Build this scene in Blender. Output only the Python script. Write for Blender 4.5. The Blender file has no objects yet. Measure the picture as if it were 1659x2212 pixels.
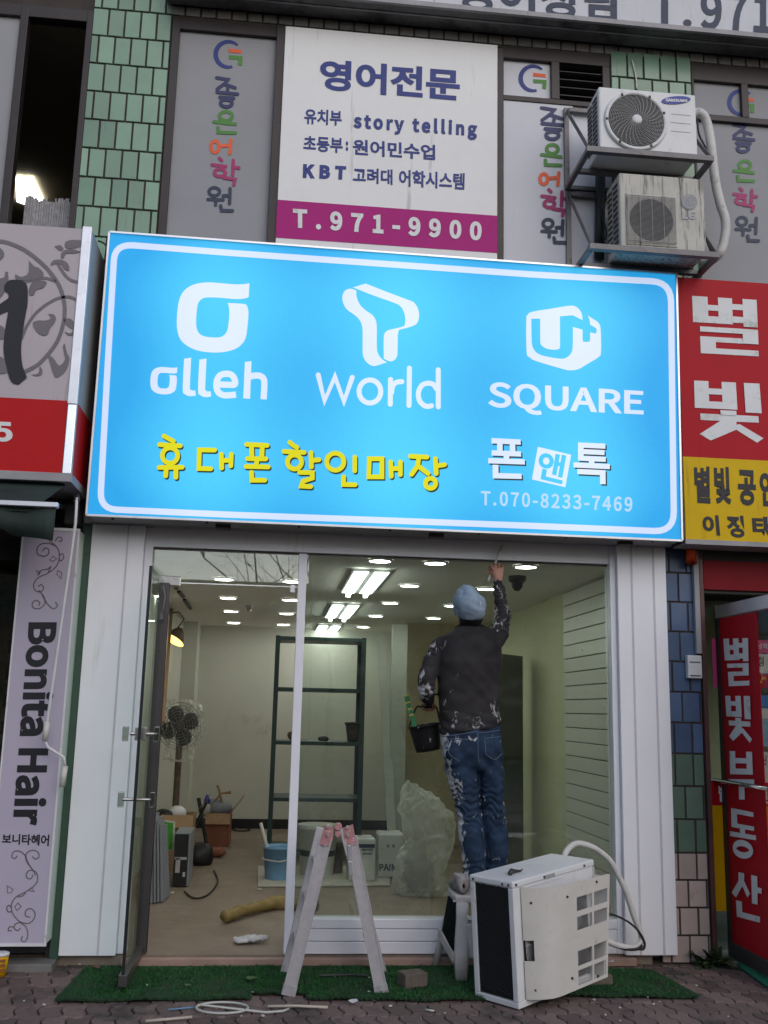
import bpy, bmesh, math, random
from mathutils import Vector, Matrix, noise
from mathutils.geometry import tessellate_polygon
random.seed(7)
sc = bpy.context.scene
COL = sc.collection
# ------------------------------------------------------------------ camera
RT = Vector((0.9941064561557197, -0.10596606002130153, 0.022881170273348104))
DN = Vector((0.04282502855468599, 0.18996157290069135, -0.9808570832442338))
FW = Vector((0.09959101746044348, 0.9760562457894818, 0.19338002558831252))
CAM = Vector((0.0, -6.2, 1.45))
FOC = 2177.768          # focal length in units of a 1659 x 2212 frame
cd = bpy.data.cameras.new('camera')
cam = bpy.data.objects.new('camera', cd); COL.objects.link(cam)
cam.matrix_world = Matrix(((RT.x, -DN.x, -FW.x, CAM.x), (RT.y, -DN.y, -FW.y, CAM.y), (RT.z, -DN.z, -FW.z, CAM.z), (0, 0, 0, 1)))
cd.sensor_fit = 'VERTICAL'; cd.sensor_height = 36.0; cd.lens = FOC / 2212 * 36.0
cd.clip_start = 0.05; cd.clip_end = 500
sc.camera = cam
# ------------------------------------------------------------------ sky, sun, exposure
SUN_EL, SUN_AZ = math.radians(32), math.radians(160)
w = bpy.data.worlds.new('World'); sc.world = w; w.use_nodes = True
nt = w.node_tree
sky = nt.nodes.new('ShaderNodeTexSky'); sky.sky_type = 'NISHITA'; sky.sun_disc = False
sky.sun_elevation = SUN_EL; sky.sun_rotation = SUN_AZ; sky.air_density = 1.0; sky.dust_density = 1.2; sky.ozone_density = 1.0
bg = nt.nodes['Background']; bg.inputs['Strength'].default_value = 0.095
nt.links.new(sky.outputs[0], bg.inputs['Color'])
sd = bpy.data.lights.new('sun', 'SUN'); sd.energy = 0.62; sd.angle = math.radians(70); sd.color = (1, .95, .97)
sun = bpy.data.objects.new('sun', sd); COL.objects.link(sun)
sv = Vector((math.sin(SUN_AZ) * math.cos(SUN_EL), math.cos(SUN_AZ) * math.cos(SUN_EL), math.sin(SUN_EL)))
sun.rotation_euler = sv.to_track_quat('Z', 'Y').to_euler(); sun.location = (0, -30, 30)
vs = sc.view_settings
vs.view_transform = 'Standard'; vs.look = 'None'; vs.exposure = 0.55; vs.gamma = 1.0; vs.use_curve_mapping = False
sc.render.engine = 'CYCLES'
cy = sc.cycles
cy.use_denoising = True; cy.max_bounces = 10; cy.transparent_max_bounces = 16; cy.sample_clamp_indirect = 10.0
cy.caustics_reflective = False; cy.caustics_refractive = False

# ------------------------------------------------------------------ picture -> place (each point at its own real distance)
def ray(u, v): return RT * ((u - 829.5) / FOC) + DN * ((v - 1106) / FOC) + FW
def P(u, v, y):
    d = ray(u, v); return CAM + d * ((y - CAM.y) / d.y)
def G(u, v, z=0.0):
    d = ray(u, v); return CAM + d * ((z - CAM.z) / d.z)
def PL(u, v, p0, n):
    d = ray(u, v); return CAM + d * ((Vector(p0) - CAM).dot(n) / d.dot(n))
def crop(ox, oy, k): return lambda pts: [(ox + p[0] * k, oy + p[1] * k) + tuple(p[2:]) for p in pts]
cA = crop(298.18, 582.8, .20424); cB = crop(650.6, 582.8, .20424); cC = crop(1030.1, 637.0, .22875)
cY1 = crop(311.7, 921.7, .21241); cY2 = crop(596.4, 935.2, .23692); cW = crop(1016.5, 921.7, .22875)
cL = crop(0, 474.4, .24512); cAC = crop(1206.3, 162.6, .26144); c8 = crop(0, 1084.3, .5101); cR1 = crop(0, 0, .5)

# ------------------------------------------------------------------ materials
MATS = {}
def mat(name, col, rough=.6, metal=0.0, var=.12, scale=6.0, bump=0.0, bscale=60.0, emit=None, es=0.0, dirt=None, dscale=3.0, dth=.6, spec=.4, streak=False):
    m = bpy.data.materials.new(name); m.use_nodes = True; t = m.node_tree; N = t.nodes; L = t.links
    b = N['Principled BSDF']; b.inputs['Roughness'].default_value = rough; b.inputs['Metallic'].default_value = metal
    b.inputs['Specular IOR Level'].default_value = spec
    tc = N.new('ShaderNodeTexCoord')
    n = N.new('ShaderNodeTexNoise'); n.inputs['Scale'].default_value = scale; n.inputs['Detail'].default_value = 6; n.inputs['Roughness'].default_value = .65
    L.new(tc.outputs['Object'], n.inputs['Vector'])
    r = N.new('ShaderNodeValToRGB'); r.color_ramp.elements[0].position = .3; r.color_ramp.elements[1].position = .7
    r.color_ramp.elements[0].color = tuple(c * (1 - var) for c in col) + (1,); r.color_ramp.elements[1].color = tuple(min(1, c * (1 + var)) for c in col) + (1,)
    L.new(n.outputs['Fac'], r.inputs['Fac']); out = r.outputs['Color']
    if dirt:
        n2 = N.new('ShaderNodeTexNoise'); n2.inputs['Scale'].default_value = dscale; n2.inputs['Detail'].default_value = 8; n2.inputs['Roughness'].default_value = .7
        if streak:
            mp = N.new('ShaderNodeMapping'); mp.inputs['Scale'].default_value = (5, 5, .35); L.new(tc.outputs['Object'], mp.inputs[0]); L.new(mp.outputs[0], n2.inputs['Vector'])
        else: L.new(tc.outputs['Object'], n2.inputs['Vector'])
        r2 = N.new('ShaderNodeValToRGB'); r2.color_ramp.elements[0].position = dth; r2.color_ramp.elements[1].position = min(1, dth + .12)
        L.new(n2.outputs['Fac'], r2.inputs['Fac'])
        mx = N.new('ShaderNodeMix'); mx.data_type = 'RGBA'; L.new(r2.outputs['Color'], mx.inputs['Factor']); L.new(out, mx.inputs['A']); mx.inputs['B'].default_value = tuple(dirt) + (1,)
        out = mx.outputs['Result']
    L.new(out, b.inputs['Base Color'])
    if bump:
        n3 = N.new('ShaderNodeTexNoise'); n3.inputs['Scale'].default_value = bscale; n3.inputs['Detail'].default_value = 4; L.new(tc.outputs['Object'], n3.inputs['Vector'])
        bp = N.new('ShaderNodeBump'); bp.inputs['Strength'].default_value = bump; bp.inputs['Distance'].default_value = .01; L.new(n3.outputs['Fac'], bp.inputs['Height']); L.new(bp.outputs[0], b.inputs['Normal'])
    if emit:
        b.inputs['Emission Color'].default_value = tuple(emit) + (1,); b.inputs['Emission Strength'].default_value = es
    MATS[name] = m; return m
def vary(name, lo=.78, hi=1.18):                    # every tile a slightly different glaze
    m = MATS[name]; t = m.node_tree; N = t.nodes; L = t.links; b = N['Principled BSDF']; g = N.new('ShaderNodeNewGeometry'); old = b.inputs['Base Color'].links[0].from_socket
    hs = N.new('ShaderNodeHueSaturation'); ma = N.new('ShaderNodeMapRange'); ma.inputs[3].default_value = lo; ma.inputs[4].default_value = hi; L.new(g.outputs['Random Per Island'], ma.inputs[0]); L.new(ma.outputs[0], hs.inputs['Value']); L.new(old, hs.inputs['Color']); L.new(hs.outputs[0], b.inputs['Base Color'])
def S(r, g, b):  # sRGB 0-255 -> linear
    f = lambda c: (c / 255 / 12.92) if c / 255 <= .04045 else ((c / 255 + .055) / 1.055) ** 2.4
    return (f(r), f(g), f(b))
def glass(name, tint, rmul=1.0, r0=.04, smear=0.0):
    m = bpy.data.materials.new(name); m.use_nodes = True; t = m.node_tree; N = t.nodes; L = t.links; N.clear()
    o = N.new('ShaderNodeOutputMaterial'); tr = N.new('ShaderNodeBsdfTransparent'); tr.inputs[0].default_value = tuple(tint) + (1,)
    gl = N.new('ShaderNodeBsdfGlossy'); gl.inputs['Roughness'].default_value = 0.01
    lw = N.new('ShaderNodeLayerWeight'); lw.inputs[0].default_value = .5
    p = N.new('ShaderNodeMath'); p.operation = 'POWER'; p.inputs[1].default_value = 4.5; L.new(lw.outputs['Facing'], p.inputs[0])
    a = N.new('ShaderNodeMath'); a.operation = 'MULTIPLY_ADD'; a.inputs[1].default_value = (1 - r0) * rmul; a.inputs[2].default_value = r0 * rmul; L.new(p.outputs[0], a.inputs[0])
    mx = N.new('ShaderNodeMixShader'); L.new(a.outputs[0], mx.inputs[0]); L.new(tr.outputs[0], mx.inputs[1]); L.new(gl.outputs[0], mx.inputs[2])
    last = mx
    if smear:                                        # dried wipe marks and paint specks on the pane
        tc = N.new('ShaderNodeTexCoord'); mp = N.new('ShaderNodeMapping'); mp.inputs['Rotation'].default_value = (0, .6, 0); mp.inputs['Scale'].default_value = (1, 1, 4); L.new(tc.outputs['Object'], mp.inputs[0])
        n1 = N.new('ShaderNodeTexNoise'); n1.inputs['Scale'].default_value = 2.2; n1.inputs['Detail'].default_value = 7; n1.inputs['Roughness'].default_value = .7; L.new(mp.outputs[0], n1.inputs['Vector'])
        r1 = N.new('ShaderNodeMapRange'); r1.inputs[1].default_value = .5; r1.inputs[2].default_value = .8; r1.inputs[4].default_value = smear; L.new(n1.outputs[0], r1.inputs[0])
        n2 = N.new('ShaderNodeTexNoise'); n2.inputs['Scale'].default_value = 55; n2.inputs['Detail'].default_value = 2; L.new(tc.outputs['Object'], n2.inputs['Vector'])
        r2 = N.new('ShaderNodeMapRange'); r2.inputs[1].default_value = .74; r2.inputs[2].default_value = .77; r2.inputs[4].default_value = .35; L.new(n2.outputs[0], r2.inputs[0])
        ad = N.new('ShaderNodeMath'); ad.operation = 'ADD'; L.new(r1.outputs[0], ad.inputs[0]); L.new(r2.outputs[0], ad.inputs[1])
        df = N.new('ShaderNodeBsdfDiffuse'); df.inputs[0].default_value = (.6, .6, .58, 1); m2 = N.new('ShaderNodeMixShader'); L.new(ad.outputs[0], m2.inputs[0]); L.new(mx.outputs[0], m2.inputs[1]); L.new(df.outputs[0], m2.inputs[2]); last = m2
    L.new(last.outputs[0], o.inputs[0])
    MATS[name] = m; return m

# ------------------------------------------------------------------ things, parts
def tag(o, label=None, cat=None, group=None, kind=None):
    if label: o['label'] = label
    if cat: o['category'] = cat
    if group: o['group'] = group
    if kind: o['kind'] = kind
    return o
def wloc(o):
    l = Vector((0, 0, 0))
    while o is not None: l = l + o.location; o = o.parent
    return l
def thing(name, label, cat, loc, group=None):
    o = bpy.data.objects.new(name, None); COL.objects.link(o); o.location = loc; o.empty_display_size = .1
    return tag(o, label, cat, group)
def copy_tree(o, parent=None):
    c = o.copy(); COL.objects.link(c)
    if parent: c.parent = parent
    for ch in list(o.children): copy_tree(ch, c)
    return c

class MB:
    def __init__(s): s.v = []; s.f = []
    def add(s, vs, fs):
        k = len(s.v); s.v += [Vector(p) for p in vs]; s.f += [tuple(i + k for i in f) for f in fs]; return s
    def box(s, x0, x1, y0, y1, z0, z1, M=None):
        x0, x1 = min(x0, x1), max(x0, x1); y0, y1 = min(y0, y1), max(y0, y1); z0, z1 = min(z0, z1), max(z0, z1)
        vs = [Vector((x, y, z)) for z in (z0, z1) for x, y in ((x0, y0), (x1, y0), (x1, y1), (x0, y1))]
        if M: vs = [M @ p for p in vs]
        return s.add(vs, [(3, 2, 1, 0), (4, 5, 6, 7), (0, 1, 5, 4), (1, 2, 6, 5), (2, 3, 7, 6), (3, 0, 4, 7)])
    def bar(s, a, b, wd, ht, up=(0, 0, 1)):     # rectangular bar from a to b
        a = Vector(a); b = Vector(b); d = (b - a); l = d.length; d.normalize(); up = Vector(up)
        x = d.cross(up)
        if x.length < 1e-4: x = d.cross(Vector((1, 0, 0)))
        x.normalize(); z = x.cross(d)
        M = Matrix(((x.x, d.x, z.x, a.x), (x.y, d.y, z.y, a.y), (x.z, d.z, z.z, a.z), (0, 0, 0, 1)))
        return s.box(-wd / 2, wd / 2, 0, l, -ht / 2, ht / 2, M)
    def tube(s, pts, r, n=8, cap=True, closed=False):
        pts = [Vector(p) for p in pts]; m = len(pts); rs = r if isinstance(r, (list, tuple)) else [r] * m
        k = len(s.v); prev = None
        for i, p in enumerate(pts):
            if closed: t = pts[(i + 1) % m] - pts[i - 1]
            else: t = pts[min(i + 1, m - 1)] - pts[max(i - 1, 0)]
            if t.length < 1e-9: t = Vector((0, 0, 1))
            t.normalize()
            if prev is None:
                x = t.cross(Vector((0, 0, 1)))
                if x.length < .1: x = t.cross(Vector((1, 0, 0)))
            else: x = prev - t * prev.dot(t)
            x.normalize(); y = t.cross(x); prev = x
            for j in range(n):
                a = 2 * math.pi * j / n; s.v.append(p + (x * math.cos(a) + y * math.sin(a)) * rs[i])
        for i in range(m if closed else m - 1):
            i2 = (i + 1) % m
            for j in range(n):
                j2 = (j + 1) % n; s.f.append((k + i * n + j, k + i * n + j2, k + i2 * n + j2, k + i2 * n + j))
        if cap and not closed:
            s.f.append(tuple(k + j for j in reversed(range(n)))); s.f.append(tuple(k + (m - 1) * n + j for j in range(n)))
        return s
    def lathe(s, prof, c, n=24, M=None, caps=True):   # prof [(r,z)], axis z through c
        k = len(s.v); c = Vector(c)
        for r, z in prof:
            for j in range(n):
                a = 2 * math.pi * j / n; p = Vector((r * math.cos(a), r * math.sin(a), z)); s.v.append((M @ p if M else p) + c)
        for i in range(len(prof) - 1):
            for j in range(n):
                j2 = (j + 1) % n; s.f.append((k + i * n + j, k + i * n + j2, k + (i + 1) * n + j2, k + (i + 1) * n + j))
        if caps:
            s.f.append(tuple(k + j for j in reversed(range(n)))); s.f.append(tuple(k + (len(prof) - 1) * n + j for j in range(n)))
        return s
    def loft(s, secs, n=20, e=2.0, cap=True):        # secs [(centre, axis_a, axis_b)]
        k = len(s.v)
        for c, a, b in secs:
            c = Vector(c); a = Vector(a); b = Vector(b)
            for j in range(n):
                t = 2 * math.pi * j / n; ct, st = math.cos(t), math.sin(t)
                s.v.append(c + a * (abs(ct) ** (2 / e) * (1 if ct >= 0 else -1)) + b * (abs(st) ** (2 / e) * (1 if st >= 0 else -1)))
        for i in range(len(secs) - 1):
            for j in range(n):
                j2 = (j + 1) % n; s.f.append((k + i * n + j, k + i * n + j2, k + (i + 1) * n + j2, k + (i + 1) * n + j))
        if cap:
            s.f.append(tuple(k + j for j in reversed(range(n)))); s.f.append(tuple(k + (len(secs) - 1) * n + j for j in range(n)))
        return s
    def ball(s, c, r, n=14):
        c = Vector(c); r = Vector(r) if not isinstance(r, (int, float)) else Vector((r, r, r)); m = n // 2; k = len(s.v)
        s.v.append(c - Vector((0, 0, r.z)))
        for i in range(1, m):
            th = -math.pi / 2 + math.pi * i / m
            for j in range(n):
                a = 2 * math.pi * j / n; s.v.append(c + Vector((r.x * math.cos(th) * math.cos(a), r.y * math.cos(th) * math.sin(a), r.z * math.sin(th))))
        s.v.append(c + Vector((0, 0, r.z))); t = len(s.v) - 1
        for j in range(n):
            j2 = (j + 1) % n; s.f.append((k, k + 1 + j2, k + 1 + j)); s.f.append((t, k + 1 + (m - 2) * n + j, k + 1 + (m - 2) * n + j2))
        for i in range(m - 2):
            for j in range(n):
                j2 = (j + 1) % n; s.f.append((k + 1 + i * n + j, k + 1 + i * n + j2, k + 1 + (i + 1) * n + j2, k + 1 + (i + 1) * n + j))
        return s
    def quad(s, a, b, c, d): return s.add([a, b, c, d], [(0, 1, 2, 3)])
    def prism(s, poly, off):                          # solid from a planar polygon pushed by off
        n = len(poly); poly = [Vector(p) for p in poly]; off = Vector(off)
        return s.add(poly + [p + off for p in poly], [tuple(range(n)), tuple(range(2 * n - 1, n - 1, -1))] + [(i, i + n, (i + 1) % n + n, (i + 1) % n) for i in range(n)])
    def build(s, name, m, parent=None, smooth=False, bev=0.0, loc=None, fix=True):
        if parent is None and loc is None:
            xs = [p.x for p in s.v]; ys = [p.y for p in s.v]; zs = [p.z for p in s.v]
            loc = Vector(((min(xs) + max(xs)) / 2, (min(ys) + max(ys)) / 2, min(zs)))
        base = wloc(parent) if parent else Vector(loc)
        me = bpy.data.meshes.new(name); me.from_pydata([p - base for p in s.v], [], s.f); me.update()
        if fix:
            bm = bmesh.new(); bm.from_mesh(me); bmesh.ops.recalc_face_normals(bm, faces=bm.faces); bm.to_mesh(me); bm.free()
        for x in (m if isinstance(m, (list, tuple)) else [m]): me.materials.append(MATS[x] if isinstance(x, str) else x)
        if smooth: me.shade_smooth()
        o = bpy.data.objects.new(name, me); COL.objects.link(o)
        if parent: o.parent = parent
        else: o.location = base
        if bev:
            b = o.modifiers.new('bevel', 'BEVEL'); b.width = bev; b.segments = 2; b.limit_method = 'ANGLE'; b.angle_limit = math.radians(40)
        return o

# ------------------------------------------------------------------ flat graphics on signs
def catmull(pts, closed, k=6):
    n = len(pts); out = []
    rng = range(n) if closed else range(n - 1)
    for i in rng:
        p1, p2 = pts[i], pts[(i + 1) % n]
        p0 = pts[i - 1] if closed or i > 0 else p1
        p3 = pts[(i + 2) % n] if closed or i < n - 2 else p2
        if len(p1) > 2 and p1[2] == 'c': p0 = p1
        if len(p2) > 2 and p2[2] == 'c': p3 = p2
        for j in range(k):
            t = j / k
            out.append(tuple(.5 * (2 * p1[d] + (p2[d] - p0[d]) * t + (2 * p0[d] - 5 * p1[d] + 4 * p2[d] - p3[d]) * t * t + (3 * p1[d] - p0[d] - 3 * p2[d] + p3[d]) * t ** 3) for d in (0, 1)))
    if not closed: out.append(tuple(pts[-1][:2]))
    return out
def fill(mb, loops, to3, off=Vector((0, 0, 0))):
    l3 = [[Vector((p[0], -p[1], 0)) for p in lp] for lp in loops]
    tris = tessellate_polygon(l3); flat = [p for lp in loops for p in lp]
    mb.add([to3(p[0], p[1]) + off for p in flat], tris)
def strip(mb, pts, wd, to3, off, closed=False, round_=True):
    pts = [Vector(p[:2]) for p in pts]; n = len(pts); h = wd / 2; L = []; R = []
    for i in range(n):
        if closed: a, b = pts[i] - pts[i - 1], pts[(i + 1) % n] - pts[i]
        else:
            a = pts[i] - pts[max(i - 1, 0)]; b = pts[min(i + 1, n - 1)] - pts[i]
            if a.length < 1e-6: a = b
            if b.length < 1e-6: b = a
        a = a.normalized(); b = b.normalized(); t = (a + b)
        t = t.normalized() if t.length > 1e-3 else a
        nn = Vector((-t.y, t.x)); c = max(.45, nn.dot(Vector((-a.y, a.x))))
        L.append(pts[i] + nn * h / c); R.append(pts[i] - nn * h / c)
    fs = []; vs = []
    for i in range(n): vs += [L[i], R[i]]
    for i in range(n if closed else n - 1):
        j = (i + 1) % n; fs.append((2 * i, 2 * i + 1, 2 * j + 1, 2 * j))
    if round_ and not closed:
        for e, o in ((0, 1), (n - 1, n - 2)):
            d = (pts[e] - pts[o]).normalized(); q = Vector((-d.y, d.x)); k = len(vs)
            arc = [pts[e] + (q * math.cos(math.pi * j / 8) + d * math.sin(math.pi * j / 8)) * h for j in range(9)]
            vs += arc; fs.append(tuple(range(k, k + 9)))
    mb.add([to3(p[0], p[1]) + off for p in vs], fs)
def onplane(y): return lambda u, v: P(u, v, y)
def face_out(o):                                     # flat lettering: make every face look towards the street
    me = o.data; bm = bmesh.new(); bm.from_mesh(me)
    bad = [f for f in bm.faces if f.normal.y > 0]
    bmesh.ops.reverse_faces(bm, faces=bad); bm.to_mesh(me); bm.free(); return o
def letters_strokes(name, strokes, wd, y, m, parent, to3=None, round_=True, shift=(0, 0), groups=None):
    if groups:                                       # one object per letter
        k = 0
        for g in groups:
            letters_strokes(name, strokes[k:k + g], wd, y, m, parent, to3, round_, shift); k += g
        return
    mb = MB(); to3 = to3 or onplane(y)
    for i, s in enumerate(strokes):
        closed = False; pts = s
        if isinstance(s, dict):
            if 'c' in s:
                cx, cy_, rx, ry = s['c']; pts = [(cx + rx * math.cos(2 * math.pi * j / 28), cy_ + ry * math.sin(2 * math.pi * j / 28)) for j in range(28)]; closed = True
            elif 'closed' in s: pts = s['closed']; closed = True
            elif 's' in s: pts = catmull(s['s'], False, 5)
        pts = [(p[0] + shift[0], p[1] + shift[1]) for p in pts]
        strip(mb, pts, wd, to3, Vector((0, -.0004 * (i % 7), 0)), closed, round_)
    return face_out(mb.build(name, m, parent, fix=False))
def letters_fill(name, polys, y, m, parent, to3=None, k=6, sm=True):
    to3 = to3 or onplane(y)
    for i, pl in enumerate(polys):
        mb = MB(); loops = [catmull(pl, True, k) if sm else pl]
        fill(mb, loops, to3, Vector((0, -.0004 * (i % 7), 0))); face_out(mb.build(name, m, parent, fix=False))
_txt = {}
_grot = None
try:                                                 # the plain grotesque that ships with Blender itself
    import os
    _fp = os.path.join(bpy.utils.system_resource('DATAFILES'), 'fonts', 'Noto Sans CJK Regular.woff2')
    if os.path.exists(_fp): _grot = bpy.data.fonts.load(_fp)
except Exception: _grot = None
def text_mesh(body, off=0.0, sp=1.0):
    if (body, off, sp) not in _txt:
        c = bpy.data.curves.new('t', 'FONT'); c.body = body; c.size = 1; c.space_character = sp
        if _grot and all(ord(k) < 128 for k in body): c.font = _grot
        c.resolution_u = 4; c.offset = off; c.fill_mode = 'FRONT'
        o = bpy.data.objects.new('t', c); COL.objects.link(o); dg = bpy.context.evaluated_depsgraph_get()
        me = bpy.data.meshes.new_from_object(o.evaluated_get(dg))
        vs = [(v.co.x, v.co.y) for v in me.vertices]; fs = [tuple(p.vertices) for p in me.polygons]
        bpy.data.objects.remove(o); bpy.data.curves.remove(c); bpy.data.meshes.remove(me)
        x0 = min(p[0] for p in vs); x1 = max(p[0] for p in vs); y0 = min(p[1] for p in vs); y1 = max(p[1] for p in vs)
        _txt[(body, off, sp)] = ([((x - x0) / (x1 - x0), (y - y0) / (y1 - y0)) for x, y in vs], fs)
    return _txt[(body, off, sp)]
def add_text(mb, body, q, to3, off=0.0, shift=(0, 0), dy=0.0, sp=1.0):
    vs, fs = text_mesh(body, off, sp); tl, tr, br, bl = [to3(p[0] + shift[0], p[1] + shift[1]) for p in q]
    mb.add([(bl * (1 - s) + br * s) * (1 - t) + (tl * (1 - s) + tr * s) * t + Vector((0, dy, 0)) for s, t in vs], fs)
def letters_text(name, items, y, m, parent, off=0.0, to3=None, shift=(0, 0)):
    to3 = to3 or onplane(y)
    for it in items:
        mb = MB(); add_text(mb, it[0], it[1], to3, it[2] if len(it) > 2 else off, shift, 0.0, it[3] if len(it) > 3 else 1.0); face_out(mb.build(name, m, parent, fix=False))
def rq(u0, v0, u1, v1, s=0.0, lean=0.0):           # box in the picture whose top and bottom fall by s per unit of width
    d = s * (u1 - u0); return [(u0, v0), (u1, v0 + d), (u1 + lean, v1 + d), (u0 + lean, v1)]
def remesh(o, voxel, it=6, fac=.5):
    r = o.modifiers.new('r', 'REMESH'); r.mode = 'VOXEL'; r.voxel_size = voxel
    if it:
        s = o.modifiers.new('s', 'SMOOTH'); s.iterations = it; s.factor = fac
    dg = bpy.context.evaluated_depsgraph_get(); me = bpy.data.meshes.new_from_object(o.evaluated_get(dg))
    ms = list(o.data.materials); o.modifiers.clear(); old = o.data; o.data = me; bpy.data.meshes.remove(old)
    me.materials.clear()
    for x in ms: me.materials.append(x)
    me.shade_smooth(); return o
def displace(o, fn):
    me = o.data; nn = [v.normal.copy() for v in me.vertices]
    for v, n in zip(me.vertices, nn): v.co += n * fn(v.co, n)
    me.update()
# ------------------------------------------------------------------ palette
mat('white_panel', (.83, .83, .86), .38, var=.03, scale=2.5, bump=.03, bscale=25, dirt=(.66, .65, .64), dscale=2.0, dth=.62, streak=True)
mat('white_frame', (.78, .78, .83), .35, var=.04, dirt=(.5, .49, .47), dscale=9, dth=.66)
mat('groove', (.56, .54, .58), .6)
mat('grey_under', (.30, .29, .30), .5, var=.15, dirt=(.16, .15, .14), dscale=4)
mat('alu', (.62, .62, .64), .35, .8, var=.08, dirt=(.4, .38, .35), dscale=14, dth=.6)
mat('steel', (.72, .72, .74), .18, 1.0, var=.05)
mat('dark_metal', (.055, .05, .05), .5, .3, var=.2, dirt=(.13, .08, .06), dscale=9, dth=.62)
mat('bracket_metal', (.15, .145, .15), .5, .4, var=.2, dirt=(.10, .055, .035), dscale=14, dth=.58)
mat('brown_frame', (.028, .019, .019), .45, var=.2, dirt=(.085, .06, .05), dscale=8, dth=.6)
mat('bronze_frame', (.10, .085, .085), .35, .5, var=.12)
mat('black', (.012, .012, .014), .5, var=.2)
mat('black_plastic', (.02, .02, .022), .4, var=.3, bump=.05)
mat('green_paint', (.05, .10, .07), .45, var=.12, dirt=(.03, .05, .04), dscale=7)
mat('tile_green', (.195, .315, .225), .25, var=.10, scale=3, dirt=(.10, .15, .11), dscale=5, dth=.62, streak=True)
mat('tile_blue', (.075, .12, .21), .28, var=.14, scale=4)
mat('tile_dgreen', (.11, .17, .13), .28, var=.14, scale=4)
mat('tile_cream', (.47, .38, .34), .3, var=.10, scale=4, dirt=(.28, .22, .19), dscale=6)
mat('lintel_tile', (.17, .165, .165), .4, var=.2, scale=6, dirt=(.08, .075, .07), dscale=5, dth=.55)
mat('tile_dark', (.085, .085, .09), .35, var=.25, scale=5)
for _t in ('tile_green', 'tile_blue', 'tile_dgreen', 'tile_cream'): vary(_t)
mat('grout', (.052, .042, .036), .9, var=.3)
mat('concrete', (.20, .19, .18), .9, var=.2, bump=.3, dirt=(.10, .095, .09), dscale=4)
mat('dark_wall', (.075, .072, .075), .85, var=.25, bump=.2)
mat('film', (.315, .315, .33), .55, var=.05, scale=2, spec=.12)
mat('film_white', (.62, .62, .66), .45, var=.04, scale=2, dirt=(.46, .45, .46), dscale=3, dth=.66, streak=True, spec=.12)
mat('poster_white', (.80, .79, .78), .45, var=.03, scale=2, dirt=(.50, .48, .46), dscale=2.2, dth=.60, streak=True, spec=.12)
mat('magenta', S(172, 42, 122), .45, var=.05, spec=.12)
mat('ink_blue', S(35, 52, 125), .5, var=.06)
mat('ink_navy', S(42, 46, 92), .5, var=.1)
mat('ink_green', S(72, 130, 48), .5, var=.1)
mat('ink_orange', S(228, 92, 42), .5, var=.1)
mat('ink_purple', S(158, 38, 98), .5, var=.1)
mat('ink_dark', S(38, 50, 74), .5, var=.1)
mat('ink_black', (.012, .012, .016), .5)
mat('ink_grey', S(112, 106, 110), .55, var=.08)
mat('ink_white', (.72, .72, .72), .5, var=.05, dirt=(.5, .52, .45), dscale=9, dth=.55)
mat('salon_face', S(186, 176, 180), .4, var=.04, scale=2, dirt=S(140, 130, 130), dscale=3, dth=.62, streak=True, spec=.12)
mat('box_face', S(182, 174, 190), .4, var=.03, scale=2, spec=.12)
mat('red_face', S(186, 30, 32), .4, var=.06, dirt=S(130, 22, 24), dscale=4, dth=.62, streak=True, spec=.12)
mat('crimson_shaded', (.20, .010, .016), .5, var=.1, spec=.1)  # the crimson again, darkened to carry the shade under the sign
mat('crimson', S(176, 22, 36), .4, var=.06, dirt=S(146, 26, 40), dscale=4, dth=.6, streak=True, spec=.12)
mat('yellow_face', S(214, 176, 22), .42, var=.06, dirt=S(170, 140, 30), dscale=4, dth=.6, streak=True, spec=.12)
mat('yellow_film', S(214, 160, 10), .4, var=.05, spec=.12)
mat('salon_side', (.30, .30, .29), .5, var=.12, dirt=(.2, .19, .18), dscale=5)
mat('pale_side', (.62, .70, .64), .45, var=.06, dirt=(.35, .36, .33), dscale=6)
mat('awning', (.022, .036, .030), .8, var=.3, bump=.2, dirt=(.05, .065, .055), dscale=5)
mat('stucco', (.14, .135, .13), .9, var=.2, bump=.3)
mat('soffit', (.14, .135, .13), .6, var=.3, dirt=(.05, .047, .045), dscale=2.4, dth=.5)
mat('topsign', (.60, .60, .64), .45, var=.05, dirt=(.36, .35, .34), dscale=3, dth=.56, streak=True, spec=.12)
mat('room_white', (.62, .62, .55), .75, var=.05, scale=1.5, dirt=(.50, .50, .43), dscale=2, dth=.6)
mat('room_ceiling', (.76, .74, .69), .8, var=.03)
mat('room_green', (.50, .50, .32), .75, var=.05, scale=1.2, dirt=(.58, .58, .44), dscale=2.5, dth=.62)
mat('room_tan', (.42, .36, .24), .75, var=.06)
mat('room_floor', (.225, .175, .135), .5, var=.22, scale=3, bump=.06, dirt=(.31, .27, .23), dscale=7, dth=.60)
mat('slat', (.56, .56, .48), .35, var=.03)
mat('skirting', (.02, .018, .017), .5)
mat('rack_green', (.022, .045, .042), .4, .2, var=.2)
mat('salon_room', (.22, .17, .12), .8, var=.5, scale=5)
mat('lamp_glow', (.9, .9, .9), .5, emit=(1, .98, .91), es=12.5)
mat('tube_glow', (.9, .9, .9), .5, emit=(.96, 1, .93), es=8.5)
mat('tray_grey', (.25, .25, .25), .5)
mat('reflector_glow', (.8, .8, .8), .4, emit=(.94, 1, .92), es=3.0)
mat('upper_glow', (.9, .9, .9), .5, emit=(1, 1, .95), es=2.6)
mat('warm_glow', (.9, .6, .2), .5, emit=(1, .55, .12), es=3)
mat('door_tint', (.10, .12, .11), .3)
glass('glass_clear', (.89, .94, .91), 1.9, .045, .05)
glass('glass_green', (.84, .92, .88), .45, .05, .03)
glass('glass_dark', (.75, .74, .68), 1.4, .05)

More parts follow.
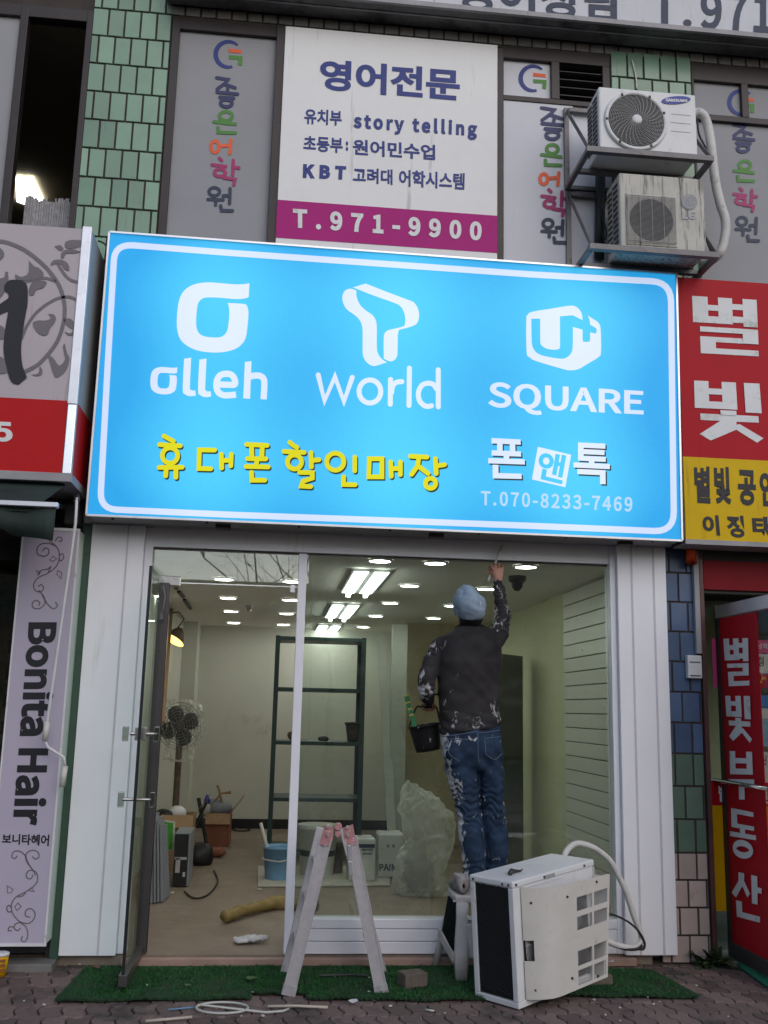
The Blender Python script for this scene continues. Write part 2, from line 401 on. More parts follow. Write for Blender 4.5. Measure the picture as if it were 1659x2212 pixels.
# lit blue sign face: light tubes behind a printed sheet, brighter towards the middle of the box
def lit(name, c_dim, c_bright, st, weave=.05):
    m = bpy.data.materials.new(name); m.use_nodes = True; t = m.node_tree; N = t.nodes; L = t.links; b = N['Principled BSDF']
    b.inputs['Base Color'].default_value = tuple(.35 * c for c in c_dim) + (1,); b.inputs['Roughness'].default_value = .35; b.inputs['Specular IOR Level'].default_value = .15
    tc = N.new('ShaderNodeTexCoord'); mp = N.new('ShaderNodeMapping'); mp.inputs['Location'].default_value = (-SGC.x, -SGC.y, -SGC.z); L.new(GEO(N), mp.inputs[0])
    sx = N.new('ShaderNodeSeparateXYZ'); L.new(mp.outputs[0], sx.inputs[0])
    def mth(op, a, bb=None):
        k = N.new('ShaderNodeMath'); k.operation = op
        for i, q in enumerate((a, bb)):
            if q is None: continue
            if isinstance(q, (int, float)): k.inputs[i].default_value = q
            else: L.new(q, k.inputs[i])
        return k.outputs[0]
    dx = mth('MULTIPLY', sx.outputs['X'], .50); dz = mth('MULTIPLY', sx.outputs['Z'], .92)
    d2 = mth('ADD', mth('POWER', mth('ABSOLUTE', dx), 4.0), mth('POWER', mth('ABSOLUTE', dz), 4.0))
    tub = mth('MULTIPLY', mth('COSINE', mth('MULTIPLY', sx.outputs['X'], 5.4)), .22)
    tub2 = mth('MULTIPLY', mth('COSINE', mth('MULTIPLY', sx.outputs['Z'], 5.2)), -.12)
    n = N.new('ShaderNodeTexNoise'); n.inputs['Scale'].default_value = 45; n.inputs['Detail'].default_value = 3; L.new(tc.outputs['Object'], n.inputs['Vector'])
    ns = mth('MULTIPLY', mth('SUBTRACT', n.outputs['Fac'], .5), weave * 4)
    f = mth('ADD', mth('ADD', mth('SUBTRACT', .62, mth('MULTIPLY', d2, .8)), tub), mth('ADD', tub2, ns))
    r = N.new('ShaderNodeValToRGB'); r.color_ramp.elements[0].color = tuple(c_dim) + (1,); r.color_ramp.elements[1].color = tuple(c_bright) + (1,)
    L.new(f, r.inputs[0]); L.new(r.outputs[0], b.inputs['Emission Color']); b.inputs['Emission Strength'].default_value = st
    MATS[name] = m; return m
def GEO(N):
    g = N.new('ShaderNodeNewGeometry'); return g.outputs['Position']
SGC = Vector((.67, -.25, 3.42))
ES = .65
lit('sign_blue', S(42, 158, 222), S(86, 212, 250), ES)
lit('sign_white', S(196, 210, 236), S(222, 234, 250), ES, .01)
lit('sign_yellow', S(206, 200, 20), S(226, 222, 24), ES * .92, .01)
lit('sign_pale', S(170, 205, 232), S(184, 218, 242), ES * .95, .01)

def X(u, v, y=0): return P(u, v, y).x
def Z(u, v, y=0): return P(u, v, y).z

# ------------------------------------------------------------------ ground
def pavers():
    mb = MB(); wd, h, a = .112, .185, .014; rnd = random.Random(3)
    for k in range(-22, 1):
        for j in range(-34, 46):
            x0 = j * wd + (wd / 2 if k % 2 else 0); x1 = x0 + wd; z0 = k * h - .02; z1 = z0 + h
            def hx(x, kk): return kk * h - .02 + a * math.sin(2 * math.pi * x / wd * 1.0 + (math.pi if kk % 2 else 0))
            def vy(y, xx): return xx + a * .9 * math.sin(2 * math.pi * (y - k * h) / h)
            pts = []
            for i in range(6): t = i / 6; x = x0 + wd * t; pts.append((x, hx(x, k)))
            for i in range(6): t = i / 6; y = z0 + h * t; pts.append((vy(y + .02, x1), y + (hx(x1, k) - k * h + .02) * (1 - t) + (hx(x1, k + 1) - (k + 1) * h + .02) * t))
            for i in range(6): t = i / 6; x = x1 - wd * t; pts.append((x, hx(x, k + 1)))
            for i in range(6): t = i / 6; y = z1 - h * t; pts.append((vy(y + .02, x0), y + (hx(x0, k) - k * h + .02) * t + (hx(x0, k + 1) - (k + 1) * h + .02) * (1 - t)))
            c = Vector((x0 + wd / 2, z0 + h / 2)); n = len(pts); dz = rnd.uniform(-.004, .001); tx = rnd.uniform(-.012, .012); ty = rnd.uniform(-.012, .012); b = len(mb.v)
            for sgap, z in ((.004, -.03), (.0042, -.005), (.008, 0)):
                for px, py in pts:
                    d = Vector((px, py)) - c; q = c + d * (1 - sgap / max(.03, d.length)); zz = z + dz + tx * (q.x - c.x) + ty * (q.y - c.y)
                    mb.v.append(Vector((q.x, q.y, zz - .003)))
            for r_ in range(2):
                for i in range(n):
                    i2 = (i + 1) % n; mb.f.append((b + r_ * n + i, b + r_ * n + i2, b + (r_ + 1) * n + i2, b + (r_ + 1) * n + i))
            mb.f.append(tuple(b + 2 * n + i for i in range(n)))
    return mb
def paver_mat():
    m = mat('paver', (.148, .104, .092), .8, var=.16, scale=30, bump=.25, bscale=140, dirt=(.055, .045, .042), dscale=3.2, dth=.52)
    t = m.node_tree; N = t.nodes; L = t.links; b = N['Principled BSDF']; g = N.new('ShaderNodeNewGeometry'); old = b.inputs['Base Color'].links[0].from_socket
    hs = N.new('ShaderNodeHueSaturation'); ma = N.new('ShaderNodeMath'); ma.operation = 'MULTIPLY_ADD'; ma.inputs[1].default_value = .6; ma.inputs[2].default_value = .70
    L.new(g.outputs['Random Per Island'], ma.inputs[0]); L.new(ma.outputs[0], hs.inputs['Value']); L.new(old, hs.inputs['Color']); L.new(hs.outputs[0], b.inputs['Base Color'])
paver_mat()
mat('joint_sand', (.035, .03, .027), .95, var=.3, scale=40)
mat('asphalt', (.05, .05, .052), .9, var=.2, scale=30, bump=.2)
tag(pavers().build('pavement', 'paver', fix=True), 'reddish brown wavy interlocking pavers in front of the shops', kind='structure')
tag(MB().box(-60, 60, -4.1, .3, -.2, -.016).build('ground', 'joint_sand'), 'dark sand bed under the pavers', kind='structure')
tag(MB().box(-60, 60, -80, -4.1, -.3, -.1).build('road', 'asphalt'), 'grey asphalt road in front of the shops', kind='structure')

# ------------------------------------------------------------------ building
bd = thing('building', 'two storey shop building with green tiled pillars and lettered windows upstairs', 'building', (0.65, .4, 0))
MB().box(-1.2, 2.32, .05, 6.4, -.1, .05).build('shop_floor', 'room_floor', bd)
# upper wall bodies (an opening is left for the far left window)
XL0, XL1 = X(10, 480), X(150, 480)
zb, zt = 4.36, 6.06
up = MB(); up.box(-4.2, XL0 - .06, .10, .2, 2.5, 8); up.box(-4.3, -4.2, .1, 7, 2.5, 8); up.box(XL1 + .04, 6, .10, 7, 2.5, 8); up.box(XL0 - .06, XL1 + .04, .10, .2, 2.5, zb); up.box(-4.2, XL1 + .04, .2, 7, 2.5, zb); up.box(-4.2, XL1 + .04, .2, 7, zt, 8); up.box(XL0 - .06, XL1 + .04, .10, .2, zt, 8)
up.box(-4.2, XL1 + .04, 3.9, 7, zb, zt)
up.build('wall', 'dark_wall', bd)
MB().box(-4.2, 6, .045, .099, 2.56, 4.34).build('spandrel', 'tile_dark', bd)
def tiles(name, x0, x1, z0, z1, y, tw, th, m, off=.5, rag=0.0, gr='grout'):
    mb = MB(); rnd = random.Random(int(x0 * 100)); k = 0; z = z1
    while z > z0 + .01:
        zl = max(z0, z - th); x = x0 - (tw * off if k % 2 else 0) - rag * tw
        while x < x1 - .004:
            a, b = max(x, x0), min(x + tw, x1)
            if b - a > .012:
                c = (a + b) / 2; d = rnd.uniform(-.0025, .0025); e = rnd.uniform(-.002, .002); g = .0062
                mb.add([(a + g, y + d, zl + g), (b - g, y - d, zl + g), (b - g, y - d + e, z - g), (a + g, y + d + e, z - g), (a + g, y + .02, zl + g), (b - g, y + .02, zl + g), (b - g, y + .02, z - g), (a + g, y + .02, z - g)],
                       [(0, 1, 2, 3), (0, 4, 5, 1), (1, 5, 6, 2), (2, 6, 7, 3), (3, 7, 4, 0)])
            x += tw
        z -= th; k += 1
    return mb.build(name, m, bd, bev=.003)
for (xa, xb, zt2, nm) in ((X(160, 480), X(339, 490), 6.42, 'a'), (X(1319, 107), X(1493, 113), 6.04, 'b')):
    MB().box(xa, xb, .018, .102, 4.25, zt2).build('pillar', 'grout', bd)
    tiles('pillar_tiles', xa, xb, 4.25, zt2 + .06, .008, (xb - xa) / 4.92, .207, 'tile_green')
# small square tiles along the top
MB().box(X(365, 40), 6, .02, .10, 6.05, 6.5).build('lintel', 'grout', bd); MB().box(-4.2, X(160, 480), .02, .10, 6.05, 6.5).build('lintel', 'grout', bd)
tiles('lintel_tiles', X(365, 40), 5, 6.06, 6.14, .010, .105, .076, 'lintel_tile')
# window frames upstairs
yf0, yf1 = .012, .098
def vbar(u0, u1, v, z0, z1, y0=yf0): fb(X(u0, v), X(u1, v), y0, yf1, z0, z1)
def fb(*a): MB().box(*a).build('window_frame', 'brown_frame', bd, bev=.004)
vbar(40, 58, 60, zb, 6.04); vbar(147, 161, 480, zb, 6.04); vbar(341, 359, 480, zb, 6.05); vbar(576, 599, 520, zb, 6.05, -.005)
vbar(1074, 1088, 300, zb, 6.03, -.004)
xa, xb = X(1087, 300), X(1318, 110)
fb(xa, xb, yf0, yf1, Z(1140, 126), 6.05); fb(xa, xb, yf0, yf1, Z(1150, 218), Z(1150, 207)); fb(X(1192, 160), X(1210, 160), yf0, yf1, Z(1150, 207), Z(1140, 125))
fb(X(1303, 170), xb, yf0 + .002, yf1, Z(1150, 212), Z(1140, 125))
fb(X(1493, 113), X(1502, 200), yf0, yf1, 4.36, 6.03)
fb(X(1493, 113), 5, yf0 + .002, yf1, Z(1580, 176), 6.05); fb(X(1500, 250), 5, yf0 + .004, yf1, Z(1600, 262), Z(1600, 249)); fb(X(1604, 210), X(1619, 210), yf0 + .001, yf1, Z(1600, 250), Z(1580, 175))
fb(X(341, 480), X(599, 520), yf0 + .003, yf1, 5.97, 6.05); fb(-4.2, X(161, 480), yf0 + .003, yf1, 5.96, 6.05)
# film panels, each a window pane with its lettering
yp = .045
def panel(name, x0, x1, z0, z1, m, y=yp): return MB().box(x0, x1, y, y + .03, z0, z1).build(name, m, bd)
p0 = panel('window_pane', -4.2, X(40, 60), zb, 5.97, 'film')
p1 = panel('window_pane', X(359, 480), X(576, 520), zb, 5.98, 'film')
p2 = panel('window_pane', X(1088, 300), X(1240, 300), zb, Z(1150, 217), 'film_white', .02)
p2b = panel('window_pane', X(1240, 300), X(1400, 300), zb, Z(1150, 217), 'film_white', .03)
p3 = panel('window_pane', X(1500, 250), 5, zb, Z(1580, 174), 'film')
plg = panel('logo_pane', X(1088, 160), X(1192, 160), Z(1150, 207), Z(1140, 124), 'film_white')
lv = MB()
for i in range(6): lv.box(X(1210, 160), X(1303, 170), .03, .09, Z(1250, 205) + i * .062, Z(1250, 205) + i * .062 + .012, None)
for i in range(6):
    z = Z(1250, 205) + i * .062; lv.add([(X(1210, 160), .02, z), (X(1303, 170), .02, z), (X(1303, 170), .085, z + .045), (X(1210, 160), .085, z + .045)], [(0, 1, 2, 3)])
lv.build('louver', 'dark_metal', bd)
# academy lettering: five syllables in rounded marker strokes
def bx(b, pts): return [(b[0] + p[0] * (b[2] - b[0]), b[1] + p[1] * (b[3] - b[1])) for p in pts]
def bc(b, cx, cy_, rx, ry): return {'c': (b[0] + cx * (b[2] - b[0]), b[1] + cy_ * (b[3] - b[1]), rx * (b[2] - b[0]), ry * (b[3] - b[1]))}
def academy(parent, boxes, y, wd):
    J = [('ink_navy', lambda b: [bx(b, [(.06, .04), (.55, .10), (.42, .22), (.08, .40)]), bx(b, [(.36, .24), (.86, .36)]), bx(b, [(.56, .34), (.52, .48)]), bx(b, [(.08, .50), (.97, .56)]), bx(b, [(.20, .66), (.80, .69)]), bc(b, .48, .85, .25, .115)]),
         ('ink_green', lambda b: [bc(b, .55, .24, .27, .19), bx(b, [(.05, .48), (.95, .58)]), bx(b, [(.22, .72), (.24, .92), (.95, .94)])]),
         ('ink_orange', lambda b: [bc(b, .22, .5, .17, .36), bx(b, [(.50, .45), (.82, .40)]), bx(b, [(.88, .08), (.84, .92)])]),
         ('ink_purple', lambda b: [bx(b, [(.30, .04), (.38, .12)]), bx(b, [(.05, .27), (.52, .33)]), bc(b, .32, .55, .19, .13), bx(b, [(.78, .12), (.76, .62)]), bx(b, [(.80, .36), (.97, .38)]), bx(b, [(.45, .72), (.84, .78), (.80, .97)])]),
         ('ink_dark', lambda b: [bc(b, .28, .20, .20, .16), bx(b, [(.04, .50), (.62, .52)]), bx(b, [(.34, .53), (.33, .72)]), bx(b, [(.88, .08), (.86, .66)]), bx(b, [(.62, .36), (.84, .35)]), bx(b, [(.52, .76), (.56, .94), (.97, .95)])])]
    for (m, f), b in zip(J, boxes):
        if b: letters_strokes('lettering', f(b), wd, y - .003, m, parent, onplane(y - .0035))
def ring_logo(parent, cx, cy_, r, y):
    a0, a1 = -55, 300
    pts = [(cx + r * .86 * math.cos(math.radians(a)), cy_ + r * .86 * math.sin(math.radians(a))) for a in range(70, 322, 8)]
    mb = MB(); k = len(pts); to3 = onplane(y - .003)
    L = []; R = []
    for i, a in enumerate(range(70, 322, 8)):
        t = i / (k - 1); wdt = r * .30 * math.sin(math.pi * min(1, .12 + t * .80)) ** .7
        for arr, rr in ((L, r - 0), (R, r - wdt - .02 * r)): arr.append((cx + rr * math.cos(math.radians(a)), cy_ + rr * math.sin(math.radians(a))))
    vs = []; fs = []
    for i in range(k): vs += [to3(*L[i]), to3(*R[i])]
    for i in range(k - 1): fs.append((2 * i, 2 * i + 1, 2 * i + 3, 2 * i + 2))
    mb.add(vs, fs); face_out(mb.build('logo_ring', 'ink_blue', parent, fix=False))
    s = r / 30.
    letters_fill('logo_bar', [[(cx + 2 * s, cy_ - 12 * s), (cx + 28 * s, cy_ - 9 * s), (cx + 30 * s, cy_ - 2 * s), (cx + 2 * s, cy_ - 4 * s)]], y - .003, 'ink_orange', parent, sm=False)
    letters_fill('logo_bar', [[(cx + 2 * s, cy_ + 2 * s), (cx + 31 * s, cy_ + 4 * s), (cx + 30 * s, cy_ + 24 * s), (cx + 21 * s, cy_ + 22 * s), (cx + 22 * s, cy_ + 11 * s), (cx + 2 * s, cy_ + 10 * s)]], y - .003, 'ink_green', parent, sm=False)
academy(p1, [(465, 165, 515, 233), (460, 238, 511, 290), (453, 300, 505, 334), (455, 339, 518, 401), (447, 403, 504, 458)], .045, 7.2)
ring_logo(p1, 492, 117, 31, .045)
academy(p2, [(1167, 230, 1222, 303), (1168, 310, 1214, 360), (1164, 371, 1213, 402), (1168, 407, 1227, 468), (1169, 472, 1222, 527)], .02, 7.6)
academy(p3, [(1582, 267, 1630, 330), (1584, 345, 1630, 394), None, (1583, 405, 1636, 457), (1588, 467, 1640, 523)], .045, 7.0)
ring_logo(plg, 1150, 169, 30, .045); ring_logo(p3, 1600, 221, 29, .045)
MB().box(X(1470, 560), X(1484, 560), -.01, .03, Z(1600, 575), Z(1600, 560)).build('patch', 'film', bd)
# the dark classroom behind the open left window
rm = MB(); x0, x1 = -3.3, XL1 - .87
rm.quad((x0 - .9, 3.88, zb), (x1 + .9, 3.88, zb), (x1 + .9, 3.88, zt), (x0 - .9, 3.88, zt)); rm.quad((x0 - .9, .11, zt - .003), (x1 + .9, .11, zt - .003), (x1 + .9, 3.88, zt - .003), (x0 - .9, 3.88, zt - .003))
rm.build('room_wall', 'room_tan', bd)
yl = 1.2
for q in (((33, 383), (50, 383), (69, 448), (36, 436)), ((55, 384), (72, 385), (94, 433), (75, 446))):
    MB().prism([G(u, v, 6.03) for u, v in q], (0, 0, .015)).build('ceiling_lamp', 'upper_glow', bd)
bk = MB(); rnd = random.Random(5); xx = X(30, 480)
mat('book_pale', (.32, .31, .32), .7, var=.3, scale=30)
while xx < X(148, 480) - .02:
    t = rnd.uniform(.008, .02); hh = rnd.uniform(.36, .40); bk.box(xx, xx + t * .9, .2, .36, zb, zb + hh); xx += t
bk2 = thing('book_row', 'row of thin magazines standing on the sill of the open upper left window', 'books', (X(90, 480), .28, zb))
bk.build('magazine', 'book_pale', bk2)
# ------------------------------------------------------------------ white poster board upstairs
ps = thing('poster_board', 'large white board with blue lettering about english lessons and a magenta phone band', 'sign', (.6, -.02, 4.4))
x0, x1 = -.124, 1.352; yb = -.022
MB().box(x0, x1, yb, .011, 4.30, 6.035).build('board', 'poster_white', ps, bev=.003)
MB().box(x0 - .001, x1 + .001, yb - .003, yb + .004, Z(835, 530, yb), Z(835, 449, yb)).build('band', 'magenta', ps)
T = onplane(yb - .003)
letters_text('lettering', [('영어전문', [(692, 127), (994, 150), (993, 219), (690, 193)])], 0, 'ink_blue', ps, .035, T)
letters_text('lettering', [('유치부', [(658, 234), (739, 239), (738, 272), (657, 267)]), ('story telling', [(764, 243), (1031, 262), (1030, 303), (763, 285)], .019, 1.14)], 0, 'ink_blue', ps, .028, T)
letters_text('lettering', [('초등부', [(656, 293), (741, 298), (740, 331), (655, 325)]), (':', [(747, 305), (752, 305), (752, 326), (747, 326)]), ('원어민수업', [(762, 300), (940, 313), (940, 346), (762, 334)])], 0, 'ink_blue', ps, .028, T)
letters_text('lettering', [('KBT', [(655, 354), (748, 359), (747, 388), (654, 384)], .024, 1.25), ('고려대', [(763, 361), (848, 366), (848, 399), (762, 394)]), ('어학시스템', [(862, 366), (1004, 374), (1003, 410), (862, 402)])], 0, 'ink_blue', ps, .028, T)
letters_text('lettering', [('T.971-9900', [(633, 450), (1041, 479), (1040, 520), (633, 492)], .018, 1.28)], 0, 'ink_white', ps, .02, onplane(yb - .0065))
# ------------------------------------------------------------------ top sign over everything
ts = thing('top_sign', 'long white box sign high over the upper windows, cut off at the top', 'sign', (1.5, -.1, 6.14))
tz0 = 6.140
MB().box(-.93, 6, -.20, .0, tz0, 7.4).build('sign_box', 'soffit', ts)
MB().box(-.90, 5.99, -.212, -.2, tz0 + .028, 7.39).build('sign_face', 'topsign', ts)
fm = MB(); fm.box(-.94, 6, -.222, -.199, tz0 - .005, tz0 + .03); fm.box(-.94, 6, -.13, -.118, tz0 - .008, tz0 - .001); fm.build('trim', 'grey_under', ts)
letters_text('lettering', [('영어상담', rq(985, -62, 1346, 22, .075)), ('T', rq(1408, -35, 1464, 49, .07), .012), ('.', rq(1476, 41, 1494, 56, .07)), ('971', rq(1514, -22, 1668, 62, .07), .010, 1.05)], 0, 'ink_dark', ts, .03, onplane(-.216))
# ------------------------------------------------------------------ main blue sign
mg = thing('shop_sign', 'big lit sky blue sign with white rounded border and yellow lettering', 'sign', (.67, -.14, 2.53))
YS = -.25
sq = [(-1.142, 4.318), (2.492, 4.298), (2.468, 2.527), (-1.142, 2.533)]
def sp(s, t):   # point on the sign face
    a = Vector(sq[3]) * (1 - s) + Vector(sq[2]) * s; b = Vector(sq[0]) * (1 - s) + Vector(sq[1]) * s; c = a * (1 - t) + b * t
    return Vector((c.x, YS, c.y))
MB().prism([(p[0], YS + .012, p[1]) for p in sq], (0, .235, 0)).build('sign_box', 'grey_under', mg)
fa = MB()
for i in range(24):
    for j in range(12): fa.quad(sp(i / 24, j / 12), sp((i + 1) / 24, j / 12), sp((i + 1) / 24, (j + 1) / 12), sp(i / 24, (j + 1) / 12))
def wrinkle():
    return fa
wrinkle().build('sign_face', 'sign_blue', mg, fix=False)
e = MB(); c4 = [Vector((p[0], YS - .004, p[1])) for p in sq]
for i in range(4): e.bar(c4[i], c4[(i + 1) % 4], .012, .022, (0, 1, 0))
e.build('edge_trim', 'alu', mg)
for u in (-.4, .9, 2.1): MB().box(u, u + .09, -.16, -.12, 2.505, 2.53).build('fixing', 'dark_metal', mg)
for i in range(7): MB().lathe([(.008, -.01), (.008, 0)], (-1 + i * .55, -.20, 2.531), 10).build('screw', 'dark_metal', mg)
T = onplane(YS - .004)
# rounded border traced in the sign's own plane
bp = []
bw = 19.0
cor = [((243, 521), (297, 528)), ((1404, 606), (1452, 612)), ((1458, 1148), (1405, 1151)), ((216, 1101), (258, 1104))]
def rc(c, a, b, k=6):  # corner c between directions to a and b
    out = []
    for i in range(k + 1):
        t = i / k; p = Vector(a) * (1 - t) ** 2 + Vector(c) * 2 * t * (1 - t) + Vector(b) * t * t; out.append((p.x, p.y))
    return out
brd = rc((248, 527), (246, 562), (288, 530)) + [(500, 546.5), (830, 570), (1150, 593)] + rc((1449, 610), (1408, 607.5), (1449.5, 652)) + [(1452, 850)] + rc((1456, 1149), (1455.5, 1105), (1412, 1147)) + [(1150, 1136), (830, 1124), (500, 1112)] + rc((215, 1099), (252, 1101), (218, 1060)) + [(232, 800)]
letters_strokes('border', [{'closed': brd}], 13.5, 0, 'sign_white', mg, T)
olleh = [(1178, 142, 'c'), (1100, 153), (1000, 152), (860, 140), (740, 133), (620, 147), (530, 185), (465, 250), (430, 340), (415, 450), (410, 560), (418, 650), (445, 730), (500, 790), (590, 840), (700, 867), (830, 875), (950, 862), (1050, 825), (1115, 765), (1145, 690), (1158, 590), (1168, 470), (1162, 410), (1145, 372), (1110, 360), (948, 350, 'c'), (962, 400), (965, 480), (955, 590), (940, 650), (905, 695), (850, 715), (760, 713), (690, 700), (640, 665), (617, 600), (615, 510), (625, 400), (640, 345), (680, 305), (740, 292), (860, 295), (960, 305), (1050, 310), (1130, 303), (1168, 285), (1173, 240)]
letters_fill('logo', [cA(olleh)], YS - .004, 'sign_white', mg, T, 4)
so = [((p[0] - 410) * .371 + 130, (p[1] - 133) * .391 + 1028) + tuple(p[2:]) for p in olleh]
ell = [(487, 940, 'c'), (562, 930, 'c'), (548, 1240), (552, 1262), (572, 1277), (605, 1275, 'c'), (612, 1330, 'c'), (545, 1337), (495, 1315), (473, 1262)]
letters_fill('lettering', [cA(so), cA(ell), cA([(p[0] + 162, p[1] + 10) + tuple(p[2:]) for p in ell]), cA([(1130, 975, 'c'), (1200, 967, 'c'), (1185, 1365, 'c'), (1113, 1360, 'c')])], YS - .0045, 'sign_white', mg, T, 4)
letters_strokes('lettering', [cA(catmull([(1180, 1132), (1225, 1120), (1280, 1120), (1322, 1145), (1336, 1200), (1328, 1370)], False)), cA(catmull([(850, 1213), (950, 1216), (1022, 1212), (1020, 1155), (985, 1110), (925, 1100), (865, 1120), (834, 1175), (830, 1240), (850, 1295), (900, 1325), (960, 1327), (1036, 1320)], False))], 13.5, 0, 'sign_white', mg, onplane(YS - .0055), round_=False, groups=[1, 1])
t1 = [(585, 222, 'c'), (540, 203), (500, 202), (460, 225), (438, 270), (437, 320), (455, 375), (490, 425), (560, 475), (610, 520), (640, 580), (650, 660), (650, 860), (662, 930), (700, 985), (750, 1015), (790, 1015), (908, 978, 'c'), (855, 945), (815, 890), (800, 820), (800, 620), (790, 540), (755, 480), (690, 435), (630, 380), (595, 315), (583, 260)]
t2 = [(547, 187, 'c'), (670, 150), (700, 153), (900, 232), (1130, 318), (1190, 345), (1230, 400), (1247, 470), (1240, 530), (1215, 575), (1150, 605), (1035, 635, 'c'), (1022, 690), (1018, 880), (1005, 930), (975, 962), (930, 967), (873, 938, 'c'), (873, 720), (885, 670), (920, 640), (1000, 620), (1080, 598), (1098, 570), (1100, 500), (1075, 420), (1035, 375), (970, 345), (760, 270)]
letters_fill('logo', [cB(t1), cB(t2)], YS - .004, 'sign_white', mg, T, 4)
o_ = {'c': (650.6 + 727 * .20424, 582.8 + 1287 * .20424, 115 * .20424, 122 * .20424)}
letters_strokes('lettering', [cB([(180, 1112), (247, 1385), (357, 1130), (452, 1392), (540, 1138)]), o_, cB([(945, 1160), (942, 1422)]), cB(catmull([(955, 1300), (968, 1230), (1010, 1190), (1065, 1183)], False)), cB([(1145, 1040), (1140, 1435)]), cB([(1450, 1057), (1450, 1450)]),
    cB(catmull([(1432, 1260), (1395, 1212), (1335, 1200), (1275, 1225), (1240, 1300), (1252, 1385), (1300, 1435), (1340, 1445), (1378, 1438)], False))], 10.8, 0, 'sign_white', mg, T, groups=[1, 1, 2, 1, 2])
upl = [(1045, 190, 'c'), (1085, 220), (1140, 255), (1165, 300), (1172, 400), (1172, 540), (1152, 585), (1040, 655), (960, 700), (890, 712), (820, 702), (560, 625), (500, 590), (470, 540), (467, 230), (480, 190), (520, 160), (700, 130), (880, 102), (940, 115), (980, 155), (995, 200), (997, 238, 'c'), (905, 192, 'c'), (800, 203), (785, 220), (785, 480), (765, 512), (725, 518), (660, 508), (615, 480), (600, 440), (598, 225, 'c'), (525, 226), (515, 240), (517, 430), (530, 500), (570, 550), (640, 578), (790, 603), (850, 590), (890, 550), (905, 490), (907, 303, 'c'), (998, 328, 'c'), (1000, 430), (1015, 443), (1055, 442), (1068, 428), (1070, 353, 'c'), (1125, 367, 'c'), (1128, 320), (1070, 283, 'c'), (1062, 230)]
letters_fill('logo', [cC(upl)], YS - .004, 'sign_white', mg, T, 4)
letters_text('lettering', [('SQUARE', cC([(105, 818), (1575, 905), (1575, 1182), (105, 1112)]), .010, 1.0)], 0, 'sign_white', mg, .012, T)
yt1 = [[(200, 95), (295, 148)], [(155, 182), (365, 195)], ('c', 262, 293, 78), [(150, 415), (385, 412)], [(222, 435), (218, 500)], [(322, 435), (322, 515)], [(715, 238), (560, 235), (555, 425), (675, 428)], [(783, 280), (787, 420)], [(885, 280), (880, 398)], [(800, 345), (875, 340)],
       [(1040, 180), (1250, 190)], [(1090, 200), (1095, 310)], [(1200, 200), (1195, 310)], [(1050, 325), (1235, 328)], [(1145, 340), (1140, 390)], [(1035, 405), (1260, 410)], [(1090, 465), (1095, 545), (1225, 545)]]
yt2 = [[(125, 85), (150, 108), (190, 132)], [(72, 168), (255, 178)], ('c', 168, 265, 64), [(318, 180), (322, 310)], [(335, 250), (390, 245)], [(215, 360), (330, 362), (330, 412), (245, 440), (230, 485), (315, 490)],
       ('c', 540, 262, 78), [(717, 220), (717, 345)], [(615, 400), (615, 470), (720, 472)], ('q', [(850, 235), (965, 235), (965, 400), (845, 400)]), [(1045, 265), (1050, 395)], [(1133, 265), (1133, 380)], [(1060, 325), (1120, 325)],
       [(1225, 212), (1375, 220)], [(1300, 230), (1290, 300), (1235, 378)], [(1300, 305), (1385, 370)], [(1452, 235), (1460, 370)], [(1470, 300), (1535, 290)], ('c', 1408, 460, 46)]
def conv(lst, cf, k):
    out = []
    for s in lst:
        if s[0] == 'c': q = cf([(s[1], s[2])])[0]; out.append({'c': (q[0], q[1], s[3] * k, s[3] * k)})
        elif s[0] == 'q': out.append({'closed': cf(s[1])})
        else: out.append(cf(s))
    return out
YG = [6, 4, 7, 6, 3, 4, 6]
ys = conv(yt1, cY1, .21241) + conv(yt2, cY2, .23692)
letters_strokes('lettering_shadow', ys, 10.6, 0, 'ink_black', mg, onplane(YS - .004), shift=(2.2, 3.2), groups=YG)
letters_strokes('lettering', ys, 10.2, 0, 'sign_yellow', mg, onplane(YS - .0075), groups=YG)
pt = [('폰', cW([(168, 106), (502, 122), (520, 495), (166, 486)])), ('톡', cW([(972, 146), (1312, 162), (1318, 546), (972, 530)]))]
letters_text('lettering_shadow', pt, 0, 'ink_black', mg, .026, onplane(YS - .004), shift=(3.0, 3.2))
letters_text('lettering', pt, 0, 'sign_white', mg, .026, onplane(YS - .0065))
letters_fill('lettering', [cW([(635, 190), (950, 265), (895, 572), (580, 498)])], YS - .004, 'sign_white', mg, T, sm=False)
letters_text('lettering', [('앤', cW([(660, 217), (912, 275), (864, 545), (612, 484)]))], 0, 'sign_blue', mg, .03, onplane(YS - .0065))
letters_text('lettering', [('T.070-8233-7469', cW([(98, 604), (1530, 664), (1527, 805), (98, 742)]), .010, 1.10)], 0, 'sign_pale', mg, .012, T)
# ------------------------------------------------------------------ left salon sign
ls = thing('salon_sign', 'grey and red box sign with leafy scrolls and a black brush stroke', 'sign', (-2.2, -.25, 2.7))
xr = -1.20; zt_, zb_ = 4.215, 2.70; zm = Z(140, 866, -.5)
bx_ = MB(); bx_.box(-4.2, xr, -.49, -.02, zm, zt_); bx_.build('sign_box', 'salon_side', ls)
MB().box(-4.2, xr, -.489, -.02, zb_, zm).build('sign_base', 'red_face', ls)
MB().box(-4.2, xr - .048, -.505, -.491, zm, zt_ - .01).build('sign_face', 'salon_face', ls)
MB().box(-4.2, xr - .048, -.506, -.491, zb_ + .02, zm).build('red_band', 'red_face', ls)
MB().box(xr - .050, xr + .004, -.515, -.48, zm - .02, zt_ + .006).build('corner_trim', 'alu', ls, bev=.003)
MB().box(xr - .046, xr + .002, -.512, -.47, zb_ + .02, zm - .02).build('corner_trim', 'steel', ls, bev=.003)
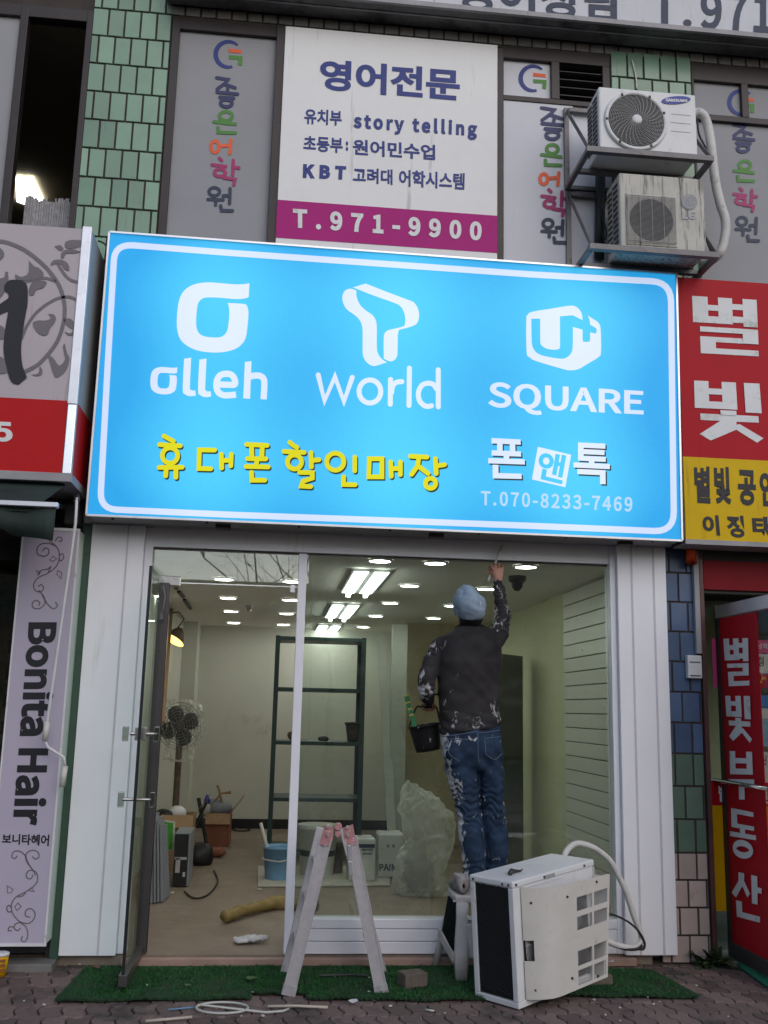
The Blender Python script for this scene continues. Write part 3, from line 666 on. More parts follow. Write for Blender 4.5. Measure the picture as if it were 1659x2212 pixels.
MB().box(-4.2, xr + .01, -.52, -.02, zb_ - .03, zb_ + .02).build('sill_trim', 'grey_under', ls, bev=.004)
T = onplane(-.508)
sw = lambda p: {'s': cL(p)}
letters_strokes('scroll', [sw([(-60, 185), (0, 190), (90, 210), (220, 270), (340, 360), (440, 460), (520, 580), (560, 700), (570, 820), (550, 950), (500, 1080), (420, 1190), (330, 1280), (220, 1340)])], 8.4, 0, 'ink_grey', ls, T)
letters_strokes('scroll', [sw([(190, 1050), (240, 930), (320, 820), (420, 740), (520, 690), (620, 683), (712, 730)]), sw([(515, 400), (560, 470), (620, 530), (728, 562)]), sw([(485, 540), (400, 515), (300, 530), (180, 560)]), sw([(60, 470), (20, 600), (-40, 700)])], 6.2, 0, 'ink_grey', ls, T, groups=[1, 1, 1, 1])
lf = [[(575, 200), (620, 180), (700, 180), (765, 200, 'c'), (720, 225), (690, 245), (620, 255), (575, 245)], [(480, 235, 'c'), (530, 225), (560, 260), (530, 275)], [(540, 340), (540, 300), (580, 265), (640, 260), (715, 285, 'c'), (650, 298), (585, 300), (560, 340)], [(445, 400), (480, 355), (560, 360), (605, 400), (610, 455, 'c'), (560, 430), (545, 400), (500, 390)],
      [(250, 470), (255, 360, 'c'), (300, 410), (350, 430), (385, 490), (300, 530), (150, 530), (135, 480, 'c'), (190, 505)], [(260, 600), (300, 545), (410, 545), (380, 600), (320, 620), (295, 665), (260, 660)], [(290, 910), (340, 890), (400, 890), (450, 870), (425, 830, 'c'), (480, 840), (490, 890), (440, 960), (420, 1010), (375, 1020), (320, 980)],
      [(560, 880), (610, 870), (650, 900), (668, 960), (650, 1015), (600, 1020), (565, 985, 'c'), (620, 1000), (640, 970), (590, 935)], [(420, 1190, 'c'), (470, 1220), (520, 1285), (570, 1240), (565, 1180), (555, 1120), (570, 1090, 'c'), (590, 1170), (612, 1230), (580, 1330), (510, 1390), (470, 1360)], [(200, 1330, 'c'), (280, 1365), (340, 1350), (350, 1295), (375, 1330), (360, 1370), (300, 1375)],
      [(-60, 560), (0, 520), (60, 500), (40, 455, 'c'), (75, 500), (60, 600), (0, 690), (-60, 700)], [(-60, 930), (0, 930), (45, 970), (40, 1040), (-10, 1060), (-60, 1050)], [(-60, 1230), (10, 1210), (60, 1260), (70, 1340), (0, 1360), (-60, 1350)], [(-60, 250), (0, 250), (38, 300), (10, 350), (-60, 370)]]
letters_fill('leaf_print', [cL(p) for p in lf], -.5085, 'ink_grey', ls, T, 4)
letters_fill('brush_stroke', [cL([(40, 580), (80, 535), (150, 530), (215, 550), (242, 600), (243, 740), (220, 870), (190, 1080), (188, 1200), (200, 1290), (238, 1390, 'c'), (165, 1452, 'c'), (120, 1445, 'c'), (85, 1400), (50, 1270), (30, 1150), (40, 1000), (65, 850), (72, 805, 'c'), (-40, 850, 'c'), (-40, 770, 'c'), (75, 690, 'c'), (70, 650), (40, 625)])], -.511, 'ink_black', ls, onplane(-.511), 5)
letters_text('lettering', [('5', [(-17, 910), (26, 912), (28, 955), (-17, 953)])], 0, 'ink_white', ls, .015, T)
# ------------------------------------------------------------------ right red and yellow sign
rs = thing('estate_sign', 'red and yellow box sign with big white and black lettering, right of the blue sign', 'sign', (3.2, -.1, 2.5))
xa = 2.505
MB().box(xa, 6, -.21, -.02, 2.53, 4.30).build('sign_box', 'salon_side', rs)
zm = Z(1470, 986, -.22)
MB().box(xa + .004, 6, -.222, -.205, zm, 4.292).build('red_panel', 'crimson', rs)
MB().box(xa + .004, 6, -.222, -.205, 2.545, zm).build('yellow_panel', 'yellow_face', rs)
MB().box(xa, 6, -.226, -.02, 2.515, 2.545).build('sill_trim', 'grey_under', rs)
R_ = lambda x0, y0, x1, y1: [(x0, y0), (x1, y0), (x1, y1), (x0, y1)]
BLK = {'별': [R_(0, 0, .24, .46), R_(.40, 0, .62, .46), R_(.2, .14, .44, .24), R_(.2, .34, .44, .46), R_(.60, .10, .8, .2), R_(.60, .32, .8, .43), R_(.78, 0, 1, .49), R_(.1, .53, 1, .62), R_(.76, .60, 1, .79), R_(.1, .70, .8, .79), R_(.1, .77, .34, 1), R_(.32, .90, 1, 1)],
       '빛': [R_(0, 0, .22, .46), R_(.42, 0, .64, .46), R_(.2, .12, .44, .22), R_(.2, .34, .44, .46), R_(.76, 0, 1, .5), R_(.38, .48, .62, .56), R_(.08, .55, .95, .66), [(.40, .64), (.62, .64), (.60, .80), (.22, 1), (.06, .90)], [(.52, .74), (.66, .70), (1, .92), (.90, 1)]],
       '부': [R_(.05, 0, .28, .48), R_(.72, 0, .95, .48), R_(.26, .14, .74, .25), R_(.26, .36, .74, .48), R_(0, .58, 1, .70), R_(.40, .69, .62, 1)],
       '동': [R_(.06, 0, .94, .10), R_(.06, .09, .30, .36), R_(.06, .30, .94, .39), R_(.40, .38, .60, .50), R_(0, .48, 1, .58)],
       '산': [[(.28, 0), (.48, 0), (.46, .22), (.14, .58), (-.02, .50), (.26, .2)], [(.36, .24), (.48, .18), (.66, .42), (.56, .52)], R_(.72, 0, .92, .62), R_(.9, .24, 1.06, .36), R_(.12, .64, .34, 1), R_(.32, .87, .98, 1)]}
def block_word(name, m, parent, items, to3):
    mb = MB(); c = 0
    for ch, q in items:
        A = [Vector(p) for p in q]
        mp = lambda x, y: tuple((A[0] * (1 - x) + A[1] * x) * (1 - y) + (A[3] * (1 - x) + A[2] * x) * y)
        for pl in BLK[ch]:
            fill(mb, [[mp(*p) for p in pl]], to3, Vector((0, -.0004 * (c % 9), 0))); c += 1
        if ch == '동':
            cc = [mp(.5 + .32 * math.cos(2 * math.pi * j / 28), .81 + .125 * math.sin(2 * math.pi * j / 28)) for j in range(28)]
            strip(mb, cc, (A[1] - A[0]).length * .2, to3, Vector((0, -.004, 0)), True)
    return face_out(mb.build(name, m, parent, fix=False))
block_word('lettering', 'ink_white', rs, [('별', [(1495, 639), (1634, 648), (1639, 770), (1500, 762)]), ('빛', [(1499, 822), (1640, 829), (1650, 957), (1503, 950)])], onplane(-.2245))
letters_text('lettering', [('별', [(1499, 1006), (1534, 1008), (1535, 1088), (1502, 1086)]), ('빛', [(1542, 1007), (1577, 1009), (1580, 1090), (1545, 1088)]), ('공', [(1593, 1014), (1632, 1016), (1634, 1093), (1596, 1091)]), ('인', [(1640, 1016), (1676, 1018), (1678, 1095), (1643, 1093)]), ('이', [(1517, 1112), (1552, 1113), (1556, 1157), (1519, 1156)]), ('정', [(1569, 1112), (1606, 1114), (1609, 1162), (1572, 1160)]), ('태', [(1624, 1114), (1668, 1116), (1671, 1161), (1627, 1159)])], 0, 'ink_black', rs, .04, onplane(-.2245))
# ------------------------------------------------------------------ air conditioners on brackets
mat('ac_white', (.67, .67, .67), .4, var=.05, dirt=(.42, .39, .35), dscale=9, dth=.60)
mat('ac_old', (.47, .45, .40), .5, var=.12, dirt=(.10, .095, .075), dscale=7, dth=.50, streak=True)
mat('ac_cover', (.60, .57, .52), .42, var=.06, dirt=(.38, .33, .28), dscale=11, dth=.60)
mat('grille', (.42, .41, .40), .5, var=.1)
mat('badge_blue', S(40, 58, 150), .4)
mat('emblem', (.40, .40, .40), .5, var=.1)
mat('hose', (.60, .585, .56), .6, var=.1, bump=.3, bscale=70, dirt=(.36, .33, .30), dscale=9, dth=.58)
mat('cable', (.02, .02, .02), .5)
mat('coil', (.02, .02, .022), .5, .3, var=.4, scale=40)
def fan_grille(c, r, parent, spokes=30, rings=15, hub=.034, y=0):
    mb = MB()
    for i in range(1, rings + 1):
        rr = hub + (r - hub) * i / rings
        mb.tube([(c.x + rr * math.cos(2 * math.pi * j / 36), y - .012 * math.cos(1.4 * rr / r), c.z + rr * math.sin(2 * math.pi * j / 36)) for j in range(36)], .0017, 4, closed=True)
    for s in range(spokes):
        a = 2 * math.pi * s / spokes
        mb.tube([(c.x + (hub + (r - hub) * t / 6) * math.cos(a + .55 * t / 6), y - .014 * math.cos(1.4 * t / 6), c.z + (hub + (r - hub) * t / 6) * math.sin(a + .55 * t / 6)) for t in range(7)], .0021, 4)
    mb.build('fan_grille', 'grille', parent, smooth=True)
RX = Matrix.Rotation(math.radians(90), 4, 'X')     # lathe axis z -> -y
def ac_common(t, x0, x1, y0, y1, z0, z1, m, mside):
    MB().box(x0, x1, y0, y1, z0, z1).build('casing', m, t, bev=.012)
    sd = MB()
    n = 11
    for k in (0, 1):
        for i in range(n):
            zz = z0 + .05 + (z1 - z0 - .09) * i / n; ya = y0 + .03 + k * (y1 - y0 - .04) / 2; yb_ = ya + (y1 - y0 - .07) / 2
            sd.add([(x0 - .003, ya, zz), (x0 - .003, yb_, zz + .012), (x0 - .003, yb_, zz + .034), (x0 - .003, ya, zz + .022)], [(0, 1, 2, 3)])
    sd.build('side_vent', 'black', t)
a1 = thing('air_conditioner', 'clean white outdoor unit with round fan grille and blue oval badge, upper of two', 'air conditioner', (2.255, -.33, 5.02))
ax0, ax1, az0, az1, ay0, ay1 = 1.925, 2.583, 5.022, 5.476, -.46, -.205
ac_common(a1, ax0, ax1, ay0, ay1, az0, az1, 'ac_white', 'black')
c = P(1373.5, 262, -.465); r = .186
MB().lathe([(r, 0), (r, .004)], (c.x, ay0 - .0005, c.z), 40, RX).build('fan_well', 'black', a1)
rg = MB(); rg.tube([(c.x + (r + .012) * math.cos(2 * math.pi * j / 48), ay0 - .006, c.z + (r + .012) * math.sin(2 * math.pi * j / 48)) for j in range(48)], .014, 8, closed=True); rg.build('fan_ring', 'ac_white', a1, smooth=True)
fan_grille(c, r, a1, y=ay0 - .012)
MB().lathe([(.036, 0), (.034, .012), (.02, .018)], (c.x, ay0 - .018, c.z), 24, RX).build('fan_hub', 'ac_white', a1, smooth=True)
for a in (20, 62, 118, 182, 235, 298): MB().box(c.x + (r + .012) * math.cos(math.radians(a)) - .007, c.x + (r + .012) * math.cos(math.radians(a)) + .007, ay0 - .024, ay0, c.z + (r + .012) * math.sin(math.radians(a)) - .007, c.z + (r + .012) * math.sin(math.radians(a)) + .007).build('clip', 'black_plastic', a1)
T = onplane(ay0 - .004)
letters_fill('badge', [[(cAC([(972, 205)])[0][0] + 31.6 * math.cos(a) * math.cos(-.07) - 8.6 * math.sin(a) * math.sin(-.07), cAC([(972, 205)])[0][1] + 31.6 * math.cos(a) * math.sin(-.07) + 8.6 * math.sin(a) * math.cos(-.07)) for a in [2 * math.pi * i / 32 for i in range(32)]]], 0, 'badge_blue', a1, T, sm=False)
letters_text('badge_lettering', [('SAMSUNG', cAC([(884, 190), (1066, 200), (1066, 222), (884, 216)]))], 0, 'ink_white', a1, .02, onplane(ay0 - .006))
ln = MB()
for v0, v1 in ((322, 335), (393, 405), (463, 476)):
    q = cAC([(930, v0), (1092, v1)]); p, p2 = P(*q[0], ay0), P(*q[1], ay0); ln.box(p.x, p2.x, ay0 - .002, ay0 + .002, (p.z + p2.z) / 2, (p.z + p2.z) / 2 + .004)
ln.build('vent_line', 'grille', a1)
a2 = thing('air_conditioner', 'old stained outdoor unit with square wire grille and grey round emblem, lower of two', 'air conditioner', (2.33, -.33, 4.36))
bx0, bx1, bz0, bz1 = 2.050, 2.616, 4.352, 4.874
ac_common(a2, bx0, bx1, ay0, ay1, bz0, bz1, 'ac_old', 'black')
c = P(*cAC([(765, 1200)])[0], ay0); hw = .155
q = MB(); q.box(c.x - hw - .012, c.x + hw + .012, ay0 - .006, ay0 + .01, c.z - hw - .02, c.z + hw + .02); q.build('grille_plate', 'ac_old', a2, bev=.003)
MB().lathe([(.143, 0), (.143, .003)], (c.x, ay0 - .0062, c.z), 40, RX).build('fan_well', 'black', a2)
g = MB()
for i in range(40): g.tube([(c.x - hw, ay0 - .02, c.z - hw + 2 * hw * i / 39), (c.x + hw, ay0 - .02, c.z - hw + 2 * hw * i / 39)], .0014, 4)
for i in range(5): g.tube([(c.x - hw + 2 * hw * i / 4, ay0 - .022, c.z - hw), (c.x - hw + 2 * hw * i / 4, ay0 - .022, c.z + hw)], .0018, 4)
g.tube([(c.x - hw, ay0 - .02, c.z - hw), (c.x + hw, ay0 - .02, c.z - hw), (c.x + hw, ay0 - .02, c.z + hw), (c.x - hw, ay0 - .02, c.z + hw)], .004, 5, closed=True)
g.build('wire_grille', 'grille', a2)
T = onplane(ay0 - .004); ec = cAC([(1082, 1047)])[0]
letters_fill('emblem', [[(ec[0] + 17 * math.cos(2 * math.pi * i / 32), ec[1] + 17 * math.sin(2 * math.pi * i / 32)) for i in range(32)]], 0, 'film', a2, T, sm=False)
letters_strokes('emblem_mark', [cAC([(1088, 1022), (1088, 1072), (1105, 1072)]), cAC([(1095, 1050), (1135, 1050)]), {'s': cAC([(1135, 1052), (1120, 1085), (1080, 1098), (1045, 1080), (1034, 1045), (1050, 1010), (1085, 996)])}], 1.7, 0, 'emblem', a2, onplane(ay0 - .006), groups=[1, 1, 1])
letters_text('lettering', [('LG', cAC([(1022, 1122), (1140, 1122), (1140, 1190), (1022, 1188)]))], 0, 'emblem', a2, .02, T)
def bracket(label, xl, xr, za, ztop, u_bar):
    t = thing('wall_bracket', label, 'bracket', ((xl + xr) / 2, 0, za), 'angle iron brackets carrying the outdoor units')
    yf = -.49
    b = MB(); b.box(xl - .015, xr + .015, yf - .006, yf + .034, za - .032, za + .006); b.build('front_bar', 'bracket_metal', t, bev=.002)
    for x in (xl, xr):
        s = MB(); s.box(x - .017, x + .017, -.006, .016, za - .03, ztop); s.box(x - .016, x + .016, yf + .034, -.006, za - .034, za - .002); s.bar((x, yf + .01, za - .005), (x, -.012, ztop - .03), .028, .008, (1, 0, 0)); s.build('side_frame', 'bracket_metal', t, bev=.002)
    MB().box(xl + .017, xr - .017, -.012, .014, ztop - .03, ztop).build('top_bar', 'bracket_metal', t, bev=.002); b = MB(); b.box(xl + .016, xr - .016, -.012, .014, za - .03, za); b.build('back_bar', 'bracket_metal', t, bev=.002); b = MB(); b.box(xl + .016, xr - .016, -.24, -.205, za - .033, za - .003); b.build('middle_bar', 'bracket_metal', t, bev=.002)
bracket('rusty angle iron bracket under the white unit with the blue badge', 1.845, 2.66, 5.018, 5.607, 0)
bracket('rusty angle iron bracket under the old stained unit', 1.852, 2.668, 4.348, 4.968, 0)
hp = [(1495, 247, -.30), (1508, 243, -.31), (1520, 250, -.31), (1529, 272, -.30), (1537, 320, -.30), (1545, 390, -.28), (1556, 440, -.28), (1567, 475, -.28), (1566, 510, -.27), (1556, 545, -.26), (1538, 562, -.2), (1520, 572, -.1)]
hp2 = catmull([(p[0], p[1]) for p in hp], False, 6); n = len(hp2)
MB().tube([P(p[0], p[1], hp[min(len(hp) - 1, int(i / 6))][2] * (1 - (i / 6) % 1) + hp[min(len(hp) - 1, int(i / 6) + 1)][2] * ((i / 6) % 1)) for i, p in enumerate(hp2)], .030, 12).build('hose', 'hose', None, smooth=True)
tag(bpy.data.objects['hose'], 'white taped refrigerant hose hanging down beside the two wall mounted units', 'hose')
cb = MB()
cb.tube([P(u, v, -.2) for u, v in catmull([(1506, 255), (1510, 290), (1524, 318), (1534, 340)], False)], .006, 6); cb.tube([P(u, v, -.2) for u, v in catmull([(1518, 470), (1524, 510), (1538, 548)], False)], .007, 6)
tag(cb.build('cable', 'cable', smooth=True), 'black cable looping beside the wall mounted outdoor units', 'cable')
cb = MB(); pp = catmull([(1300, 420), (1294, 440), (1300, 470), (1310, 500), (1306, 518), (1299, 500), (1295, 465)], False)
cb.tube([P(u, v, -.08) for u, v in pp], .004, 5); MB
tag(cb.build('cable', 'cable', smooth=True), 'thin loop of cable hanging left of the old stained unit', 'cable')
tag(MB().tube([P(1297, 365, -.03), P(1296, 460, -.03), P(1294, 560, -.03)], .034, 10).build('drain_pipe', 'black_plastic', smooth=True), 'dark vertical pipe on the wall behind the two outdoor units', 'pipe')
tag(MB().tube([P(u, v, .0) for u, v in catmull([(1365, 130), (1370, 150), (1374, 170), (1375, 192)], False)], .006, 6).build('pipe_stub', 'ac_cover', smooth=True), 'thin bent tan pipe rising from the top of the white unit', 'pipe')

# ------------------------------------------------------------------ white shop front
sf = thing('storefront', 'white panelled shop front with big window, plinth and open glass door', 'shop front', (.65, .05, .0))
zs = 2.528
xL0, xL1 = -1.15, -.835
MB().box(xL0, xL1, .0, .13, .055, zs).build('column', 'white_panel', sf, bev=.004)
MB().box(X(277, 1136) - .002, X(277, 1136) + .009, -.0025, .004, .057, zs - .002).build('column_groove', 'groove', sf)
MB().box(xL1 + .001, -.785, .05, .135, .055, zs).build('door_jamb', 'white_frame', sf, bev=.003)
xR0, xR1 = X(1333, 1198), 2.461
MB().box(xR0, xR1, .0, .13, .055, zs).build('column', 'white_panel', sf, bev=.004)
gv = MB()
for u in (1363, 1410): x = X(u, 1186); gv.box(x - .006, x + .006, -.0025, .004, .057, zs - .002)
gv.build('column_groove', 'groove', sf)
yw = .10; xw1 = X(1310, 1224, yw)
MB().box(xw1, xR0 - .001, .035, .14, .055, zs).build('window_jamb', 'white_frame', sf, bev=.003)
xm0, xm1 = X(644, 1250, .04), X(662, 1250, .04)
MB().box(xm0, xm1, .04, .14, .055, 2.40).build('mullion', 'white_frame', sf, bev=.003)
zh = Z(700, 1197, yw)
MB().box(-.785, xw1, .055, .145, zh, 2.60).build('header', 'white_panel', sf)
MB().box(-1.2, 2.5, -.014, .054, 2.53, 2.58).build('header_trim', 'grey_under', sf)
MB().box(-.785, xw1, .088, .112, zh - .012, zh - .001).build('head_channel', 'bronze_frame', sf)
pl = MB(); ztop = Z(900, 1981, yw)
for z0, z1, yy in ((.055, .122, .040), (.126, .192, .037), (.196, ztop, .034)): pl.box(xm1 + .001, xw1, yy, .14, z0, z1)
pl.box(xm1 + .001, xw1, .05, .14, .06, ztop - .01)
pl.build('plinth', 'white_frame', sf, bev=.004)
mat('threshold_wood', (.36, .24, .19), .5, var=.15, scale=8)
MB().box(-.8, 2.2, -.02, .034, .0, .042).build('threshold', 'threshold_wood', sf, bev=.003)
MB().box(xm1, xw1, yw - .004, yw + .004, ztop, zh - .001).build('window_pane', 'glass_clear', sf)
zt1 = Z(500, 1262, yw)
MB().box(-.785, xm0, yw - .004, yw + .004, zt1, zh - .001).build('transom_pane', 'glass_clear', sf)
MB().box(-.785, xm0, yw - .006, yw + .006, zt1 - .006, zt1 - .0005).build('transom_edge', 'steel', sf)
cs = MB(); p = P(637, 1268, yw); cs.box(p.x - .028, p.x + .002, yw - .012, yw + .012, zt1 - .04, zt1 + .01); cs.build('pane_clip', 'alu', sf, bev=.002)
mat('worn_steel', (.42, .40, .38), .3, .9, var=.2, scale=14, dirt=(.62, .60, .56), dscale=16, dth=.56)
# open glass door
xd = -.712; dr = bpy.data.objects.new('door', None); COL.objects.link(dr); dr.parent = sf; dr.location = Vector((xd, .09, .05)) - sf.location
z0d, z1d = .09, 2.205
MB().box(xd - .005, xd + .005, -.572, .06, z0d, z1d).build('pane', 'glass_green', dr)
MB().box(xd - .008, xd + .008, -.580, -.572, .04, z1d).build('edge_seal', 'black', dr)
MB().box(xd - .022, xd + .022, -.585, .06, .036, z0d + .004).build('rail', 'bronze_frame', dr, bev=.003)
MB().box(xd - .022, xd + .040, .055, .115, .05, 2.19).build('stile', 'bronze_frame', dr, bev=.004)
MB().box(xd + .0402, xd + .044, .06, .075, .06, 2.18).build('stile_gasket', 'black', dr)
MB().box(xd - .03, xd + .10, .075, .125, 2.175, 2.235).build('patch_fitting', 'worn_steel', dr, bev=.004)
hk = MB(); hk.tube([(xd + .005, .02, 2.17), (xd + .022, .015, 2.10), (xd + .015, .012, 2.02), (xd + .006, .012, 1.99)], .004, 6); hk.box(xd + .002, xd + .018, 0, .02, 1.96, 1.99); hk.build('door_closer', 'bracket_metal', dr, smooth=False)
glass('acrylic', (.72, .76, .68), 1.6, .12, .12)
for (u, v, kind) in ((297, 1585, 0), (290, 1727, 1)):
    p = PL(u, v, (xd, 0, 0), Vector((1, 0, 0))); yy = -.50
    zz = P(u, v, yy).z; hb = MB()
    if kind == 0:
        hb.box(xd - .03, xd - .005, yy - .035, yy + .035, zz - .035, zz + .035); hb.box(xd + .005, xd + .03, yy - .035, yy + .035, zz - .035, zz + .035); hb.tube([(xd - .06, yy, zz), (xd + .085, yy, zz)], .011, 10); hb.build('lock', 'worn_steel', dr, bev=.004)
    else:
        hb.tube([(xd - .075, yy, zz), (xd + .075, yy, zz)], .009, 10); hb.build('handle_bar', 'worn_steel', dr)
    MB().box(xd - .10, xd - .068, yy - .012, yy + .012, zz - .042, zz + .04).build('knob', 'acrylic', dr, bev=.006); MB().box(xd + .068, xd + .096, yy - .012, yy + .012, zz - .042, zz + .042).build('knob', 'acrylic', dr, bev=.006)

# ------------------------------------------------------------------ inside the shop
CZ = 2.42
MB().box(-1.2, 2.40, .146, 6.5, CZ, CZ + .05).build('ceiling', 'room_ceiling', bd)
wl = MB(); wl.box(-1.2, -1.10, .14, 6.3, .05, CZ); wl.build('inner_wall', 'room_white', bd)
MB().box(-1.2, 1.42, 6.3, 6.4, .05, CZ).build('inner_wall', 'room_white', bd)
MB().box(-1.10, -.93, 5.8, 6.3, .05, CZ).build('inner_wall', 'room_white', bd)
MB().box(2.29, 2.40, .15, 6.4, .05, CZ).build('inner_wall', 'room_green', bd)
MB().box(1.42, 2.29, 5.0, 6.4, .05, CZ).build('inner_wall', 'room_tan', bd)
MB().box(-1.1, 1.42, 6.285, 6.30, .05, .16).build('skirting', 'skirting', bd)
sl = MB(); zz = .10; ysl = 1.70
while zz < 2.36: sl.box(2.27, 2.289, .16, ysl, zz, zz + .098); zz += .105
sl.build('slat_wall', 'slat', bd, bev=.003)
MB().box(2.283, 2.2895, .16, ysl, .06, 2.41).build('slat_groove', 'black', bd)
tr = MB()
for (u0, v0, u1, v1) in ((376, 1263, 382, 1272), (386, 1278, 396, 1290), (398, 1295, 412, 1315)):
    a, b = G(u0, v0, CZ - .01), G(u1, v1, CZ - .01); tr.bar(a, b, .03, .018)
tr.build('ceiling_slot', 'black', bd)
g2 = MB(); g2.bar(G(1138, 1318, CZ - .004), G(1185, 1296, CZ - .004), .05, .006); g2.build('ceiling_slot', 'grille', bd)
# round lights
def downlight(label, grp, p):
    t = thing('ceiling_light', label, 'ceiling light', p, grp)
    MB().lathe([(.070, -.012), (.088, -.004), (.088, 0)], p, 24, caps=False).build('trim_ring', 'ac_white', t, smooth=True)
    MB().lathe([(.070, -.0105), (.0, -.0105)], p, 24, caps=False).build('lamp', 'lamp_glow', t)
    return t
rows = [('leftmost row of five round ceiling lights running back beside the left wall', 'round lights, left row', [(484, 1249), (493, 1290), (499, 1319), (505, 1344), (508, 1363)]),
        ('row of round ceiling lights just left of the white mullion', 'round lights by the mullion', [(631, 1254), (627, 1294), (619, 1324), (612, 1348)]),
        ('row of round ceiling lights right of the fluorescent fixtures', 'round lights right of the fixtures', [(940, 1214), (885, 1263), (843, 1301), (812, 1329), (785, 1353)]),
        ('row of round ceiling lights nearest the painter and the right wall', 'round lights by the painter', [(1136, 1222), (1050, 1270), (977, 1307), (937, 1334)])]
first = None
for lab, grp, pts in rows:
    for u, v in pts:
        p = G(u, v, CZ); p.z = CZ - .0005; p.y = max(p.y, .26)
        if first is None: first = downlight(lab, grp, p); continue
        c_ = copy_tree(first); c_.location = p; tag(c_, lab, None, grp)
for lab, (u, v) in (('lone round ceiling light seen through the open door leaf', (334, 1285)), ('round ceiling light cut by the header above the first fixture', (821, 1209))):
    p = G(u, v, CZ); p.z = CZ - .0005; c_ = copy_tree(first); c_.location = p; tag(c_, lab)
    if 'group' in c_: del c_['group']
# fluorescent fixtures
FX = [('nearest and largest twin tube ceiling fixture behind the shop window', [(375, 500), (470, 357), (715, 365), (610, 503)]),
      ('middle twin tube ceiling fixture behind the shop window', [(278, 670), (318, 583), (510, 587), (460, 672)]),
      ('farthest twin tube ceiling fixture above the green rack', [(202, 782), (235, 722), (390, 727), (355, 783)])]
c6 = crop(609.9, 1111.4, .3268)
for lab, q in FX:
    pts = [G(*p[:2], CZ) for p in c6(q)]; x0 = (pts[0].x + pts[1].x) / 2; x1 = (pts[2].x + pts[3].x) / 2; y0 = (pts[0].y + pts[3].y) / 2; y1 = (pts[1].y + pts[2].y) / 2
    t = thing('fluorescent_light', lab, 'ceiling light', ((x0 + x1) / 2, (y0 + y1) / 2, CZ))
    MB().box(x0, x1, y0, y1, CZ - .02, CZ + .001).build('tray', 'tray_grey', t)
    for k in (0, 1):
        xa, xb = x0 + (x1 - x0) * (.05 + .52 * k), x0 + (x1 - x0) * (.43 + .52 * k)
        MB().quad((xa, y0 + .02, CZ - .0225), (xb, y0 + .02, CZ - .0225), (xb, y1 - .02, CZ - .0225), (xa, y1 - .02, CZ - .0225)).build('reflector', 'reflector_glow', t)
        MB().tube([((xa + xb) / 2, y0 + .03, CZ - .045), ((xa + xb) / 2, y1 - .03, CZ - .045)], .014, 8).build('tube', 'tube_glow', t)
        MB().box((xa + xb) / 2 - .02, (xa + xb) / 2 + .02, y0 + .005, y0 + .03, CZ - .06, CZ - .02).build('end_cap', 'ac_white', t)
def camera_dome(label, u, v, r):
    p = G(u, v, CZ); p.z = CZ
    t = thing('dome_camera', label, 'camera', p); MB().lathe([(r, 0), (r, -.03), (r * .75, -.045)], p, 20).build('base', 'black_plastic', t, smooth=True); MB().lathe([(r * .66, -.04), (r * .6, -.075), (r * .35, -.1), (.004, -.108)], p, 20).build('dome', 'black', t, smooth=True)
camera_dome('black dome camera on the ceiling beside the painter\'s raised hand', 1117, 1245, .065)
camera_dome('black dome camera on the ceiling against the back wall', 460, 1362, .075)
p = G(539, 1308, CZ); t = thing('smoke_detector', 'small grey detector on the ceiling between two rows of round lights', 'detector', (p.x, p.y, CZ))
MB().lathe([(.035, 0), (.035, -.025), (.022, -.03), (.022, -.06)], (p.x, p.y, CZ), 16).build('body', 'grille', t)
# green steel rack
rk = thing('shelf_rack', 'dark green angle steel shelving rack standing behind the mullion', 'shelf rack', (.36, 4.0, .05))
ry0, ry1 = 3.75, 4.28; rx0 = G(575, 1855, .055).x * 1.0 - .0; rx1 = P(786, 1600, ry0).x; rzt = P(590, 1372, ry0).z
for x in (rx0, rx1):
    for y in (ry0, ry1):
        s = 1 if x == rx0 else -1; q = 1 if y == ry0 else -1
        pb = MB(); pb.box(x, x + s * .045, y, y + q * .004, .055, rzt); pb.box(x, x + s * .004, y + q * .0045, y + q * .045, .055, rzt); pb.build('post', 'rack_green', rk)
hl = MB()
for x, s in ((rx1, -1),):
    for y, q in ((ry0, 1), (ry1, -1)):
        for i in range(44):
            z = .1 + i * .045
            if z < rzt - .03: hl.box(x + s * .0052, x + s * .0046, y + q * .012, y + q * .024, z, z + .028)
hl.build('post_slot', 'room_green', rk)
for v in (1372, 1482, 1598, 1720):
    z = P(680, v + 4, ry0).z
    MB().box(rx0 + .005, rx1 - .005, ry0 + .005, ry1 - .005, z - .035, z).build('shelf', 'rack_green', rk, bev=.003)
z = .16; MB().box(rx0 + .005, rx1 - .005, ry0 + .005, ry1 - .005, z - .035, z).build('shelf', 'rack_green', rk, bev=.003)
mat('junk_brown', (.10, .07, .05), .8, var=.4, scale=20)
z3 = P(680, 1602, ry0).z
def lump(name, lab, cat, c, r, m, sd=1, sc=1.0):
    mb = MB().ball(c, r, 16); o = mb.build(name, m, None, smooth=True); displace(o, lambda co, n: noise.noise(co * (14 / sc) + Vector((sd, 0, 0))) * min(Vector(r)) * .35); return tag(o, lab, cat)
lump('rag', 'small crumpled brown rag on the rack shelf left of the mullion', 'rag', (P(632, 1590, ry0 + .2).x, ry0 + .2, z3 + .045), (.06, .05, .05), 'junk_brown', 2)
lump('tape_roll', 'dark flattened roll on the middle rack shelf', 'tape', (P(699, 1590, ry0 + .2).x, ry0 + .2, z3 + .022), (.055, .05, .028), 'black', 3)
pt_ = thing('paint_pot', 'dark pot standing at the right end of the middle rack shelf', 'pot', (P(762, 1590, ry0 + .2).x, ry0 + .2, z3))
MB().lathe([(.05, 0), (.075, .17), (.08, .175)], pt_.location, 20).build('body', 'junk_brown', pt_, smooth=True); MB().lathe([(.078, .16), (.085, .17), (.085, .185), (.02, .19)], pt_.location, 20).build('lid', 'black_plastic', pt_, smooth=True)
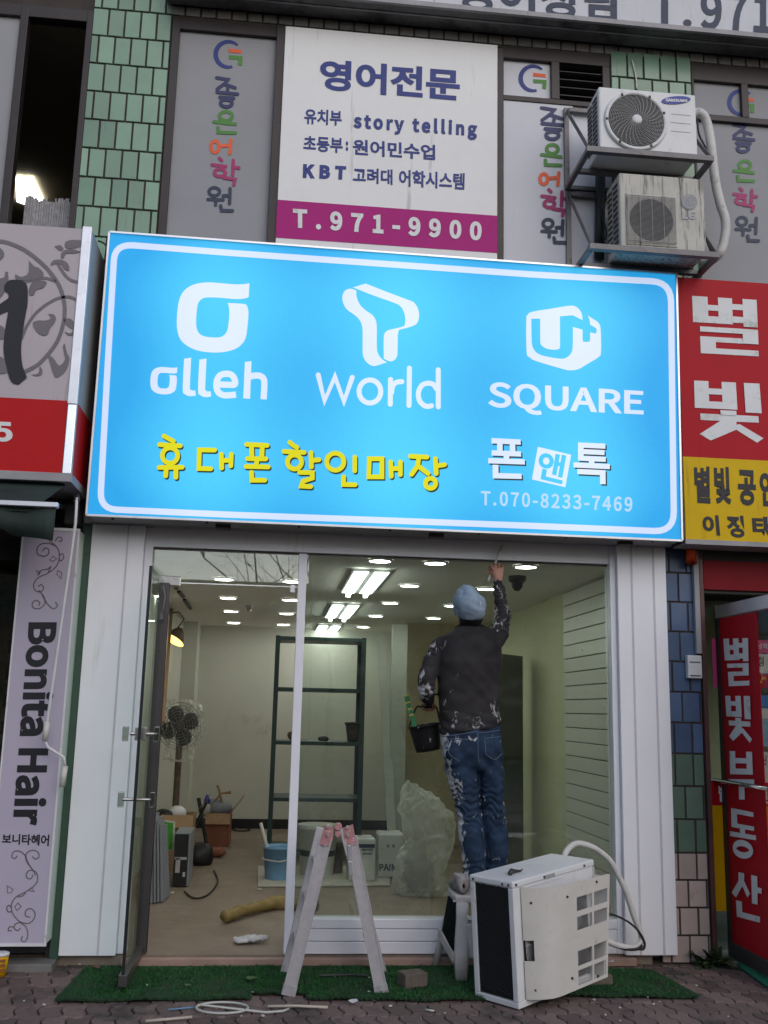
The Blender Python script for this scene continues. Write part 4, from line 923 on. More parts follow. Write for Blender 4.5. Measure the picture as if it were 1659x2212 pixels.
# white boards leaning at the back, block corner
mat('board_pale', (.50, .52, .46), .6, var=.04)
lb = MB(); a = P(838, 1365, 4.6); b = P(868, 1365, 4.6)
lb.bar(P(850, 1870, 4.3), P(824, 1372, 4.9), .09, .02, (0, 1, 0)); tag(lb.build('plank', 'board_pale'), 'narrow pale board leaning against the block behind the rack', 'board')
lb = MB(); lb.box(P(846, 1500, 4.55).x, P(878, 1500, 4.55).x, 4.55, 4.69, .055, 2.36); tag(lb.build('corner_board', 'board_pale'), 'wide upright pale board at the corner of the tan wall', 'board')
# door ajar on the right wall
dd = thing('inner_door', 'dark grey green inner door standing ajar behind the painter', 'door', (2.0, 3.0, .055))
mat('door_dark', (.10, .105, .085), .6, var=.08)
yh = 2.85; xh = P(1121, 1500, yh).x; za = P(1121, 1418, yh).z
b_ = MB(); x2 = xh - .30; b_.prism([(xh, yh, .06), (x2, yh - .35, .06), (x2, yh - .35, za), (xh, yh, za)], (.03, -.025, 0)); b_.build('door_leaf', 'door_dark', dd)
h_ = MB(); h_.tube([(xh - .04, yh - .08, 1.78), (xh - .04, yh - .08, 1.6)], .006, 6); h_.build('handle', 'alu', dd)
# white sheet and pots on the floor
mat('sheet', (.42, .40, .34), .7, var=.1, scale=8)
q = [G(u, v, .056) for u, v in ((557, 1872), (557, 1916), (842, 1914), (842, 1872))]
tag(MB().prism(q, (0, 0, .008)).build('floor_sheet', 'sheet'), 'pale cardboard sheet on the floor under the paint cans', 'sheet')
def bucket(name, lab, c, r, h, m, lidm=None, stripe=None):
    t = thing(name, lab, 'bucket' if name != 'paint_can' else 'paint can', c); c = Vector(c)
    MB().lathe([(r * .82, 0), (r, h), (r * 1.04, h), (r * 1.04, h - .02), (r * .95, h - .025)], c, 26, caps=False).build('body', m, t, smooth=True)
    MB().lathe([(r * .82, .002), (0.002, .002)], c, 26, caps=False).build('base', m, t)
    if lidm: MB().lathe([(r * 1.05, h - .015), (r * 1.05, h + .012), (.002, h + .014)], c, 26, caps=False).build('lid', lidm, t)
    if stripe: MB().lathe([(r * .925, h * .40), (r * .945, h * .52)], c, 26, caps=False).build('label_band', stripe, t)
    return t
mat('bucket_blue', (.15, .30, .46), .45, var=.12); mat('can_white', (.50, .50, .45), .45, var=.06, dirt=(.3, .28, .24), dscale=8); mat('can_dark', (.09, .07, .055), .5, var=.2)
c = G(601, 1897, .065); c.z = .064
bb = bucket('bucket', 'light blue bucket with a white stick on the pale sheet', c, .135, .26, 'bucket_blue')
MB().tube([c + Vector((-.13, .02, .17)), c + Vector((-.14, -.06, .16)), c + Vector((0, -.15, .15)), c + Vector((.13, -.05, .17))], .006, 6).build('bail', 'can_white', bb)
tag(MB().tube([c + Vector((-.04, .02, .05)), c + Vector((-.165, .0, .44))], .014, 8).build('stick', 'can_white', smooth=True), 'white stick standing in the light blue bucket', 'stick')
c = G(684, 1888, .065); c.z = .064; bucket('paint_can', 'tall white plastic paint drum with a green band behind the left ladder leg', c, .17, .40, 'can_white', 'can_white', 'rack_green')
c = G(722, 1884, .065); c.z = .064; bucket('paint_can', 'narrow dark brown paint can between the ladder legs', c, .085, .24, 'can_dark', 'can_dark')
for (u0, u1, v0, v1, lab, txt) in ((752, 810, 1812, 1904, 'square white paint tin with a dark label, right of the ladder hinge', None), (815, 872, 1802, 1895, 'square white tin lettered PAINT beside the plastic bag', 1)):
    p = G((u0 + u1) / 2, v1, .064); t = thing('paint_can', lab, 'paint can', (p.x, p.y + .12, .064)); xa, xb = P(u0, v1, p.y).x, P(u1, v1, p.y).x; zc = P(u0, v0, p.y).z
    MB().box(xa, xb, p.y, p.y + .24, .064, zc).build('body', 'can_white', t, bev=.012)
    MB().tube([(xa + .02, p.y + .02, zc), (xb - .02, p.y + .02, zc), (xb - .02, p.y + .22, zc), (xa + .02, p.y + .22, zc)], .009, 6, closed=True).build('rim', 'alu', t)
    T = onplane(p.y - .003)
    if txt: letters_text('lettering', [('PAINT', [(819, 1866), (868, 1866), (868, 1881), (819, 1881)]), ('K', [(836, 1824), (842, 1824), (842, 1831), (836, 1831)]), ('8', [(847, 1824), (853, 1824), (853, 1831), (847, 1831)])], 0, 'ink_dark', t, .012, T)
    else: MB().box(xa + .01, xb - .008, p.y - .004, p.y, zc - .07, zc - .04).build('label_band', 'ink_dark', t); letters_text('lettering', [('WATER', [(782, 1833), (806, 1833), (806, 1838), (782, 1838)]), ('BASE', [(784, 1842), (804, 1842), (804, 1846), (784, 1846)])], 0, 'ink_dark', t, .02, T)
# translucent bag
m = bpy.data.materials.new('plastic_bag'); m.use_nodes = True; N = m.node_tree.nodes; L = m.node_tree.links; b = N['Principled BSDF']; b.inputs['Base Color'].default_value = (.80, .80, .75, 1); b.inputs['Roughness'].default_value = .16
tn = N.new('ShaderNodeBsdfTransparent'); mx = N.new('ShaderNodeMixShader'); nz = N.new('ShaderNodeTexNoise'); nz.inputs['Scale'].default_value = 3; rr = N.new('ShaderNodeMapRange'); rr.inputs[3].default_value = .10; rr.inputs[4].default_value = .46
lw = N.new('ShaderNodeLayerWeight'); lw.inputs[0].default_value = .5; pw_ = N.new('ShaderNodeMath'); pw_.operation = 'POWER'; pw_.inputs[1].default_value = 1.6; L.new(lw.outputs['Facing'], pw_.inputs[0])
sm_ = N.new('ShaderNodeMath'); sm_.operation = 'MULTIPLY_ADD'; sm_.inputs[1].default_value = .75; sm_.use_clamp = True; L.new(pw_.outputs[0], sm_.inputs[0]); L.new(rr.outputs[0], sm_.inputs[2])
L.new(nz.outputs[0], rr.inputs[0]); L.new(sm_.outputs[0], mx.inputs[0]); L.new(tn.outputs[0], mx.inputs[1]); tl_ = N.new('ShaderNodeBsdfTranslucent'); tl_.inputs[0].default_value = (.76, .77, .71, 1); mt = N.new('ShaderNodeMixShader'); mt.inputs[0].default_value = .5; L.new(b.outputs[0], mt.inputs[1]); L.new(tl_.outputs[0], mt.inputs[2]); L.new(mt.outputs[0], mx.inputs[2]); L.new(mx.outputs[0], N['Material Output'].inputs[0]); MATS['plastic_bag'] = m
c = G(912, 1938, .06); yb = c.y + .16
prof = [(1936, 855, 962), (1915, 846, 975), (1860, 850, 972), (1810, 865, 984), (1770, 868, 990), (1750, 860, 975), (1720, 862, 945), (1700, 868, 915), (1684, 876, 890)]
bm_ = MB(); secs = []
for i, (v, u0, u1) in enumerate([(a[0], a[1], b_[1]) for a, b_ in zip(catmull([(p[0], p[1]) for p in prof], False, 10), catmull([(p[0], p[2]) for p in prof], False, 10))]):
    a, b_ = P(u0, v, yb), P(u1, v, yb); w_ = (b_.x - a.x) / 2
    secs.append(((a + b_) / 2, (w_, 0, 0), (0, max(.03, min(.2, w_ * .8)), 0)))
bm_.loft(secs, 96); o = bm_.build('plastic_bag', 'plastic_bag', None, smooth=True)
displace(o, lambda co, n: noise.noise(co * 4) * .025 - abs(noise.noise(Vector((co.x * 3.2 + co.z * 2.4, co.y * 4, co.z * 12 - co.x * 9)))) * .042 - abs(noise.noise(Vector((co.x * 13 + co.z * 8, co.y * 5, co.z * 4 - co.x * 3 + 7)))) * .030 - abs(noise.noise(Vector((co.x * 10 + co.z * 26, co.y * 9, co.z * 9 - co.x * 20)))) * .007)
tag(o, 'big crumpled translucent plastic bag standing on the shop floor behind the painter', 'bag')
mat('bag_stuff', (.16, .155, .13), .8, var=.4, scale=8)
o = lump('bag_filling', 'x', 'x', (c.x - .0, yb, .22), (.13, .12, .14), 'bag_stuff', 4, 2); tag(o, 'crumpled dark waste inside the translucent plastic bag', 'waste')
mw = MATS['plastic_bag'].copy(); mw.name = 'thin_wrap'; MATS['thin_wrap'] = mw
for nd in mw.node_tree.nodes:
    if nd.type == 'MAP_RANGE': nd.inputs[3].default_value = .0; nd.inputs[4].default_value = .16
# left side clutter: fan in plastic, boxes, computer, leaning panels, spot lamp
mat('cardboard', (.34, .22, .12), .8, var=.12, scale=5, dirt=(.24, .15, .08), dscale=6); mat('cardboard_red', (.23, .085, .05), .8, var=.15)
mat('panel_grey', (.22, .24, .27), .5, var=.12); mat('sign_green', S(60, 150, 40), .5)
fn = thing('stand_fan', 'standing fan wrapped in clear plastic behind the open door', 'fan', (-.72, 3.4, .055)); fc = P(388, 1568, 3.3)
cg = MB()
for i in range(1, 9): cg.tube([(fc.x + .024 * i * math.cos(2 * math.pi * j / 28), fc.y - .05 + .004 * i, fc.z + .026 * i * math.sin(2 * math.pi * j / 28)) for j in range(28)], .0025, 4, closed=True)
for i in range(12): cg.tube([(fc.x, fc.y - .05, fc.z), (fc.x + .192 * math.cos(i * math.pi / 6), fc.y - .018, fc.z + .208 * math.sin(i * math.pi / 6))], .0025, 4)
cg.build('fan_cage', 'bracket_metal', fn)
MB().lathe([(.05, -.02), (.055, .06), (.03, .1)], fc, 18, Matrix.Rotation(math.radians(-90), 4, 'X')).build('motor', 'junk_brown', fn, smooth=True)
f2 = MB()
for i in range(4):
    a = i * math.pi / 2 + .4; f2.ball((fc.x + .105 * math.cos(a), fc.y, fc.z + .11 * math.sin(a)), (.075, .012, .08), 12)
f2.build('fan_blade', 'black_plastic', fn, smooth=True)
MB().tube([(fc.x + .25 * math.cos(t_) * 1, fc.y - .02, fc.z + .23 * math.sin(t_)) for t_ in [math.radians(a) for a in range(-70, 60, 8)]], .005, 6).build('fan_guard', 'can_white', fn)
f3 = MB(); f3.tube([(fc.x, fc.y + .1, .06), (fc.x, fc.y + .08, fc.z)], .03, 10); f3.lathe([(.2, 0), (.19, .03), (.03, .06)], (fc.x, fc.y + .1, .056), 20); f3.build('fan_stand', 'junk_brown', fn)
o = MB().loft([((fc.x + .02, fc.y, .95 - .0), (.15, 0, 0), (0, .1, 0)), ((fc.x, fc.y, 1.15), (.13, 0, 0), (0, .1, 0)), ((fc.x + .03, fc.y, fc.z - .2), (.15, 0, 0), (0, .12, 0)), ((fc.x + .03, fc.y, fc.z), (.21, 0, 0), (0, .14, 0)), ((fc.x + .02, fc.y, fc.z + .2), (.19, 0, 0), (0, .12, 0)), ((fc.x, fc.y, fc.z + .25), (.08, 0, 0), (0, .06, 0))], 48).build('plastic_wrap', 'thin_wrap', fn, smooth=True); remesh(o, .02, 2); displace(o, lambda co, n: -abs(noise.noise(Vector((co.x * 16, co.y * 9, co.z * 9)))) * .07 - abs(noise.noise(co * 26)) * .02)
def cbox(lab, u0, u1, v0, v1, y, d, m, flaps=True, grp=None):
    a, b_ = P(u0, v1, y), P(u1, v0, y); t = thing('cardboard_box', lab, 'box', ((a.x + b_.x) / 2, y + d / 2, a.z)); s = MB(); z0, z1 = a.z, b_.z; w_ = .008
    s.box(a.x, b_.x, y, y + w_, z0, z1); s.box(a.x, b_.x, y + d - w_, y + d, z0, z1); s.box(a.x, a.x + w_, y + w_, y + d - w_, z0, z1); s.box(b_.x - w_, b_.x, y + w_, y + d - w_, z0, z1); s.box(a.x + w_, b_.x - w_, y + w_, y + d - w_, z0, z0 + w_); s.build('body', m, t)
    if flaps:
        f = MB(); f.prism([(b_.x, y + .01, z1), (b_.x, y + d - .01, z1), (b_.x + .12, y + d, z1 + .16), (b_.x + .12, y + .0, z1 + .16)], (.006, 0, .004)); f.prism([(a.x, y - .004, z1), (b_.x, y - .004, z1), (b_.x, y - .05, z1 - .10), (a.x, y - .05, z1 - .10)], (0, .005, .003)); f.build('flap', 'cardboard', t)
    return t
yb1 = G(472, 1828, .055).y
cbox('red brown open cardboard box full of clutter at the back', 441, 498, 1758, 1828, yb1, .45, 'cardboard_red')
z = P(470, 1758, yb1).z
lump('plastic_sack', 'grey crumpled plastic sack on the red brown box', 'sack', (P(468, 1740, yb1 + .2).x, yb1 + .22, z + .03), (.17, .14, .10), 'panel_grey', 6, 2)
b_ = thing('spray_bottle', 'small bottle with a blue cap in the red brown box', 'bottle', (P(447, 1735, yb1 + .1).x, yb1 + .1, z - .02)); MB().lathe([(.035, 0), (.04, .08), (.02, .12)], b_.location, 14).build('body', 'can_white', b_, smooth=True); MB().lathe([(.03, .11), (.034, .14), (.012, .2)], b_.location, 12).build('cap', 'badge_blue', b_, smooth=True)
yb2 = G(420, 1880, .055).y
cbox('tan cardboard box behind the computer, with a white helmet shape on top', 340, 418, 1762, 1880, yb2, .35, 'cardboard')
lump('round_lamp', 'white round lampshade lying in the tan cardboard box', 'lamp', (P(383, 1752, yb2 + .15).x, yb2 + .15, P(383, 1755, yb2 + .15).z), (.085, .07, .07), 'ac_white', 8, 9)
lump('rag', 'dark cloth lying in the tan cardboard box', 'rag', (P(358, 1756, yb2 + .15).x, yb2 + .15, P(358, 1760, yb2 + .15).z), (.10, .09, .05), 'black', 9)
yp_ = G(392, 1915, .055).y; a, b_ = P(371, 1915, yp_), P(410, 1838, yp_)
pc = thing('computer_tower', 'black computer tower with silver panels standing on the shop floor', 'computer', ((a.x + b_.x) / 2, yp_ + .2, .055))
zpt = P(410, 1800, yp_).z
MB().box(a.x, b_.x, yp_, yp_ + .42, .056, zpt).build('case', 'panel_grey', pc, bev=.004)
MB().box(a.x + .004, b_.x - .012, yp_ - .012, yp_, .062, zpt - .006).build('front_panel', 'black', pc, bev=.003)
q = MB(); zz = zpt - .20; q.box(a.x + .01, b_.x - .02, yp_ - .015, yp_ - .012, zz, zz + .02); q.box(a.x + .02, a.x + .055, yp_ - .015, yp_ - .012, .16, .27); q.box(b_.x - .045, b_.x - .025, yp_ - .015, yp_ - .012, .13, .165); q.build('trim_plate', 'alu', pc)
gs = thing('green_sign', 'small bright green board with pale edge leaning behind the computer', 'board', (a.x - .02, yp_ + .1, .5))
q = [P(342, 1770, yp_ + .2), P(378, 1775, yp_ + .2), P(376, 1835, yp_ + .2), P(342, 1840, yp_ + .2)]
MB().prism(q, (0, .02, 0)).build('board', 'can_white', gs); MB().prism([P(344, 1774, yp_ + .197), P(374, 1778, yp_ + .197), P(372, 1835, yp_ + .197), P(344, 1838, yp_ + .197)], (0, .003, 0)).build('green_face', 'sign_green', gs)
for i in range(4):
    y0 = 1.50 + i * .03; xx_ = G(330 + i * 9, 1948 - i * 4, .055).x
    ob = MB().prism([(xx_ - .01, 1.56 + .02 * i, .056), (xx_ + .02, 1.86, .056), (xx_ - .03, 1.86, .66 - .03 * i), (xx_ - .05, 1.56 + .02 * i, .68 - .03 * i)], (.014, 0, .001)).build('wall_panel', 'panel_grey', None, bev=.003)
    tag(ob, 'long grey panel in the leaning stack by the open door', 'panel', 'grey panels leaning in a stack')
tag(MB().bar(P(352, 1560, 2.6), P(372, 1300, 4.4), .03, .03).build('pole', 'cardboard'), 'thin wooden pole leaning against the left wall beside the fan', 'pole')
sp_ = thing('spot_lamp', 'small clip spot lamp glowing orange by the left wall', 'lamp', P(380, 1375, 4.4)); p = P(378, 1378, 4.4)
MB().lathe([(.12, -.03), (.05, .09), (.02, .12)], p, 20, Matrix.Rotation(-.35, 4, 'X') @ Matrix.Rotation(.45, 4, 'Y'), caps=False).build('shade', 'junk_brown', sp_, smooth=True); MB().lathe([(.115, -.028), (.002, -.022)], p, 20, Matrix.Rotation(-.35, 4, 'X') @ Matrix.Rotation(.45, 4, 'Y'), caps=False).build('bulb', 'warm_glow', sp_)
MB().tube([p + Vector((.02, 0, .1)), p + Vector((.08, .02, .2)), p + Vector((.02, .03, .27)), p + Vector((-.05, .03, .26))], .007, 6).build('neck', 'black', sp_)
for k in (0,):
    q = MB(); pA = P(452, 1885, yp_ + 1.2); pA.z = .06; q.bar((pA.x, pA.y, .06), (pA.x - .14, pA.y + .1, .62), .035, .02); q.bar((pA.x - .30, pA.y - .05, .06), (pA.x - .05, pA.y - .08, .60), .035, .02); q.bar((pA.x - .28, pA.y, .07), (pA.x + .02, pA.y, .07), .03, .03)
    tag(q.build('folding_stand', 'black_plastic', bev=.003), 'black folded metal stand between the computer and the red brown box', 'stand')
tag(MB().tube([G(u, v, .062) for u, v in catmull([(492, 1786), (505, 1793), (525, 1795), (540, 1792), (520, 1787), (505, 1790)], False)], .008, 5).build('cable', 'cable'), 'tangled black cable on the floor by the back wall', 'cable')
for nm, lab, ct, u, v, dy, r, m_, sd in (('duffel_bag', 'black slumped bag between the computer and the cardboard boxes', 'bag', 428, 1868, .5, (.13, .12, .11), 'black', 31), ('work_jacket', 'dark grey jacket heaped against the left wall below the fan', 'jacket', 352, 1838, .3, (.15, .12, .17), 'junk_brown', 32), ('tool_pouch', 'brown leather tool pouch on the floor in front of the red brown box', 'pouch', 468, 1852, .1, (.09, .07, .05), 'cardboard_red', 33)):
    g_ = G(u, v, .055); lump(nm, lab, ct, (g_.x, g_.y + .05, .055 + r[2] * .8), r, m_, sd, 1.4)
for k_, (u, v, l_, lab) in enumerate(((480, 1738, .34, 'hammer like tool with wooden handle sticking out of the red brown box'), (455, 1742, .26, 'thin metal tool lying across the clutter in the red brown box'))):
    p_ = P(u, v, yb1 + .12); tag(MB().tube([p_, p_ + Vector((.10 if k_ else -.05, .05, l_ * .5)), p_ + Vector((.2 if k_ else -.07, .05, l_ * .55))], [.012, .012, .018], 8).build('hand_tool', 'stick_tool' if 'stick_tool' in MATS else 'cardboard', None, smooth=True), lab, 'tool')
tag(MB().tube([G(u, v, .06) for u, v in catmull([(398, 1925), (420, 1940), (450, 1932), (470, 1905), (462, 1880)], False)], .007, 5).build('cable', 'cable'), 'black cable curving over the floor from the computer', 'cable')
mat('kraft', (.24, .17, .06), .7, var=.2, scale=12)
pts = [(484, 1994), (505, 1988), (530, 1980), (560, 1971), (590, 1964), (620, 1962), (655, 1966), (680, 1970)]
o = MB().tube([G(u, v, .06) + Vector((0, .03, .036)) for u, v in catmull([(a, b) for a, b in pts], False, 8)], [.030 + .005 * math.sin(i * .21) + .0004 * i for i in range(57)], 18).build('paper_roll', 'kraft', None, smooth=True)
displace(o, lambda co, n: noise.noise(co * 40) * .007 + noise.noise(co * 12) * .012); tag(o, 'crumpled yellowish roll of wrapping lying across the shop floor', 'roll')
mat('glove', (.55, .55, .55), .8, var=.1)
gp = G(542, 2036, .056)
o = MB(); o.ball((gp.x, gp.y, .078), (.06, .045, .022), 18); o.ball((gp.x + .06, gp.y + .02, .078), (.045, .03, .02), 14)
for i in range(4): o.ball((gp.x - .06 - .005 * i, gp.y - .045 + .027 * i, .072), (.045, .012, .012), 10)
o = o.build('work_glove', 'glove', None, smooth=True); remesh(o, .006, 2); displace(o, lambda co, n: noise.noise(co * 45) * .008); tag(o, 'white work glove lying on the floor just inside the doorway', 'glove')
for (u, v, lab) in ((372, 1930, 'small scrap of tape on the floor beside the leaning panels'), (560, 1922, 'white paper scrap on the floor at the edge of the pale sheet')):
    p = G(u, v, .056); tag(MB().lathe([(.018, 0), (.018, .012), (.008, .012), (.008, 0)], (p.x, p.y, .056), 12, caps=False).build('tape_scrap', 'can_white'), lab, 'scrap')
# ------------------------------------------------------------------ left: hair salon front
sn = thing('storefront', 'dark hair salon front with glass and green steel post at the far left', 'shop front', (-2.4, .1, 0))
MB().box(-1.205, -1.152, .02, .13, .03, 2.56).build('post', 'green_paint', sn, bev=.003)
MB().box(-1.23, -1.206, .05, .13, .03, 2.60).build('post_strip', 'dark_metal', sn)
MB().box(-4.2, -1.23, 2.2, 2.3, 0, 2.7).build('back_wall', 'salon_room', sn); MB().box(-4.2, -1.21, .13, 2.2, 2.60, 2.7).build('ceiling', 'salon_room', sn); MB().box(-4.2, -1.21, .1, 2.3, -.05, .04).build('floor', 'junk_brown', sn)
MB().box(-4.2, -1.53, .095, .105, .30, 2.3).build('window_pane', 'glass_dark', sn)
s = MB(); s.box(-4.2, -1.231, .06, .14, .06, .30); s.box(-4.2, -1.231, .06, .14, 2.30, 2.6); s.box(-1.57, -1.50, .06, .14, .30, 2.30); s.build('frame', 'dark_metal', sn)
s = MB(); s.bar((-2.1, .5, 2.25), (-1.5, .5, 1.95), .06, .02); s.box(-1.75, -1.52, .9, .95, .9, 1.9); s.build('rail', 'green_paint', sn)
st = MB()
for i in range(4): st.box(-1.72, -1.70 + .14, .55, .56, 1.25 + i * .17, 1.33 + i * .17)
st.build('shelf', 'junk_brown', sn)
MB().box(-4.2, -1.16, -.10, .06, -.02, .035).build('step', 'concrete', sn, bev=.006)
lb = thing('lightbox_sign', 'tall narrow lavender lightbox with black vertical lettering and scrolls, left of the shop', 'sign', (-1.36, -.06, .14))
bx0_, bx1_, bz0_, bz1_ = -1.52, -1.196, .145, 2.462
MB().box(bx0_, bx1_, -.14, .02, bz0_, bz1_).build('box', 'pale_side', lb, bev=.004)
MB().box(bx0_ + .006, bx1_ - .008, -.148, -.141, bz0_ + .008, bz1_ - .008).build('face', 'box_face', lb)
ed = MB(); ed.box(bx0_ - .004, bx1_ + .004, -.152, -.135, bz0_ - .006, bz0_ + .010); ed.box(bx0_ - .004, bx1_ + .004, -.152, -.135, bz1_ - .010, bz1_ + .006); ed.box(bx0_ - .003, bx0_ + .006, -.1515, -.135, bz0_ + .01, bz1_ - .01); ed.box(bx1_ - .008, bx1_ + .003, -.1515, -.135, bz0_ + .01, bz1_ - .01); ed.build('edge_trim', 'ac_white', lb)
T = onplane(-.150)
letters_text('lettering', [('Bonita Hair', [(126, 1344), (97, 1783), (26, 1783), (61, 1344)])], 0, 'ink_black', lb, .016, T)
letters_text('lettering', [('보니타헤어', [(5, 1801), (107, 1803), (105, 1828), (4, 1822)])], 0, 'ink_black', lb, .03, T)
c8s = lambda p: {'s': c8(p)}
fl = [[(232, 185), (205, 175), (175, 178), (158, 195), (160, 220), (185, 230), (205, 220), (205, 200), (190, 195), (182, 207)], [(210, 165), (240, 190), (252, 225), (240, 270), (205, 300), (160, 322), (142, 352), (150, 375), (172, 380), (185, 365), (175, 350), (163, 358)], [(165, 375), (185, 400), (190, 430), (170, 450), (145, 450), (136, 432), (150, 417), (168, 425), (165, 438)], [(180, 395), (200, 430), (225, 452), (243, 440), (235, 425)], [(235, 165), (245, 150), (260, 152), (262, 165), (250, 165)], [(250, 225), (265, 220), (270, 235), (258, 250), (250, 240)], [(160, 310), (175, 290), (200, 285), (215, 275), (205, 295)],
      [(150, 1580), (140, 1560), (112, 1520), (112, 1490), (135, 1475), (160, 1482), (165, 1502), (150, 1512), (138, 1502)], [(140, 1560), (120, 1530), (105, 1495), (80, 1478), (58, 1482), (50, 1500), (62, 1510), (72, 1500)], [(138, 1580), (132, 1595), (115, 1592), (112, 1575), (125, 1560), (150, 1565), (160, 1590), (150, 1620), (110, 1650), (65, 1675), (48, 1710), (55, 1745), (85, 1780), (110, 1800), (118, 1835), (105, 1862), (90, 1855), (95, 1840)], [(85, 1778), (118, 1785), (142, 1768), (148, 1740), (130, 1722), (110, 1730), (108, 1752), (125, 1758)], [(85, 1780), (65, 1788), (60, 1805), (75, 1815), (85, 1805)], [(55, 1800), (40, 1800), (35, 1815), (48, 1815)], [(50, 1735), (35, 1735), (28, 1720), (38, 1708), (48, 1716)], [(75, 1672), (95, 1668), (108, 1655)]]
letters_strokes('scroll', [c8s(p) for p in fl], 2.5, 0, 'ink_grey', lb, T, groups=[1] * len(fl))
letters_strokes('leaf_print', [{'closed': c8(p)} for p in ([(210, 245), (225, 230), (240, 240), (225, 252)], [(245, 290), (262, 300), (258, 325), (240, 305)], [(152, 290), (172, 296), (166, 306)], [(30, 1625), (55, 1640), (48, 1655), (32, 1655)], [(120, 1645), (135, 1635), (145, 1650)], [(62, 1715), (75, 1698), (90, 1712), (72, 1730)])], 1.6, 0, 'ink_grey', lb, T, groups=[1] * 6)
aw = thing('awning', 'dark green folded canvas awning under the salon sign', 'awning', (-2.4, -.5, 2.4))
MB().prism([(-4.2, -.46, 2.66), (-1.235, -.46, 2.66), (-1.33, -.80, 2.44), (-4.2, -.80, 2.44)], (0, .006, .01)).build('canvas', 'awning', aw)
pz = P(127, 1092, -.80); MB().box(-4.2, pz.x, -.83, -.79, pz.z - .016, pz.z + .012).build('front_rail', 'alu', aw, bev=.004)
va = MB(); rnd = random.Random(2)
nv = 26; zv = pz.z - .017; vs = []
for i in range(nv + 1):
    x = -2.6 + (pz.x - .01 + 2.6) * i / nv; vs.append((x, -.805 + .014 * math.sin(i * .9), zv)); vs.append((x, -.80 + .03 * math.sin(i * .9 + .4), zv - .135 - .018 * math.sin(i * .5) - (.035 if i > nv - 5 else 0)))
va.add(vs, [(2 * i, 2 * i + 1, 2 * i + 3, 2 * i + 2) for i in range(nv)]); o = va.build('valance', 'awning', aw, smooth=True); so_ = o.modifiers.new('t', 'SOLIDIFY'); so_.thickness = .004
ar = MB(); ar.bar((-1.30, -.03, 2.62), (-1.335, -.79, pz.z), .03, .03); ar.build('arm', 'dark_metal', aw)
MB().box(-1.30, -1.21, -.12, -.02, 2.50, 2.63).build('arm_bracket', 'dark_metal', aw, bev=.01)
ck = thing('awning_crank', 'thin white hand crank rod hanging in front of the lightbox', 'crank', P(140, 1600, -.3))
pA = P(166, 1075, -.36); pB = P(163, 1130, -.34); pC = P(102, 1560, -.24); pD = P(97, 1600, -.235); pE = P(103, 1614, -.23); pF = P(138, 1636, -.225); pG = P(141, 1655, -.225); pH = P(134, 1700, -.225)
MB().tube([pA, pB, pC, pD, pE, pF, pG], .0085, 8).build('rod', 'ac_white', ck, smooth=True)
MB().tube([pC, pD], .017, 10).build('grip', 'ac_cover', ck, smooth=True); MB().tube([pG, pH], .016, 10).build('grip', 'ac_cover', ck, smooth=True)
MB().tube([pA + Vector((0, 0, -.02)), pA + Vector((-.02, .1, .03))], .018, 8).build('hook', 'dark_metal', ck)
cw = MB()
cw.tube([P(u, v, -.06) for u, v in catmull([(212, 520), (228, 530), (232, 560), (222, 640), (214, 760), (212, 900), (206, 1000), (196, 1060), (180, 1080)], False)], .006, 6)
tag(cw.build('cable', 'cable', smooth=True), 'loose black cable running down the gap between the salon sign and the blue sign', 'cable')
# ------------------------------------------------------------------ right: tiled pier, estate office
x0, x1 = 2.40, X(1508, 1300, .05); 
MB().box(x0, x1, .052, .14, 0, 2.6).build('pier', 'grout', bd)
def tiles_y(name, z0, z1, m): 
    o = tiles(name, x0 - .02, x1, z0, z1, .044, .118, (z1 - z0) / max(1, round((z1 - z0) / .178)) + .0001, m, .5); return o
zA = Z(1490, 1628, .05); zB = Z(1500, 1842, .05)
tiles_y('pier_tiles', zA, 2.56, 'tile_blue'); tiles_y('pier_tiles', zB, zA, 'tile_dgreen'); tiles_y('pier_tiles', .0, zB, 'tile_cream')
eo = thing('storefront', 'estate office front with red header, posters and an open glass door at the far right', 'shop front', (3.4, .1, 0))
xs0 = x1 + .002; xs1 = xs0 + .03
MB().box(xs0 - .04, xs0 - .005, .01, .043, Z(1510, 1412, .02), Z(1495, 1190, .02)).build('conduit', 'film', eo, bev=.003)
mat('post_brown', (.10, .045, .04), .4, .2, var=.3, scale=5)
MB().box(xs0, xs0 + .028, .02, .14, .03, 2.53).build('post', 'post_brown', eo, bev=.003)
xq = xs0 + .03
MB().box(xq, 6, .02, .05, Z(1550, 1274, .03), Z(1550, 1212, .03)).build('header_panel', 'crimson_shaded', eo)
MB().box(xq, 6, .052, .14, Z(1550, 1280, .03), 2.60).build('header', 'dark_metal', eo)
MB().box(xq, 6, 2.6, 2.7, 0, 2.7).build('back_wall', 'room_tan', eo); MB().box(xq, 6, .12, 2.7, 2.5, 2.6).build('ceiling', 'room_ceiling', eo); MB().box(xq, 6, .0, 2.7, -.05, .03).build('floor', 'concrete', eo)
MB().box(xq + .02, 6, .118, .126, .06, Z(1550, 1281, .12)).build('window_pane', 'glass_green', eo)
a, b = P(1543, 1740, .11), P(1575, 1968, .11)
MB().box(xq + .03, 4.6, .108, .112, b.z, a.z).build('yellow_film', 'yellow_film', eo); MB().box(xq + .03, 4.6, .108, .112, a.z + .001, P(1543, 1686, .11).z).build('red_film', 'crimson', eo)
letters_text('lettering', [('별', [(1552, 1696), (1566, 1697), (1567, 1733), (1553, 1732)])], 0, 'ink_white', eo, .04, onplane(.105))
letters_text('lettering', [('빛', [(1637, 1700), (1659, 1701), (1660, 1737), (1638, 1736)])], 0, 'ink_white', eo, .04, onplane(.105))
